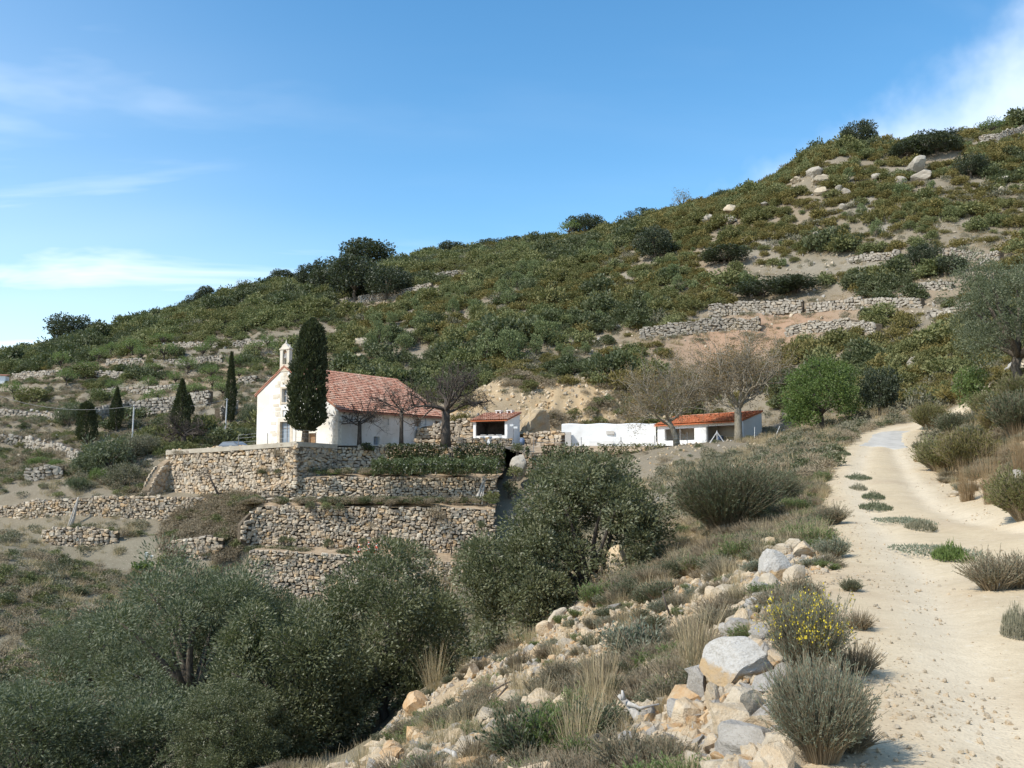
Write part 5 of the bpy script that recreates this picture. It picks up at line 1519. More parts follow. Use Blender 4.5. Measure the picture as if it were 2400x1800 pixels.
# ------------------------------------------------------------------ cypresses, poles and trees round the chapel
def at(px, Y, z):
    return np.array([(px - 1200) / F * Y, Y, z])
big = cypress(610, 11.9, 3.35, 24000, 0.30, 0.14, 0.55, clear=1.2)
plant('cypress', [('trunk', big[0]), ('crown', big[1])], at(715, 89.0, PLAT), 'tall broad dark cypress in front of the chapel', 'cypress', tilt=(0, 0.05))
sl_c = cypress(611, 8.0, 1.05, 4500, 0.26, 0.10, 0.3, clear=0.3)
q = site(539, 1000); plant('cypress', [('trunk', sl_c[0]), ('crown', sl_c[1])], q, 'slender pencil-thin cypress left of the chapel', 'cypress', None, 0, 166 * q[1] / F / 8.0)
cy = cypress(612, 7.0, 2.2, 5000, 0.30, 0.13, 0.35)
cy2 = cypress(613, 6.0, 2.4, 4500, 0.30, 0.14, 0.6)
for px, py, h, w, me_, lab in ((424, 1032, 140, 40, cy, 'dark cypress rising behind the bare spreading tree'), (442, 985, 60, 24, cy, 'small cypress tucked against the one behind the bare tree'), (201, 1046, 100, 44, cy2, 'stocky dark cypress in the left middle distance'), (272, 1010, 100, 28, cy, 'yellowish cypress just left of the utility pole')):
    q = site(px, py); k = q[1] / F
    hh, ww_ = (7.0, 2.2) if me_ is cy else (6.0, 2.4)
    o = plant('cypress', [('trunk', me_[0]), ('crown', me_[1])], q, lab, 'cypress', None, px); o.scale = (w * k / ww_, w * k / ww_, h * k / hh)

t1 = bare(620, 5.4, 2.0, 0.17, (8, 6, 5, 4), 1.15, upward=0.25, ratio=0.6, twig_r=0.009)
plant('bare_tree', [('branches', t1[0])], at(843, 92.7, PLAT), 'low bare mulberry with spreading crown against the chapel side wall', 'tree', None, 0.4, 1.25, 1.12)
t2 = bare(621, 6.4, 3.2, 0.15, (7, 6, 5, 4), 0.9, upward=0.4, ratio=0.58, twig_r=0.009)
plant('bare_tree', [('branches', t2[0])], at(941, 92.6, PLAT), 'straight-trunked bare tree before the middle of the chapel roof', 'tree', None, 1.1, 1.3, 1.12)
t3 = bare(622, 8.4, 3.1, 0.38, (8, 5, 5, 4), 1.2, upward=0.3, ratio=0.62, twig_r=0.008)
plant('bare_tree', [('branches', t3[0])], at(1045, 92.5, PLAT), 'stout bare tree between the chapel and the barbecue hut', 'tree', None, 2.0, 1.22, 1.2)
t4 = bare(623, 9.8, 2.4, 0.30, (10, 7, 5, 4), 1.25, upward=0.38, ratio=0.66, first=0.62, lean=(-0.9, 0.2), bark='plane_bark', leafcards=9000, leaf_s=0.13)
plant('plane_tree', [('branches', t4[0]), ('buds', t4[1])], at(1586, 93.6, PLAT + .1), 'left bare plane tree leaning away from the shed', 'tree', None, 0.0)
t5 = bare(624, 11.6, 3.9, 0.40, (11, 7, 5, 4), 1.2, upward=0.42, ratio=0.68, first=0.62, bark='plane_bark', leafcards=12000, leaf_s=0.13)
plant('plane_tree', [('branches', t5[0]), ('buds', t5[1])], at(1730, 93.0, PLAT + .1), 'right, taller bare plane tree at the corner of the shed', 'tree', None, 1.0)
t6 = bare(625, 4.6, 1.3, 0.28, (10, 6, 4, 3), 1.5, upward=0.12, ratio=0.6)
q = site(430, 1050); plant('bare_tree', [('branches', t6[0])], q, 'wide low bare tree at the end of the chapel terrace', 'tree', None, 0.6, 1.15)

gt = broadleaf(630, (3.2, 3.0, 2.6), (0.0, 0, 3.3), 120, 0.62, 90, 0.20, 0.11, 'green_leaf', 'bark', 0.2, lump=0.3, shell=0.4, n_limbs=12, extra=[((-2.0, -.4, 1.6), (1.3, 1.2, 1.2), 30)])
q = P(1925, 1000, 74.0); plant('tree', [('trunk', gt[0]), ('crown', gt[1])], on(q[0], 74), 'leafy fresh green tree right of the shed', 'tree', None, 0.3, 0.93)
for px, Y, w, h, me_, lab in ((2063, 74, 80, 110, OAK[0], 'dark glossy tree right of the fresh green one'), (2010, 82, 90, 110, DRK[0], 'blue-green bush behind the fresh green tree'), (2130, 84, 110, 70, DRK[1], 'grey-green bush above the concrete track')):
    q = P(px, 1000, Y); k = Y / F
    o = plant('tree', [('trunk', me_[0]), ('crown', me_[1])], on(q[0], Y), lab, 'tree', None, px); o.scale = (w * k / 5.0, w * k / 5.0, h * k / 4.6)
# olive and young tree at the right edge
OL = [broadleaf(640 + i, (2.5, 2.5, 2.3), (0, 0, 3.0), 78, 0.66, 470, 0.12, 0.036, 'olive_leaf', 'bark', 0.22, lump=0.55, shell=0.5, n_limbs=16, up=0.35) for i in range(3)]
q = P(2392, 1000, 54); plant('olive_tree', [('trunk', OL[0][0]), ('crown', OL[0][1])], on(q[0], 54) - [0, 0, .2], 'tall silvery olive at the right edge of the slope', 'olive tree', None, 0.5, 1.3, 1.5)
q = P(2283, 1000, 56); yt = broadleaf(650, (0.85, 0.85, 1.6), (0, 0, 2.0), 46, 0.36, 60, 0.16, 0.09, 'fresh_leaf', 'bark', 0.06, lump=0.4, shell=0.2)
plant('young_tree', [('trunk', yt[0]), ('crown', yt[1])], on(q[0], 56), 'bright yellow-green young tree beside the right-hand olive', 'tree', None, 0.5, 0.98)
# olives in the gully on the left and the thick evergreens at the foot of the bank
OLS = [(470, 34, 0, 1.25, 1.02, 'biggest olive of the gully, in front of the terrace walls'), (600, 37, 1, 0.9, 1.15, 'olive with a tall right-hand top in the gully'), (90, 24.5, 2, 1.05, 0.78, 'olive filling the bottom left corner'), (330, 25.5, 0, 0.92, 0.72, 'lower olive right of the corner one'), (230, 46, 1, 0.95, 0.82, 'hazy olive behind the corner olives'), (40, 36, 2, 0.9, 0.62, 'olive at the left edge above the corner one'), (370, 43, 2, 0.85, 0.72, 'middle olive behind the biggest one')]
for i, (px, Y, k, s_, sz, lab) in enumerate(OLS):
    q = P(px, 1000, Y); plant('olive_tree', [('trunk', OL[k][0]), ('crown', OL[k][1])], on(q[0], Y) - [0, 0, .3], lab, 'olive tree', 'olive trees in the gully', i * 1.9, s_, s_ * sz)
EV = [broadleaf(660 + i, (2.2, 2.1, 1.9), (0, 0, 2.2), 90, 0.55, 440, 0.10, 0.042, 'dark_leaf', 'bark', 0.16, lump=0.5, shell=0.5, n_limbs=16, up=0.3, extra=[((0, 0, 0.75), (1.9, 1.8, 0.8), 34)]) for i in range(2)]
for i, (px, Y, k, s_, sz, lab) in enumerate([(690, 27.5, 0, 1.12, 1.0, 'left of the two dense evergreen trees at the foot of the bank'), (905, 29.5, 1, 1.15, 1.05, 'right of the two dense evergreen trees at the foot of the bank'), (560, 24, 1, 0.62, 0.8, 'small evergreen bush below the dense pair')]):
    q = P(px, 1000, Y); plant('evergreen_tree', [('trunk', EV[k][0]), ('crown', EV[k][1])], on(q[0], Y) - [0, 0, .2], lab, 'tree', 'evergreen trees at the foot of the bank', 0.7 + i * 2.2, s_, s_ * sz)
bb = broadleaf(670, (2.0, 1.8, 1.7), (0.95, 0.4, 3.5), 120, 0.46, 330, 0.10, 0.042, 'dark_leaf', 'dark_bark', 0.16, fork=(0.9, 0.5, 1.2), lump=0.4, shell=0.35, n_limbs=18, up=0.3, extra=[((-1.0, -0.5, 1.6), (1.6, 1.4, 1.75), 100)], base=(0.9, 0.6, -0.4))
q = P(1310, 1000, 25.5); plant('evergreen_tree', [('trunk', bb[0]), ('crown', bb[1])], on(q[0], 25.5) + [0, 0, -1.05], 'big leaning evergreen in the middle of the bank', 'tree')
br_ = twigbush(680, 900, 2.5, 1.9, 'dry_twig', 'broom_leaf', 14, 0.11, 0.022, 0.006, 4)
q = P(1700, 1000, 25.0); plant('broom_bush', [('stems', br_[0]), ('foliage', br_[1])], on(q[0], 25) - [0, 0, .1], 'wide grey-green broom bush left of the track', 'bush', None, 0.2, 1.0, 0.92)
q = P(1800, 1000, 30.0); plant('broom_bush', [('stems', br_[0]), ('foliage', br_[1])], on(q[0], 30) - [0, 0, .1], 'smaller broom bush between the wide one and the track', 'bush', None, 2.2, 0.7, 0.62)
# ------------------------------------------------------------------ gardens under the chapel
def surf_leaves(name, label, pts, out, mat, L, Wd, seed, cat='ivy', extra=None):
    """a plant clinging to a surface: leaves at pts, facing along out"""
    r = np.random.default_rng(seed)
    o0 = pts.mean(0); o0[2] = pts[:, 2].min()
    o = thing(name, o0, label, cat)
    d = out + 0.8 * rand_dir(r, len(pts)) + np.array([0, 0, -0.2])
    link('foliage', leaves_mesh('foliage', pts - o0, d, L * r.uniform(.7, 1.3, len(pts)), Wd, r, MAT[mat], np.clip(0.5 + fbm(pts * 1.1, 3, seed), 0, 1)), o)
    # a few woody stems behind the leaves
    mb = MB()
    for k in range(10):
        q = pts[r.integers(0, len(pts))] - o0
        z0 = 0.0
        mb.tube([[q[0] + r.normal(0, .3), q[1] + 0.05, z0], [q[0] + r.normal(0, .15), q[1], q[2] * .5], q], [0.03, 0.02, 0.008], 4, cap=False)
    mb.link('stems', MAT['bark'], o)
    return o
def wall_patch(px0, px1, py0, py1, Y0, Y1, n, seed, thr=-0.05, thick=0.35):
    r = np.random.default_rng(seed)
    px = r.uniform(px0, px1, n * 3); py = r.uniform(py0, py1, n * 3)
    edge = np.minimum(np.minimum((px - px0) / 25, (px1 - px) / 25), np.minimum((py - py0 + 6) / 8, (py1 - py) / 14))
    k = fbm2(px, py, 34, 4, seed) + 0.14 * np.clip(edge, -1, 1) > thr + 0.1
    px, py = px[k][:n], py[k][:n]
    Y = np.interp(px, [px0, px1], [Y0, Y1])
    pts = np.array([P(a, c_, y) for a, c_, y in zip(px, py, Y)])
    pts[:, 1] -= r.uniform(0.05, thick, len(pts))
    return pts
front_ = np.array([-0.1, -1.0, 0.25])
surf_leaves('ivy', 'dark ivy sheet hanging down the uppermost terrace wall', wall_patch(905, 1185, 1040, 1096, 90.95, 91.5, 5200, 41, -0.06), front_, 'ivy_leaf', 0.2, 0.15, 41)
surf_leaves('ivy', 'small ivy patch on the wall top below the low mulberry', wall_patch(840, 880, 1038, 1056, 90.9, 90.9, 260, 42, -0.1), front_, 'ivy_leaf', 0.2, 0.15, 42)
surf_leaves('ivy', 'ivy spilling over the ochre wall before the white courtyard wall', wall_patch(1232, 1420, 1046, 1084, 91.7, 92.0, 2600, 43, -0.08), front_, 'ivy_leaf', 0.2, 0.15, 43)
surf_leaves('ivy', 'brownish ivy heap on the wall end in front of the shed', wall_patch(1400, 1560, 1040, 1078, 92.0, 92.6, 1900, 44, -0.08), front_, 'scrub_leaf', 0.2, 0.13, 44)
# trellis carrying a dense creeper over the second shelf
tr = thing('trellis', at(1010, 86.6, -1.3), 'long leafy trellis overhanging the second terrace wall', 'trellis')
tb = np.array(tr.location)
mb = MB()
for px in np.linspace(880, 1165, 9):
    q = at(px, 86.9, -1.25) - tb; mb = MB(); mb.tube([q, q + [0, 0, 1.0]], 0.06, 6); mb.link('post', MAT['greywood'], tr)
for Y, z in ((85.6, -0.35), (86.9, -0.28), (88.6, -0.2)):
    mb = MB(); mb.tube([at(872, Y, z) - tb, at(1170, Y, z) - tb], 0.05, 6); mb.link('beam', MAT['greywood'], tr)
r = np.random.default_rng(45)
n = 6500
px = r.uniform(872, 1168, n); Y = r.uniform(85.3, 89.0, n)
lump = fbm2(px / 8, Y, 1.6, 3, 46)
z = -0.42 + 1.1 * lump + 0.5 * (Y - 85.3) / 4 + r.uniform(-0.25, 0.32, n)
front_m = r.random(n) < 0.4
Y = np.where(front_m, 85.3 + r.uniform(-.25, .2, n) - 1.1 * lump, Y); z = np.where(front_m, -1.15 + r.random(n) * 1.1 + 0.9 * lump, z)
pts = np.stack([(px - 1200) / F * Y, Y, z], -1)
link('creeper', leaves_mesh('creeper', pts - tb, np.array([0, -.4, .5]) + rand_dir(r, n), 0.2 * r.uniform(.7, 1.3, n), 0.14, r, MAT['green_ivy'] if 'green_ivy' in MAT else MAT['ivy_leaf'], np.clip(0.5 + lump, 0, 1)), tr)
surf_leaves('creeper', 'thin creeper along the wall top left of the trellis', wall_patch(735, 885, 1104, 1128, 86.15, 86.25, 800, 47, -0.02, 0.5), front_, 'ivy_leaf', 0.18, 0.13, 47, 'creeper')

# poles leaning on the terrace walls
def poles(label, foot, head, n, seed, spread):
    r = np.random.default_rng(seed)
    o = thing('pole_stack', foot, label, 'poles')
    for k in range(n):
        f_ = np.array([r.uniform(-spread, spread), r.uniform(-.15, .15), -.1]); h_ = head - foot + np.array([r.uniform(-.25, .25) * spread, .02, r.uniform(-.3, .25)])
        mb = MB(); mb.tube([f_, (f_ + h_) / 2 + r.normal(0, .03, 3), h_], [.075, .06, .045], 6); mb.link('pole', MAT['greywood'], o)
    return o
poles('bundle of grey poles leaning at the dark gap right of the trellis', P(1118, 1180, 85.6), P(1136, 1122, 86.4), 7, 1, 0.55)
poles('two grey poles leaning on the left-hand garden wall', P(168, 1230, 88.3), P(182, 1166, 88.9), 4, 2, 0.32)

# small plants on walls and shelves
SM = [shrub(740 + i, (0.5, 0.5, 0.6), 22, 0.17, 26, 0.12, 0.06, 'scrub_leaf' if i % 2 else 'dark_leaf') for i in range(3)]
DRYB = [shrub(750 + i, (0.7, 0.6, 0.5), 24, 0.2, 26, 0.16, 0.03, 'dry_twig') for i in range(2)]
def small(px, py, Y, s_, k, lab, dry=False, cat='bush', z=None):
    q = P(px, py, Y)
    me_ = (DRYB if dry else SM)[k % (2 if dry else 3)]
    plant('wall_plant', [('stems', me_[0]), ('foliage', me_[1])], q, lab, cat, 'plants on the terrace walls', px * .1, s_)
for i, (px, py, Y, s_, dry, lab) in enumerate([
  (728, 1194, 82.6, 0.9, 0, 'left part of the dark tuft at the top of the broad terrace wall'), (762, 1196, 82.6, 1.0, 0, 'middle of the dark tuft at the top of the broad terrace wall'), (795, 1199, 82.6, 0.9, 0, 'right part of the dark tuft at the top of the broad terrace wall'),
  (665, 1274, 82.1, 0.8, 0, 'leftmost dark plant at the foot of the broad terrace wall'), (684, 1272, 82.1, 0.6, 0, 'second dark plant at the foot of the broad terrace wall'), (768, 1283, 82.2, 0.9, 0, 'dark plant left of the red cones'), (852, 1278, 82.3, 0.8, 0, 'dark plant just behind the red cones'), (926, 1283, 82.4, 1.0, 0, 'round plant right of the red cones'),
  (872, 1238, 82.4, 0.7, 1, 'dry tuft growing out of the middle of the broad terrace wall'), (915, 1186, 82.7, 0.8, 1, 'dry tuft on top of the broad terrace wall'), (1018, 1215, 82.7, 1.4, 1, 'big brown dead plant on the right of the broad terrace wall'), (1110, 1285, 82.0, 1.0, 0, 'green plant at the right end of the broad terrace wall'), (1128, 1240, 82.5, 0.9, 0, 'green tuft high on the right end of the broad terrace wall'),
  (675, 1312, 78.9, 0.8, 1, 'dry plant on the lowest terrace wall, left side'), (760, 1312, 79.0, 0.6, 0, 'small dark plant on the rim of the lowest terrace wall'), (955, 1325, 79.2, 0.8, 1, 'dry plant on the rim of the lowest terrace wall, right side'), (1150, 1180, 85.0, 1.4, 0, 'bushy plant below the dark gap by the poles'),
  (645, 1070, 86.6, 0.9, 1, 'brown tuft on the tall retaining wall near its corner'), (424, 1068, 92.4, 0.7, 1, 'left brown tuft near the top of the tall retaining wall'), (412, 1066, 92.8, 0.6, 1, 'brown tuft left of its twin on the tall retaining wall')]):
    small(px, py, Y, s_, i, lab, bool(dry))
# dead little tree on the shelf, sapling before the tall wall
ds = bare(760, 2.4, 1.0, 0.07, (5, 4, 3), 0.8, upward=0.3, twig_r=0.008)
plant('dead_shrub', [('branches', ds[0])], P(1058, 1308, 82.0), 'dead grey shrub before the broad terrace wall', 'shrub', None, 1.0, 1.0)
plant('sapling', [('branches', ds[0])], P(508, 1152, 89.5), 'thin leaning bare sapling before the tall retaining wall', 'sapling', None, 0.2, 1.3, 1.6, tilt=(0, -0.45))
# dark drain niche in the tall wall, dark ruin doorway
# red and white cones
m, b = new_mat('cone_stripe'); z_ = b.n('ShaderNodeSeparateXYZ'); b.put(z_.inputs[0], b.n('ShaderNodeTexCoord').outputs['Object'])
finish(b, b.mix(b.math('GREATER_THAN', b.math('FRACT', b.math('MULTIPLY', z_.outputs[2], 2.6)), 0.55), (0.62, 0.09, 0.05), (0.75, 0.70, 0.66)), 0.6)
MAT['cone'] = m
for px, py, h, lab in ((842, 1296, 0.75, 'leftmost small red and white cone on the shelf'), (864, 1294, 0.85, 'middle red and white cone on the shelf'), (884, 1296, 1.05, 'rightmost and tallest red and white cone')):
    q = P(px, py, 81.2); o = thing('traffic_cone', q, lab, 'cone', 'red and white cones')
    mb = MB(); mb.tube([[0, 0, 0.04], [0, 0, h * .5], [0, 0, h]], [.27, .15, .03], 12); mb.link('cone_body', MAT['cone'], o, True)
    mb = MB(); mb.box((-.32, -.32, -.05), (.32, .32, .04)); mb.link('foot_plate', MAT['cone'], o)
# flowering arum
rr_ = np.random.default_rng(9)
q = site(338, 1352); o = thing('arum_lily', q, 'bright green clump of arum lilies with white flowers', 'plant')
p = rr_.normal(0, .45, (260, 3)) * [1, .7, .5] + [0, 0, .6]
link('leaves', leaves_mesh('leaves', p, np.array([0, 0, .8]) + rand_dir(rr_, 260), .42, .2, rr_, MAT['fresh_leaf']), o)
for k in range(7):
    x_ = rr_.uniform(-.6, .6); zt2 = rr_.uniform(1.2, 1.75); mb = MB(); mb.tube([[x_ * .5, 0, 0], [x_, 0, zt2]], .02, 4); st_ = mb.link('stalk', MAT['green_leaf'], o)
    mb = MB(); mb.tube([[x_, 0, zt2], [x_, 0, zt2 + .1], [x_ + .03, -.03, zt2 + .24]], [.03, .09, .15], 8, cap=False); mb.link('flower', MAT['lily'], st_)
# cane clumps
for px, py, s_, lab in ((1035, 1416, 1.0, 'tall dry cane clump before the lowest terrace wall'), (940, 1330, 0.7, 'thin dry canes left of the tall clump'), (890, 1320, 0.5, 'sparse dry canes beside the red cones')):
    cn = blades(int(px), 120, 4.2, 0.9, 0.035, 'straw', 1.2, 0.25, segs=4)
    Yc = 77.5 if py > 1400 else 81
    plant('cane_clump', [('canes', cn[0])], P(px, py, Yc), lab, 'canes', None, 0, s_)

# ------------------------------------------------------------------ yard furniture
def fence(label, posts, h, name='wire_fence', wires=(0.45, 0.85, 1.15)):
    o = thing(name, posts[0], label, 'fence')
    o0 = np.array(posts[0], float)
    for q in posts:
        mb = MB(); mb.tube([np.array(q) - o0 - [0, 0, .2], np.array(q) - o0 + [0, 0, h]], .035, 6); mb.link('post', MAT['iron'], o)
    for z in wires:
        mb = MB(); mb.tube(np.array([np.array(q) - o0 + [0, 0, z] for q in posts]), .008, 4); mb.link('wire', MAT['galv'], o)
    return o, o0
fo, f0 = fence('wire fence on thin posts along the yard edge before the shed', [at(1250, 92.4, 0.95), at(1362, 92.6, 0.98), at(1455, 92.8, 1.0), at(1534, 93, 1.15), at(1610, 92.6, 1.45)], 1.35)
for dx in (-1.0, 0.75):
    q = at(1455, 92.8, 1.0) - f0
    mb = MB(); mb.tube([q + [dx, -.1, -.1], q + [0, 0, 1.0]], .03, 6); mb.link('brace', MAT['iron'], fo)
fence('short wire fence on the terrace corner by the big cypress', [at(560, 90.0, 1.3), at(628, 88.2, 1.5), at(694, 86.3, 1.72), at(741, 88.7, 1.62)], 1.1)
o = thing('prop_frame', at(1680, 90.5, 1.5), 'white A-shaped timber prop standing before the shed bay', 'prop')
for dx in (-.95, .95):
    mb = MB(); mb.tube([[dx, 0, -.15], [0, 0, 1.25]], .05, 6); mb.link('leg', MAT['galv'], o)
mb = MB(); mb.tube([[0, 0, -.2], [0, 0, 1.4]], .045, 6); mb.link('post', MAT['galv'], o)
for px, py, lab, tl in ((1768, 1030, 'metal post at the right corner of the shed', 0.05), (1812, 1028, 'leaning metal post between the shed and the green tree', 0.5)):
    o = thing('fence_post', P(px, py, 90), lab, 'post'); mb = MB(); mb.tube([[0, 0, -.3], [tl * 1.3, 0, 1.15]], .035, 6); mb.link('shaft', MAT['galv'], o); mb = MB(); mb.tube([[tl * 1.3, 0, 1.152], [tl * 1.32, 0, 1.2]], .045, 6); mb.link('cap', MAT['galv'], o)
MAT['bluebin'] = plain_mat('bluebin', (0.11, 0.15, 0.24), (0.15, 0.20, 0.30), 3, 0.5)
def barrel(label, q, h, rr__):
    o = thing('barrel', q, label, 'barrel')
    mb = MB(); mb.tube([[0, 0, 0], [0, 0, h * .3], [0, 0, h * .34], [0, 0, h * .66], [0, 0, h * .7], [0, 0, h]], np.array([.95, 1, 1.06, 1.06, 1, .95]) * rr__, 14); mb.link('drum', MAT['bluebin'], o, True)
    mb = MB(); mb.tube([[0, 0, h + .002], [0, 0, h + .05]], rr__ * 1.0, 14); mb.link('rim', MAT['galv'], o)
barrel('blue-grey litter barrel on the wall gap near the barbecue hut', P(1224, 1044, 92.5), 0.72, 0.24)
barrel('blue barrel inside the right bay of the shed', SLp + sl_([[10.3, .5, 0]])[0], 0.9, 0.3)
o = thing('signpost', P(1203, 1030, 96.0), 'post with two small white boards right of the barbecue hut', 'sign')
mb = MB(); mb.tube([[0, 0, -.4], [0, 0, 1.62]], .035, 6); mb.link('post', MAT['iron'], o)
for x0, x1, z in ((-.36, .02, 1.35), (.02, .42, 1.12)):
    mb = MB(); mb.box((x0, -.07, z), (x1, -.04, z + .2)); mb.link('board', MAT['white'], o)
# utility poles and the wire between them
pp_ = []
for px, py, top_, lab in ((308, 1062, 950, 'pale utility pole among bare shrubs on the left'), (528, 1012, 934, 'second utility pole beside the slender cypress')):
    q = site(px, py); h = (py - top_) * q[1] / F
    o = thing('utility_pole', q, lab, 'pole'); mb = MB(); mb.tube([[0, 0, -.5], [.12, 0, h]], [.11, .075], 8); mb.link('shaft', MAT['galv'], o)
    mb = MB(); mb.tube([[-.12, -.1, h - .15], [.34, -.1, h - .15]], .035, 5); mb.link('bracket', MAT['iron'], o)
    pp_.append(q + [0, 0, h - .15])
w0 = P(-30, 916, 132)
t = np.linspace(0, 1, 24)[:, None]
path = np.concatenate([w0 + (pp_[0] - w0) * t - [0, 0, 1] * (4 * 1.3 * t * (1 - t)), (pp_[0] + (pp_[1] - pp_[0]) * t - [0, 0, 1] * (4 * .5 * t * (1 - t)))[1:]])
o = thing('overhead_wire', path[0], 'thin overhead wire strung to the utility poles on the left', 'wire'); mb = MB(); mb.tube(path - path[0], .02, 4); mb.link('cable', MAT['iron'], o)
# parked car behind the wall
MAT['carpaint'] = plain_mat('carpaint', (0.10, 0.11, 0.12), (0.12, 0.13, 0.14), 1, 0.3, 2, 0.0, 0.5)
MAT['tyre'] = plain_mat('tyre', (0.02, 0.02, 0.02), (0.03, 0.03, 0.03))
cq = at(546, 101.5, 0.62)
car = thing('parked_car', cq, 'dark grey car parked behind the terrace wall left of the chapel', 'car', None, R(-28))
prof = np.array([[-2.1, .35], [-2.1, .75], [-1.95, .92], [-1.25, .98], [-.75, 1.42], [.75, 1.47], [1.55, 1.02], [2.0, .9], [2.12, .6], [2.1, .35]])
hw_ = np.array([.8, .86, .86, .84, .66, .66, .82, .86, .84, .8]); k = len(prof)
V = np.concatenate([np.stack([prof[:, 0], -hw_, prof[:, 1]], -1), np.stack([prof[:, 0], hw_, prof[:, 1]], -1)])
mb = MB(); mb.add(V, [[i, (i + 1) % k, (i + 1) % k + k, i + k] for i in range(k)] + [[0, 9, 2, 1], [9, 8, 7, 2], [2, 7, 6, 3], [3, 6, 5, 4], [10, 11, 12, 19], [19, 12, 17, 18], [12, 13, 16, 17], [13, 14, 15, 16]]); mb.link('body', MAT['carpaint'], car)
for sgn in (-1, 1):
    mb = MB(); mb.add([[-1.08, sgn * .835, 1.02], [1.35, sgn * .83, 1.03], [.7, sgn * .69, 1.38], [-.72, sgn * .69, 1.36]], [[0, 1, 2, 3]]); mb.link('side_window', MAT['window_glass'], car)
    for x_ in (-1.3, 1.35):
        mb = MB(); mb.tube([[x_, sgn * .72, .32], [x_, sgn * .9, .32]], .32, 14); wl = mb.link('wheel', MAT['tyre'], car); mb = MB(); mb.tube([[x_, sgn * .902, .32], [x_, sgn * .92, .32]], .19, 10); mb.link('rim', MAT['galv'], wl)
mb = MB(); mb.add([[1.5, -.74, 1.07], [1.5, .74, 1.07], [.82, .62, 1.45], [.82, -.62, 1.45]], [[0, 1, 2, 3]]); mb.link('windscreen', MAT['window_glass'], car)
mb = MB(); mb.add([[-1.27, -.74, 1.0], [-.8, -.62, 1.40], [-.8, .62, 1.40], [-1.27, .74, 1.0]], [[0, 1, 2, 3]]); mb.link('rear_window', MAT['window_glass'], car)
# small white hut at the very edge
q = site(-6, 905); o = thing('white_hut', q, 'corner of a small white hut at the far left edge', 'hut', None, 0.3)
mb = MB(); mb.box((-3, 0, -.6), (1.2, 3, 1.7)); mb.link('wall', MAT['white'], o)
mb = MB(); mb.add([[-3.2, -.2, 1.72], [1.4, -.2, 1.72], [1.4, 3.2, 2.1], [-3.2, 3.2, 2.1], [-3.2, -.2, 1.82], [1.4, -.2, 1.82], [1.4, 3.2, 2.2], [-3.2, 3.2, 2.2]], [[0, 3, 2, 1], [4, 5, 6, 7], [0, 1, 5, 4], [1, 2, 6, 5], [2, 3, 7, 6], [3, 0, 4, 7]]); mb.link('roof', MAT['oldtile'], o)
# bushes round the left end of the terrace
SAGEB = [shrub(770 + i, (1.6, 1.5, 1.5), 60, 0.4, 60, 0.2, 0.06, m_) for i, m_ in enumerate(('olive_leaf', 'grey_leaf', 'fresh_leaf'))]
for i, (px, py, w, h, k, lab) in enumerate([(165, 996, 70, 62, 0, 'grey-green bush above the dark cypress on the left'), (250, 1105, 130, 95, 0, 'large hazy olive bush left of the buttress'), (200, 1115, 80, 60, 0, 'olive bush at the left of the large hazy one'), (310, 1085, 70, 70, 1, 'bare grey bush at the foot of the utility pole'), (345, 1065, 60, 50, 1, 'bare grey bush right of the utility pole'), (290, 1140, 90, 60, 1, 'tangled grey bush below the hazy olive bush'), (232, 1128, 46, 36, 2, 'bright green bush before the hazy olive bush'), (95, 1092, 46, 22, 2, 'left of two bright green vines on the stony terrace'), (133, 1096, 44, 22, 2, 'right of two bright green vines on the stony terrace'), (180, 1150, 60, 36, 0, 'low sage-coloured bush above the garden wall'), (495, 1030, 70, 28, 1, 'low hedge behind the parked car'), (575, 1035, 60, 40, 0, 'bush at the left foot of the chapel'), (585, 1000, 50, 60, 0, 'taller bush behind the left corner of the chapel')]):
    q = site(px, py); kk = q[1] / F; me_ = SAGEB[k]
    o = plant('bush', [('stems', me_[0]), ('foliage', me_[1])], q - [0, 0, .1], lab, 'bush', 'bushes left of the chapel', i); o.scale = (w * kk / 3.4, w * kk / 3.4, h * kk / 2.2)

# ------------------------------------------------------------------ bank below the track: rocks
m, b = new_mat('split_boulder')
p_ = b.n('ShaderNodeTexCoord').outputs['Object']; sz_ = b.n('ShaderNodeSeparateXYZ'); b.put(sz_.inputs[0], p_)
n_ = b.noise(p_, 2.4, 5, 0.65); n2_ = b.noise(p_, 11, 4, 0.7)
top_c = b.mix(b.math('MULTIPLY', b.smooth(n2_, 0.40, 0.75), 0.6), (0.47, 0.445, 0.40), (0.25, 0.22, 0.18)); low_c = b.mix(b.smooth(n_, 0.4, 0.6), (0.41, 0.29, 0.16), (0.36, 0.275, 0.18))
finish(b, b.mix(b.smooth(b.math('ADD', sz_.outputs[2], b.math('MULTIPLY', b.math('SUBTRACT', n_, 0.5), 0.7)), -0.12, 0.06), low_c, top_c), 0.93, 0.1, bump=b.math('ADD', n2_, n_), bump_s=0.6, bump_d=0.04)
MAT['split_boulder'] = m
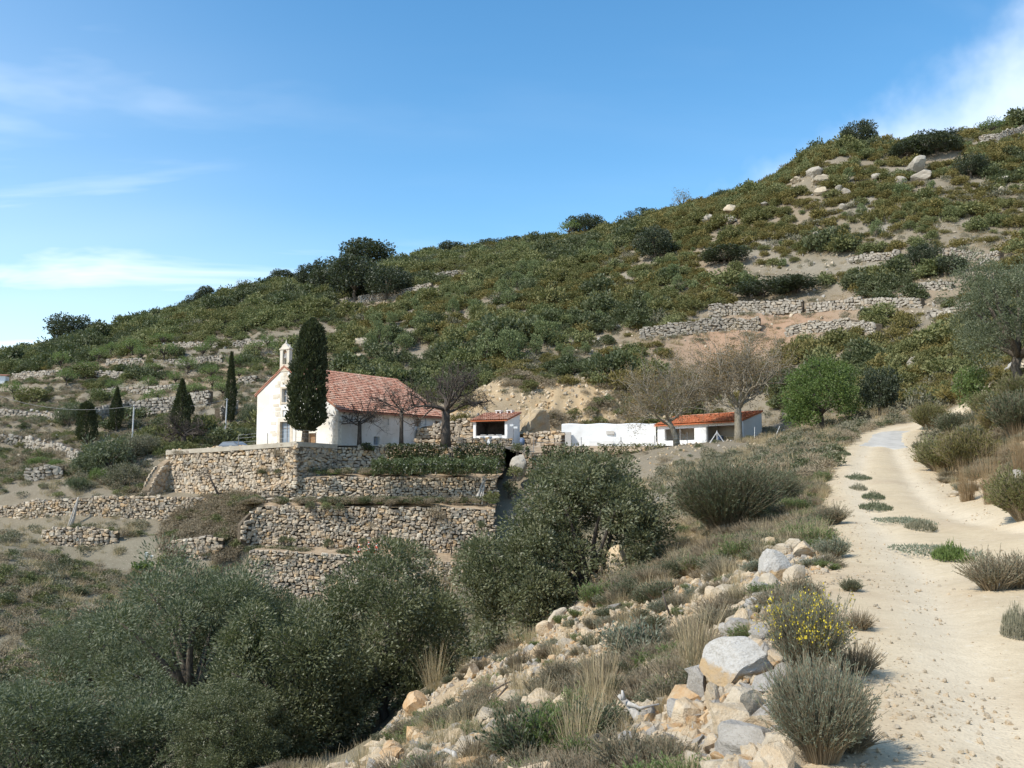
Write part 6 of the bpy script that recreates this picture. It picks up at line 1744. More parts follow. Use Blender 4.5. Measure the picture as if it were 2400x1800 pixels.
fg = [ # x0, y0, x1, y1 in photograph pixels, material, label
 (1662,1520,1836,1611,'split_boulder','large overhanging boulder with white lichen and ochre underside beside the flowering shrub'), (1610,1560,1672,1662,'grey_rock','rounded blue-grey boulder left of the lichen boulder'), (1646,1596,1700,1673,'ochre_rock','brown rock tucked under the lichen boulder'), (1672,1637,1800,1724,'pale_rock','flat-topped tan rock below the lichen boulder'),
 (1705,1698,1841,1785,'grey_rock','smooth pale grey slab beside the grey shrub'), (1749,1762,1866,1806,'pale_rock','whitish slab at the bottom edge'), (1667,1768,1718,1804,'orange_rock','small orange rock at the bottom edge'), (1562,1655,1656,1700,'grey_rock','flat grey rock left of the flat-topped tan one'),
 (1861,1276,1928,1318,'ochre_rock','bright ochre block at the edge of the track'), (1774,1299,1851,1375,'split_boulder','long whitish rock leaning along the bank edge'), (1754,1350,1805,1392,'grey_rock','grey rock at the lower end of the long whitish one'), (1769,1352,1836,1398,'pale_rock','tan rock with a dark hollow beneath the long whitish one'), (1831,1330,1887,1366,'pale_rock','pale rock below the ochre block'), (1761,1391,1802,1427,'grey_rock','small grey rock above the pointed one'),
 (1708,1434,1758,1490,'ochre_rock','pointed tan rock standing upright'), (1723,1500,1762,1545,'ochre_rock','small brown rock behind the lichen boulder'), (1754,1466,1802,1516,'grey_rock','pale grey rock left of the flowering shrub'), (1795,1528,1848,1568,'ochre_rock','brown rock under the flowering shrub'), (1805,1562,1858,1612,'grey_rock','grey rock between the two big shrubs'),
 (1646,1378,1692,1420,'ochre_rock','round ochre boulder alone on the bank'), (1280,1426,1333,1466,'pale_rock','pale yellow boulder under the big evergreen'), (1262,1458,1305,1490,'ochre_rock','yellow rock below the pale boulder at the evergreen'), (937,1627,1020,1678,'orange_rock','long tilted orange slab on the lower bank'), (1091,1556,1126,1597,'ochre_rock','ochre rock on the middle of the lower bank'), (1388,1348,1430,1381,'ochre_rock','ochre rock in the shade of the evergreen'), (1425,1290,1480,1376,'ochre_rock','brown earth-coloured mound beside the evergreen'), (896,1741,950,1788,'orange_rock','brown rock near the bottom of the bank'),
 (2145,1068,2164,1086,'ochre_rock','square ochre stone at the right edge of the track'), (2225,1150,2250,1166,'pale_rock','white stone below the russet grass'), (2372,1104,2402,1132,'grey_rock','grey boulder behind the russet grass'), (2212,968,2240,988,'pale_rock','pale rock above the concrete track'), (2360,848,2400,880,'grey_rock','grey boulder below the right-hand olive'), (2130,838,2165,870,'limestone','stacked grey rock above the concrete track')]
ROCKX = []
for i, (x0, y0, x1, y1, mt, lab) in enumerate(fg):
    cx_, w, h = (x0 + x1) / 2, x1 - x0, y1 - y0
    q = site(cx_, y1 - h * 0.15)
    kk = q[1] / F
    ROCKX.append((q[0], q[1], w * kk * .6 + .12, w * kk * .4 + .45))
    o = link('rock', rock_mesh(800 + i, mt, 4 if w > 90 else 3, 0.6), None, tuple(q + [0, w * kk * .2, h * kk * .33]), (random.Random(i).uniform(-.25, .25), random.Random(i + 9).uniform(-.3, .3), i * 2.1), (w * kk * .66, w * kk * .5, h * kk * .66))
    tag(o, lab, 'rock', 'rocks along the track edge', 'thing')
# broken edge of the track
re_ = np.random.default_rng(78)
EDGE = [rock_mesh(870 + i, m_, 2, 0.38) for i, m_ in enumerate(('pale_rock', 'ochre_rock', 'grey_rock', 'lichen_rock', 'ochre_rock', 'pale_rock'))]
lipx = np.array([[4.6, 1.15], [6, 1.55], [8, 2.05], [11, 2.85], [16, 4.5], [22, 6.6], [30, 9.2], [40, 12.6]])
for k in range(120):
    y_ = math.exp(re_.uniform(math.log(5.0), math.log(36))); x_ = np.interp(y_, lipx[:, 0], lipx[:, 1]) - abs(re_.normal(0, .5)) * (0.5 + y_ * .03) + 0.15
    s_ = (0.07 + 0.17 * re_.random() ** 1.8) * (0.8 + y_ * 0.018)
    o = link('edge_stone', EDGE[k % 6], None, (x_, y_, float(zt(x_, y_)) + s_ * .12), (re_.uniform(-.4, .4), re_.uniform(-.4, .4), re_.random() * 6), (s_ * 1.2, s_ * .9, s_ * .75))
    tag(o, 'broken limestone block half sunk in the edge of the track', 'stone', 'broken stones along the track edge', 'thing')
# loose rubble: single stones, then the finer stuff
rb = np.random.default_rng(77)
RK = [rock_mesh(850 + i, m_, 1, 0.35) for i, m_ in enumerate(('ochre_rock', 'pale_rock', 'ochre_rock', 'orange_rock', 'grey_rock', 'pale_rock', 'ochre_rock'))]
def bank_pts(n, y0=4.5, y1=34, seed=1, bias=1.0, clear=False):
    r = np.random.default_rng(seed)
    y = np.exp(r.uniform(math.log(y0), math.log(y1), n * 6)); x = r.uniform(-0.35, 0.36, n * 6) * y + r.uniform(-.5, .5, n * 6)
    d, s = track_d(x, y); z = zt(x, y)
    k = (d > 0.15) & (s < 0) & (z > -6.3 - 0.5) & (fbm2(x, y, 2.2, 3, 99) > -0.12 * bias)
    if clear:
        for ex, ey, er, ef in ROCKX: k &= ~((np.abs(x - ex) < er) & (y > ey - ef) & (y < ey + er * .6))
    return x[k][:n], y[k][:n], z[k][:n]
x, y, z = bank_pts(270, 5.2, 30, 5)
for k in range(len(x)):
    s_ = 0.05 + 0.20 * rb.random() ** 2.2 + 0.004 * y[k]
    o = link('loose_stone', RK[k % len(RK)], None, (x[k], y[k], z[k] + s_ * .22), (rb.uniform(-.5, .5), rb.uniform(-.5, .5), rb.random() * 6), (s_, s_ * rb.uniform(.7, 1), s_ * rb.uniform(.5, .8)))
    tag(o, 'loose ochre stone lying in the rubble of the bank', 'stone', 'loose stones on the bank', 'thing')
x, y, z = bank_pts(24000, 4.5, 36, 6, 0.9)
s_ = 0.016 + 0.085 * rb.random(len(x)) ** 2.6 + 0.0015 * y
scatter('rubble', 'broken ochre rubble covering the bank below the track', np.stack([x, y, z + s_ * .2], -1), rb.random((len(x), 3)) * 6, np.stack([s_, s_ * .8, s_ * .6], -1), rb.integers(0, len(RK), len(x)), RK)
n = 42000
y = np.exp(rb.uniform(math.log(4.2), math.log(60), n)); x = rb.uniform(-.1, .75, n) * y
d, sd_ = track_d(x, y); k = (d < 0.9) & (rb.random(n) < np.clip(0.25 + (d + 1.0) * 0.5 + 1.5 * fbm2(x, y, 1.3, 3, 120), 0.04, 1)); x, y = x[k], y[k]
s_ = 0.004 + 0.032 * rb.random(len(x)) ** 4 + 0.0004 * y
scatter('track_gravel', 'small pale stones strewn over the track', np.stack([x, y, zt(x, y) + s_ * .2], -1), rb.random((len(x), 3)) * 6, np.stack([s_, s_ * .8, s_ * .6], -1), rb.choice([0, 1, 5, 2, 6], len(x)), RK)
# stones strewn over the middle slope and under the shed
n = 5000
y = rb.uniform(34, 98, n); x = rb.uniform(-.1, .34, n) * y
d, sd_ = track_d(x, y); k = (d > .3) & (sd_ < 0) & (rb.random(n) < 0.35 + 2.0 * fbm2(x, y, 5, 3, 130)); x, y = x[k], y[k]
s_ = 0.06 + 0.22 * rb.random(len(x)) ** 3
scatter('slope_stones', 'pale stones strewn on the brown slope below the shed', np.stack([x, y, zt(x, y) + s_ * .2], -1), rb.random((len(x), 3)) * 6, np.stack([s_, s_ * .8, s_ * .6], -1), rb.integers(0, len(RK), len(x)), RK)
n = 22000
y = rb.uniform(100, 215, n); x = rb.uniform(-.58, .58, n) * y
k = rb.random(n) < 0.30 + 1.6 * fbm2(x, y, 9, 3, 131); x, y = x[k], y[k]
s_ = 0.10 + 0.45 * rb.random(len(x)) ** 3
scatter('hill_stones', 'limestone rubble showing between the hillside shrubs', np.stack([x, y, zt(x, y) + s_ * .2], -1), rb.random((len(x), 3)) * 6, np.stack([s_, s_ * .8, s_ * .6], -1), rb.choice([1, 4, 5, 1], len(x)), RK)

n = 4200
x = rb.uniform(-18, 21, n); y = rb.uniform(111.5, 124, n)
k = (np.maximum(np.exp(-(((x - 8) / 10) ** 2)) * np.exp(-(((y - 115) / 5) ** 2)), np.exp(-(((x + 8) / 9) ** 2)) * np.exp(-(((y - 118) / 5) ** 2))) > rb.uniform(0.1, 0.7, n)) & (fbm2(x, y, 3, 3, 141) > -0.1); x, y = x[k], y[k]
s_ = 0.05 + 0.42 * rb.random(len(x)) ** 4
scatter('cutting_rubble', 'ochre rubble and lumps sticking out of the earth cutting behind the yard', np.stack([x, y, zt(x, y) + s_ * .1], -1), rb.random((len(x), 3)) * 6, np.stack([s_, s_ * .8, s_ * .7], -1), rb.choice([0, 2, 3, 6, 0], len(x)), RK)
n = 700
x = rb.uniform(-20, 22, n); y = rb.uniform(111.5, 124, n); k = fbm2(x, y, 3.5, 3, 143) > 0.03; x, y = x[k], y[k]; n = len(x); s_ = rb.uniform(.8, 2.0, n)
scatter('cutting_brush', 'dry grey brush growing on the earth cutting', np.stack([x, y, zt(x, y) - .05], -1), np.stack([0 * x, 0 * x, rb.random(n) * 6], -1), np.stack([s_, s_, s_ * .8], -1), rb.integers(0, 3, n), [DRYB[0][1], DRYB[1][1], SM[1][1]])
# mossy rock and bushes in the gap of the terrace wall
o = link('boulder', rock_mesh(880, 'limestone', 3, 0.7), None, tuple(P(1215, 1098, 90.2)), (0, 0.2, 0.5), (1.15, 1.0, 1.45)); tag(o, 'tall mossy rock in the gap of the upper terrace wall', 'boulder', None, 'thing')
for i, (px, py, s_, lab) in enumerate(((1212, 1062, 1.2, 'leafy tuft on top of the mossy rock in the wall gap'), (1205, 1120, 1.5, 'dark bush at the foot of the mossy rock in the wall gap'), (1195, 1160, 1.6, 'lower bush beneath the mossy rock'), (1250, 1125, 1.3, 'green bush right of the mossy rock'))):
    plant('bush', [('stems', SM[i % 3][0]), ('foliage', SM[i % 3][1])], P(px, py, 88.8), lab, 'bush', 'plants on the terrace walls', i, s_)
# ------------------------------------------------------------------ bank below the track: brush and grass
TW = [twigbush(900 + i, 130, 0.42, 0.5, 'dry_twig', 'grey_leaf' if i % 2 else None, 5, 0.03, 0.008, 0.0035, 4) for i in range(4)]
def merge(name, mes):
    """one mesh from several, keeping their materials"""
    Vs = []; Fs = []; mi = []; ts = []; n0 = 0; mats = []
    for me_ in mes:
        if me_ is None: continue
        v = np.zeros(len(me_.vertices) * 3, np.float32); me_.vertices.foreach_get('co', v); v = v.reshape(-1, 3)
        f = np.zeros(len(me_.loops), np.int32); me_.loops.foreach_get('vertex_index', f); f = f.reshape(-1, 4)
        t = np.zeros(len(v), np.float32); me_.attributes['tint'].data.foreach_get('value', t)
        if me_.materials[0] not in mats: mats.append(me_.materials[0])
        Vs.append(v); Fs.append(f + n0); mi.append(np.full(len(f), mats.index(me_.materials[0]), np.int32)); ts.append(t); n0 += len(v)
    out = mesh(name, np.concatenate(Vs), np.concatenate(Fs), None, False, tint=np.concatenate(ts))
    for m_ in mats: out.materials.append(m_)
    out.polygons.foreach_set('material_index', np.concatenate(mi))
    return out
BR = [merge('brush', (a, c_)) for a, c_, _ in TW]
GREENB = [merge('herb', twigbush(910 + i, 110, 0.34, 0.4, 'dry_twig', ('broom_leaf', 'fresh_leaf', 'sage_leaf')[i], 9, 0.035, 0.010, 0.003, 3)[:2]) for i in range(3)]
TUFT = [blades(920 + i, 110, 0.42, 0.28, 0.006, 'straw', 0.09, name='dry_grass')[0] for i in range(3)]
x, y, z = bank_pts(640, 5.4, 38, 15, 0.3, True); n = len(x)
cov = fbm2(x, y, 2.6, 3, 140) + 0.16; k = rb.random(n) < np.clip(cov * 2.4, 0.03, 1); x, y, z = x[k], y[k], z[k]; n = len(x)
s_ = rb.uniform(.4, .95, n) * (0.75 + y * 0.03)
scatter('dry_brush', 'grey dry brush tangled over the bank', np.stack([x, y, z - .02], -1), np.stack([rb.normal(0, .15, n), rb.normal(0, .15, n), rb.random(n) * 6], -1), np.stack([s_, s_, s_ * rb.uniform(.6, 1, n)], -1), rb.integers(0, 4, n), BR)
x, y, z = bank_pts(300, 5.2, 42, 16, 0.5, True); n = len(x); s_ = rb.uniform(.35, .9, n) * (.8 + y * 0.03)
scatter('bank_herbs', 'green herbs and low sage growing among the rubble', np.stack([x, y, z - .02], -1), np.stack([rb.normal(0, .15, n), rb.normal(0, .15, n), rb.random(n) * 6], -1), np.stack([s_, s_, s_ * rb.uniform(.5, .9, n)], -1), rb.integers(0, 3, n), GREENB)
x, y, z = bank_pts(420, 5.2, 44, 17, 0.8, True); n = len(x); s_ = rb.uniform(.3, .85, n) * (.8 + y * 0.03)
scatter('bank_grass', 'dry straw grass growing on the bank', np.stack([x, y, z - .02], -1), np.stack([0 * x, 0 * x, rb.random(n) * 6], -1), np.stack([s_, s_, s_ * rb.uniform(.6, 1.2, n)], -1), rb.integers(0, 3, n), TUFT)
GRF = [blades(970 + i, 60, 0.42, 0.3, 0.02, 'straw', 0.25, name='dry_grass')[0] for i in range(2)] + [blades(974, 60, 0.25, 0.3, 0.03, 'green_leaf', 0.3, name='grass')[0]]
# grass and low growth along the left verge of the track, on the slope below the shed and over the left gardens
n = 9000
y = rb.uniform(17, 92, n); x = rb.uniform(.10, .42, n) * y
d, sd_ = track_d(x, y); k = (d > .1) & (sd_ < 0) & (rb.random(n) < np.where(y > 60, 0.55, 1) * np.clip(0.9 - d / 9, 0.1, 1) + fbm2(x, y, 5, 3, 150)); x, y = x[k], y[k]; n = len(x); s_ = np.where(y < 36, rb.uniform(.7, 1.6, n), rb.uniform(.35, 1.0, n))
scatter('verge_growth', 'pale grass and green weeds along the left verge of the track', np.stack([x, y, zt(x, y) - .02], -1), np.stack([0 * x, 0 * x, rb.random(n) * 6], -1), np.stack([s_, s_, s_ * rb.uniform(.5, 1, n)], -1), np.where(y < 36, rb.choice([0, 1, 2, 3, 4], n), rb.choice([5, 6, 7, 8, 9], n, p=[.42, .09, .09, .14, .26])), [TUFT[0], TUFT[1], GREENB[0], GREENB[1], BR[0], GRF[0], DRYB[0][1], DRYB[1][1], SM[0][1], GRF[1]])
n = 24000
y = rb.uniform(38, 97, n); x = rb.uniform(-.62, 0.02, n) * y
lowb = (1200 + F * x / y > np.interp(y, [78, 80, 86, 87.5, 89.5, 91, 97], [560, 555, 600, 600, 480, 385, 300])) & (y > 78.5)
lowb |= (1200 + F * x / y < 520) & (((y > 86.3) & (y < 90.2)) | ((y > 80.5) & (y < 84.6)))
k = ~lowb & (rb.random(n) < 0.26 + 1.7 * fbm2(x, y, 6, 3, 160)); x, y = x[k], y[k]; n = len(x); s_ = rb.uniform(0.5, 1.3, n)
scatter('garden_growth', 'grass, weeds and brush over the gardens left of the walls', np.stack([x, y, zt(x, y) - .02], -1), np.stack([0 * x, 0 * x, rb.random(n) * 6], -1), np.stack([s_, s_, s_ * rb.uniform(.5, 1, n)], -1), rb.choice(6, n, p=[.34, .28, .10, .08, .10, .10]), [GRF[0], GRF[2], DRYB[0][1], DRYB[1][1], SM[0][1], SM[1][1]])
n = 16000
y = rb.uniform(97, 205, n); x = rb.uniform(-.62, -.13, n) * y
k = (rb.random(n) < 0.55 + 1.5 * fbm2(x, y, 7, 3, 165)) & ((x < -27) | (y > 116)); x, y = x[k], y[k]; n = len(x); s_ = rb.uniform(.5, 1.4, n)
scatter('terrace_growth', 'low grass and brush over the old almond terraces', np.stack([x, y, zt(x, y) - .03], -1), np.stack([0 * x, 0 * x, rb.random(n) * 6], -1), np.stack([s_, s_, s_ * rb.uniform(.5, 1, n)], -1), rb.choice(6, n, p=[.26, .2, .16, .14, .12, .12]), [GRF[0], GRF[2], DRYB[0][1], DRYB[1][1], SM[0][1], SM[1][1]])
n = 3000
y = rb.uniform(14, 50, n); x = rb.uniform(.3, .7, n) * y
d, sd_ = track_d(x, y); k = (d > .05) & (sd_ > 0) & (rb.random(n) < 0.6 + 1.8 * fbm2(x, y, 3, 3, 166)); x, y = x[k], y[k]; n = len(x); s_ = rb.uniform(.6, 1.7, n)
scatter('right_verge_growth', 'dry grass and weeds along the right verge of the track', np.stack([x, y, zt(x, y) - .02], -1), np.stack([0 * x, 0 * x, rb.random(n) * 6], -1), np.stack([s_, s_, s_ * rb.uniform(.5, 1, n)], -1), rb.integers(0, 6, n), [TUFT[0], TUFT[1], GREENB[0], GREENB[2], BR[0], BR[1]])
n = 2200
y = rb.uniform(9, 48, n); x = rb.uniform(.3, .85, n) * y
d, sd_ = track_d(x, y); k = (d > -.5) & (sd_ > 0) & (fbm2(x, y, 2.5, 3, 167) > -.03); x, y = x[k], y[k]; s_ = 0.03 + 0.13 * rb.random(len(x)) ** 3
scatter('right_verge_stones', 'pale stones fallen along the right verge of the track', np.stack([x, y, zt(x, y) + s_ * .2], -1), rb.random((len(x), 3)) * 6, np.stack([s_, s_ * .8, s_ * .6], -1), rb.choice([0, 1, 5, 6, 3], len(x)), RK)
n = 900
px = rb.uniform(395, 605, n); y = rb.uniform(81, 90.5, n); x = (px - 1200) / F * y
k = (px < np.interp(y, [81, 84, 86.5, 88.5, 91], [560, 590, 610, 560, 480])) & (fbm2(x, y, 2.5, 3, 168) > -0.08); x, y = x[k], y[k]; n = len(x); s_ = rb.uniform(.6, 1.5, n)
scatter('dry_slope_brush', 'brown dry brush on the earth slope beside the terrace walls', np.stack([x, y, zt(x, y) - .03], -1), np.stack([0 * x, 0 * x, rb.random(n) * 6], -1), np.stack([s_, s_, s_ * rb.uniform(.5, .9, n)], -1), rb.choice(4, n, p=[.4, .3, .2, .1]), [DRYB[0][1], DRYB[1][1], GRF[0], SM[1][1]])
n = 2600
t = rb.random(n); sel = rb.integers(0, 3, n)
shv = [((612, 1165), 86.8, 90.4, -1.2), ((575, 1160), 83.4, 86.0, -3.75), ((590, 1100), 80.2, 82.4, -7.8)]
px = np.array([rb.uniform(*shv[k][0]) for k in sel]); Y = np.array([rb.uniform(shv[k][1], shv[k][2]) for k in sel]); Z = np.array([shv[k][3] for k in sel]); Z = Z - np.where(sel == 2, (px - 590) / 500 * .5, 0)
k = fbm2(px / 10, Y, 3, 3, 7) > 0.0; px, Y, Z = px[k], Y[k], Z[k]; n = len(px); s_ = rb.uniform(.5, 1.1, n)
scatter('shelf_weeds', 'weeds growing on the earth shelves between the terrace walls', np.stack([(px - 1200) / F * Y, Y, Z], -1), np.stack([0 * px, 0 * px, rb.random(n) * 6], -1), np.stack([s_, s_, s_ * .7], -1), rb.integers(0, 4, n), [GRF[0], DRYB[0][1], GRF[2], SM[0][1]])

# ------------------------------------------------------------------ plants one can pick out near the track
fs = twigbush(930, 420, 0.80, 0.62, 'dry_twig', 'sage_leaf', 13, 0.034, 0.008, 0.0028, 4)
q = site(1895, 1600); o = plant('flowering_shrub', [('stems', fs[0]), ('foliage', fs[1])], q - [0, 0, .03], 'grey shrub with small yellow flowers at the track edge', 'shrub', None, 0, 0.66, 1.0)
r = np.random.default_rng(931); tp = fs[2]; tp = tp[r.random(len(tp)) < 0.2]
hi = tp[tp[:, 2] > 0.38]
k = np.repeat(np.arange(len(hi)), 7); p = hi[k] + r.normal(0, .012, (len(k), 3)) - np.array([0, 0, 1]) * r.uniform(0, .07, len(k))[:, None]
link('flowers', leaves_mesh('flowers', p, rand_dir(r, len(p)), 0.02, 0.017, r, MAT['flower']), o)
gs = twigbush(932, 620, 0.66, 0.62, 'dry_twig', 'sage_leaf', 13, 0.032, 0.0065, 0.0026, 4)
q = site(1925, 1785); plant('grey_shrub', [('stems', gs[0]), ('foliage', gs[1])], q - [0, 0, .03], 'bushy silver-grey shrub at the bottom, below the flowering one', 'shrub', None, 0.4, 0.68, 1.0)
RG = [blades(940 + i, 420, 1.5, 0.55, 0.008, 'russet_straw', 0.22, 0.35, segs=4)[0] for i in range(2)]
SG = [blades(945 + i, 200, 0.72, 0.38, 0.006, 'straw', 0.12, 0.45, segs=4, hvar=0.5)[0] for i in range(2)]
for px, py, me_, s_, lab in ((1628, 1590, SG[0], 0.9, 'tall straw tuft left of the grey boulder'), (1404, 1672, SG[1], 0.95, 'tall straw tuft in the middle of the bank'), (1352, 1800, SG[0], 0.85, 'straw tuft at the bottom edge of the bank'), (1212, 1640, SG[1], 0.6, 'small straw tuft beside the forked dead branch'), (1017, 1625, SG[0], 0.9, 'straw tuft above the long orange slab')):
    q = site(px, py); plant('grass_tuft', [('blades', me_)], q, lab, 'grass tuft', None, px, s_ * (0.6 + q[1] * .05))
for px, py, Y, s_, k, lab in ((2330, 1215, 24, 1.0, 0, 'tallest russet grass clump right of the track'), (2268, 1195, 26, 0.8, 1, 'left russet grass clump right of the track'), (2398, 1150, 26, 0.95, 1, 'russet grass at the right edge')):
    q = P(px, py, Y); plant('grass_clump', [('blades', RG[k])], on(q[0], Y), lab, 'grass clump', None, px, s_)
RSH = [twigbush(950 + i, 420, 1.2, 1.0, 'dry_twig', ('broom_leaf', 'scrub_leaf', 'rust_leaf')[i], 16, 0.07, 0.02, 0.006, 4) for i in range(3)]
for px, Y, k, s_, sz, lab in ((2200, 38, 1, 1.35, 1.0, 'dark olive shrub where the track bends'), (2265, 35, 2, 1.45, 1.15, 'rust-green shrub behind the russet grass'), (2395, 19.5, 1, 1.0, 1.0, 'green shrub at the right edge below the russet grass'), (2285, 43, 0, 1.1, .9, 'grey shrub above the bend of the track'), (2345, 40, 2, 1.2, 1.25, 'upright rusty shrub on the right slope'), (2390, 36, 0, 1.6, 1.1, 'large grey-green shrub on the right slope edge'), (2330, 48, 1, 1.5, 1.0, 'dark shrub below the right-hand olive'), (2240, 52, 0, 1.5, .9, 'sage shrub above the concrete track'), (2180, 60, 1, 1.6, 1.0, 'shrub at the top of the concrete track'), (2395, 46, 1, 1.5, 1.0, 'dark shrub under the right-hand olive at the frame edge')):
    q = P(px, 1000, Y); plant('shrub', [('stems', RSH[k][0]), ('foliage', RSH[k][1])], on(q[0], Y) - [0, 0, .08], lab, 'shrub', 'shrubs right of the track', px, s_, s_ * sz)
# weed mats between the wheel tracks
def matmesh(seed, n, mat, L=0.05, hgt=0.05):
    r = np.random.default_rng(seed); a = r.random(n) * 6.283; rad = np.sqrt(r.random(n)) * (1 + .7 * fbm(np.stack([np.cos(a) * 1.5, np.sin(a) * 1.5, 0 * a + seed], -1), 2, seed))
    p = np.stack([np.cos(a) * rad, np.sin(a) * rad, hgt * r.random(n) * (1.1 - rad)], -1)
    return leaves_mesh('mat', p, rand_dir(r, n) * [1, 1, .5] + [0, 0, .35], L, L * .35, r, MAT[mat])
WM = [matmesh(960, 1300, 'broom_leaf', .09, .16), matmesh(961, 1500, 'sage_leaf', .06, .08), matmesh(962, 1000, 'grey_leaf', .09, .16), matmesh(963, 1500, 'green_leaf', .10, .22)]
for i, (x0, y0, x1, y1, k, lab) in enumerate([(1982,1112,2036,1136,0,'topmost green weed mat on the track crown'), (1995,1140,2028,1156,2,'small dry weed mat below the topmost one'), (2025,1162,2068,1177,0,'dark weed mat in the middle of the track'), (2020,1181,2084,1207,0,'broken weed mat below the dark one'), (2070,1210,2176,1239,1,'greyish flat weed mat across the track crown'), (2133,1232,2186,1252,2,'dry weed tuft beside the greyish mat'), (2128,1263,2294,1334,1,'largest grey-green weed mat on the track'), (2198,1298,2262,1330,3,'leafy green plant inside the largest weed mat'), (2362,1460,2402,1476,2,'scrap of dry weed at the right edge'), (2356,1486,2400,1502,2,'lower scrap of dry weed at the right edge'), (1960,1060,1990,1074,0,'tiny weed mat near the concrete')]):
    q = site((x0 + x1) / 2, (y0 + y1) / 2); kk = q[1] / F; wy = (y1 - y0) * q[1] ** 2 / F / 1.65
    o = thing('weed_mat', q, lab, 'weeds', 'weeds on the track', 0); o.scale = ((x1 - x0) / 2 * kk * 1.0, min(wy / 2, (x1 - x0) * kk * 1.2) * 1.0, 1.4)
    link('leaves', WM[k], o)
for px, py, me_, s_, lab in ((2330, 1382, BR[1], 1.35, 'dry spreading tuft at the right below the big weed mat'), (2385, 1378, BR[3], 1.3, 'dry tuft at the right edge beside the spreading one'), (1995, 1386, GREENB[0], 0.62, 'small dark green plant on the left wheel track'), (2012, 1476, BR[0], 0.6, 'little dry tuft right of the flowering shrub'), (2005, 1580, BR[2], 0.75, 'dry tuft in the shade right of the flowering shrub'), (1950, 1310, GREENB[2], 1.3, 'grey-green tuft beside the ochre block'), (1990, 1760, BR[0], 0.6, 'dry tuft right of the silver-grey shrub'), (1950,1230,BR[1],1.5,'dry grass tuft on the left verge'), (1240, 1790, GREENB[0], 1.5, 'green herb bush at the bottom of the bank'), (1310, 1770, GREENB[1], 1.4, 'bright green herb bush right of the bottom one'), (1385, 1740, GREENB[0], 1.2, 'herb bush left of the weathered branch'), (1500, 1560, GREENB[2], 1.8, 'wide grey-green herb bush left of the boulders'), (1400, 1420, GREENB[1], 1.8, 'green grassy tuft above the middle of the bank'), (1170, 1530, GREENB[0], 1.6, 'dark herb bush below the evergreen')):
    q = site(px, py); plant('tuft', [('foliage', me_)], q - [0, 0, .02], lab, 'plant', None, px, s_)
# dead wood on the bank
def branch(label, pix, rad, mat='deadwood', forks=()):
    P3 = [site(px, py) for px, py in pix[:1]][0]
    Y = P3[1]
    pts = [P(px, py, Y + i * .05) for i, (px, py) in enumerate(pix)]
    o = thing('dead_branch', pts[0], label, 'branch'); o0 = np.array(pts[0])
    mb = MB(); mb.tube(np.array(pts) - o0, np.linspace(rad, rad * .35, len(pts)), 7); mb.link('limb', MAT[mat], o, True)
    for pf in forks:
        ps = np.array([P(px, py, Y + .05) for px, py in pf]) - o0
        mb = MB(); mb.tube(ps, np.linspace(rad * .5, rad * .15, len(ps)), 5); mb.link('side_twig', MAT[mat], o, True)
branch('white weathered branch lying on the bank left of the boulders', [(1508,1704),(1488,1672),(1470,1648),(1450,1630)], .045, forks=[[(1470,1648),(1500,1660),(1545,1650)], [(1462,1640),(1458,1618)]])
branch('short grey stump beside the weathered branch', [(1436,1728),(1434,1708),(1438,1690)], .05)
branch('white splinter of wood standing near the bottom edge', [(1382,1792),(1396,1762),(1408,1735)], .022)
branch('dark hooked twig standing on the upper bank', [(1573,1448),(1560,1415),(1552,1385)], .022, 'dark_twig', [[(1552,1385),(1570,1376)]])
branch('forked dark dead branch on the lower bank', [(1218,1624),(1205,1595),(1204,1568)], .03, 'dark_twig', [[(1205,1595),(1185,1602),(1120,1640),(1060,1648)], [(1190,1608),(1140,1665),(1080,1715)]])
branch('bleached hooked root at the bottom edge', [(1070,1790),(1064,1766),(1045,1758),(1030,1764)], .03, 'deadwood', [[(1030,1764),(1005,1782),(975,1795)]])
branch('dark stick beside the round ochre boulder', [(1640,1445),(1668,1436),(1688,1425)], .02, 'dark_twig')
# ------------------------------------------------------------------ hillside scrub
rs = np.random.default_rng(11)
def grid_slope(x, y):
    e = 0.8
    return np.stack([-(zt(x + e, y) - zt(x - e, y)) / (2 * e), -(zt(x, y + e) - zt(x, y - e)) / (2 * e)], -1)

SC_DARK = [shrub(300 + i, (1, 1, 0.95), 34, 0.33, 30, 0.21, 0.12, 'scrub_leaf', stems=3)[1] for i in range(5)]
SC_RUST = [shrub(320 + i, (1, 1, 0.7), 34, 0.30, 30, 0.19, 0.10, 'rust_leaf', stems=3)[1] for i in range(4)]
SC_GREY = [shrub(340 + i, (1, 1, 0.8), 18, 0.34, 16, 0.26, 0.10, 'grey_leaf', stems=3)[1] for i in range(3)]
SC_OAK = [shrub(360 + i, (1, 1, 1.0), 38, 0.34, 32, 0.21, 0.13, 'oak_leaf', stems=3)[1] for i in range(4)]
SC_JUN = [shrub(380 + i, (0.8, 0.8, 1.3), 30, 0.30, 24, 0.24, 0.13, 'juniper_leaf', up=0.9, stems=3)[1] for i in range(3)]

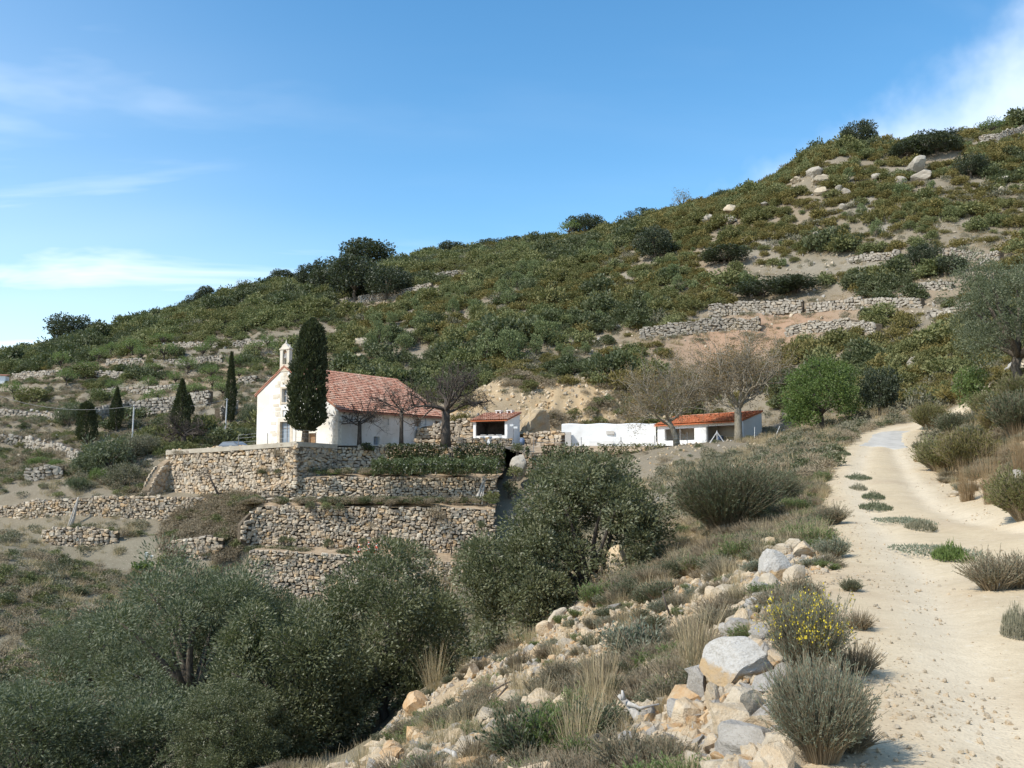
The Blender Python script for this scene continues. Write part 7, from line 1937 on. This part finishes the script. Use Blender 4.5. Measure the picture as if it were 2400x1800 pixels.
# candidate spots over the whole hill, thinned by patches of bare ground, terraces and cuttings
n = 42000
yy = 100 + (300 - 100) * rs.random(n) ** 0.9
xx = (rs.random(n) - 0.5) * 2 * 0.78 * yy
yn = 15 + 90 * rs.random(3600); xn = yn * rs.uniform(0.36, 0.80, 3600)    # the nearer slope right of the track
xx = np.concatenate([xx, xn]); yy = np.concatenate([yy, yn])
pxs = 1200 + F * xx / yy
leftT = np.clip((-28 - xx) / 12, 0, 1) * np.clip((yy - 106) / 6, 0, 1) * np.clip((196 + 12 * fbm2(xx, yy, 30, 2, 8) - yy) / 10, 0, 1)
dens = 0.60 + 1.9 * fbm2(xx, yy, 14, 3, 60)
dens -= 0.86 * leftT
dens -= 1.2 * np.exp(-(((xx - 8) / 10) ** 2)) * np.exp(-(((yy - 114) / 6.5) ** 2))
dens -= 1.0 * np.exp(-(((xx + 8) / 9) ** 2)) * np.exp(-(((yy - 118) / 5.5) ** 2))
dens -= 0.9 * np.exp(-(((xx - 36) / 14) ** 2)) * np.exp(-(((yy - 131) / 7) ** 2))
dens -= 0.5 * np.exp(-(((xx - 50) / 22) ** 2)) * np.exp(-(((yy - 140) / 10) ** 2))
dens -= np.where((yy < 112 - 0 * xx) & (xx > -32) & (xx < 30), 2, 0)
dens += np.clip((yy - 175) / 40, 0, 0.35)
ntd, _ = track_d(xx, yy)
dens -= np.where(ntd < np.where(yy < 34, 0.7, 1.2), 3, 0)
dens -= np.where((xx < -30) & (yy < 112), 0.6, 0)
ok = rs.random(len(xx)) < np.clip(dens, 0, 1)
for ex, ey, er, ef in EXCL:
    ok &= ~((np.abs(xx - ex) < er) & (yy > ey - ef) & (yy < ey + er))
zz_ = zt(xx, yy)
# keep what the valley side shows, drop what lies far behind the ridge
el = zz_ / yy
xx, yy, zz_ = xx[ok], yy[ok], zz_[ok]
far = np.clip((yy - 90) / 120, 0, 1)
rustp = fbm2(xx, yy, 24, 3, 70) + 0.30 * np.clip((xx + 5) / 45, -0.6, 1) + 0.04
greyp = fbm2(xx, yy, 11, 3, 90)
oakp = fbm2(xx, yy, 18, 3, 95) - 0.10 * np.clip((xx) / 60, -1, 1)
u_ = rs.random(len(xx))
kind = np.zeros(len(xx), int)
kind[(rustp > 0.06) & (u_ < 0.66)] = 1
kind[(greyp > 0.10) & (u_ > 0.55)] = 2
kind[(oakp > 0.08) & (u_ < 0.5)] = 3
kind[(u_ > 0.955) & (xx > -30)] = 4
def put_scrub(k, name, label, meshes, lo, hi, zs=(0.7, 1.15)):
    s = kind == k
    n = int(s.sum())
    p = np.stack([xx[s], yy[s], zz_[s] - 0.12], -1)
    sc0 = rs.uniform(lo, hi, n) * (0.40 + 0.60 * np.clip((yy[s] - 14) / 110, 0, 1)) * (1 + 0.7 * (rs.random(n) < 0.12)) * np.where(rs.random(n) < 0.25, 0.6, 1)
    scatter(name, label, p, np.stack([rs.normal(0, .12, n), rs.normal(0, .12, n), rs.random(n) * 6.28], -1), np.stack([sc0, sc0 * rs.uniform(.8, 1.2, n), sc0 * rs.uniform(zs[0], zs[1], n)], -1), rs.integers(0, len(meshes), n), meshes)
put_scrub(0, 'green_scrub', 'dense olive-green scrub covering the hillside', SC_DARK, 0.75, 1.5)
put_scrub(1, 'rusty_scrub', 'low rust-tinged gorse scrub spread over the right-hand hillside', SC_RUST, 0.7, 1.35)
put_scrub(2, 'grey_scrub', 'dry grey brush scattered among the hillside scrub', SC_GREY, 0.6, 1.2)
put_scrub(3, 'oak_scrub', 'dark kermes oak scrub in thick patches on the hillside', SC_OAK, 0.9, 1.7)
put_scrub(4, 'juniper_scrub', 'pale green young junipers dotted through the scrub', SC_JUN, 0.6, 1.0)
# dry grass between the shrubs
GR = [blades(400 + i, 46, 0.45, 0.35, 0.022, 'straw', 0.28, name='dry_grass')[0] for i in range(3)]
n = 30000
gy = 36 + 120 * rs.random(n); gx = (rs.random(n) - .5) * 1.5 * gy
d_, _ = track_d(gx, gy)
lowb = (gx > -34) & (gx < 21) & (gy > 77) & (gy < 112)
ok = (rs.random(n) < 0.5 + 1.4 * fbm2(gx, gy, 10, 3, 33)) & (d_ > 0.6) & ~lowb
gx, gy = gx[ok], gy[ok]; n = len(gx)
sg = rs.uniform(0.7, 1.8, n)
GR = GR + [SC_GREY[0], SC_GREY[1]]
pk = rs.choice([0, 1, 2, 3, 4], n, p=[.24, .24, .24, .14, .14]); sg = np.where(pk > 2, sg * 0.4, sg)
scatter('hill_grass', 'dry yellow grass between the shrubs of the slopes', np.stack([gx, gy, zt(gx, gy) - .03], -1), np.stack([0 * gx, 0 * gx, rs.random(n) * 6.28], -1), np.stack([sg, sg, sg * rs.uniform(.6, 1.1, n)], -1), pk, GR)
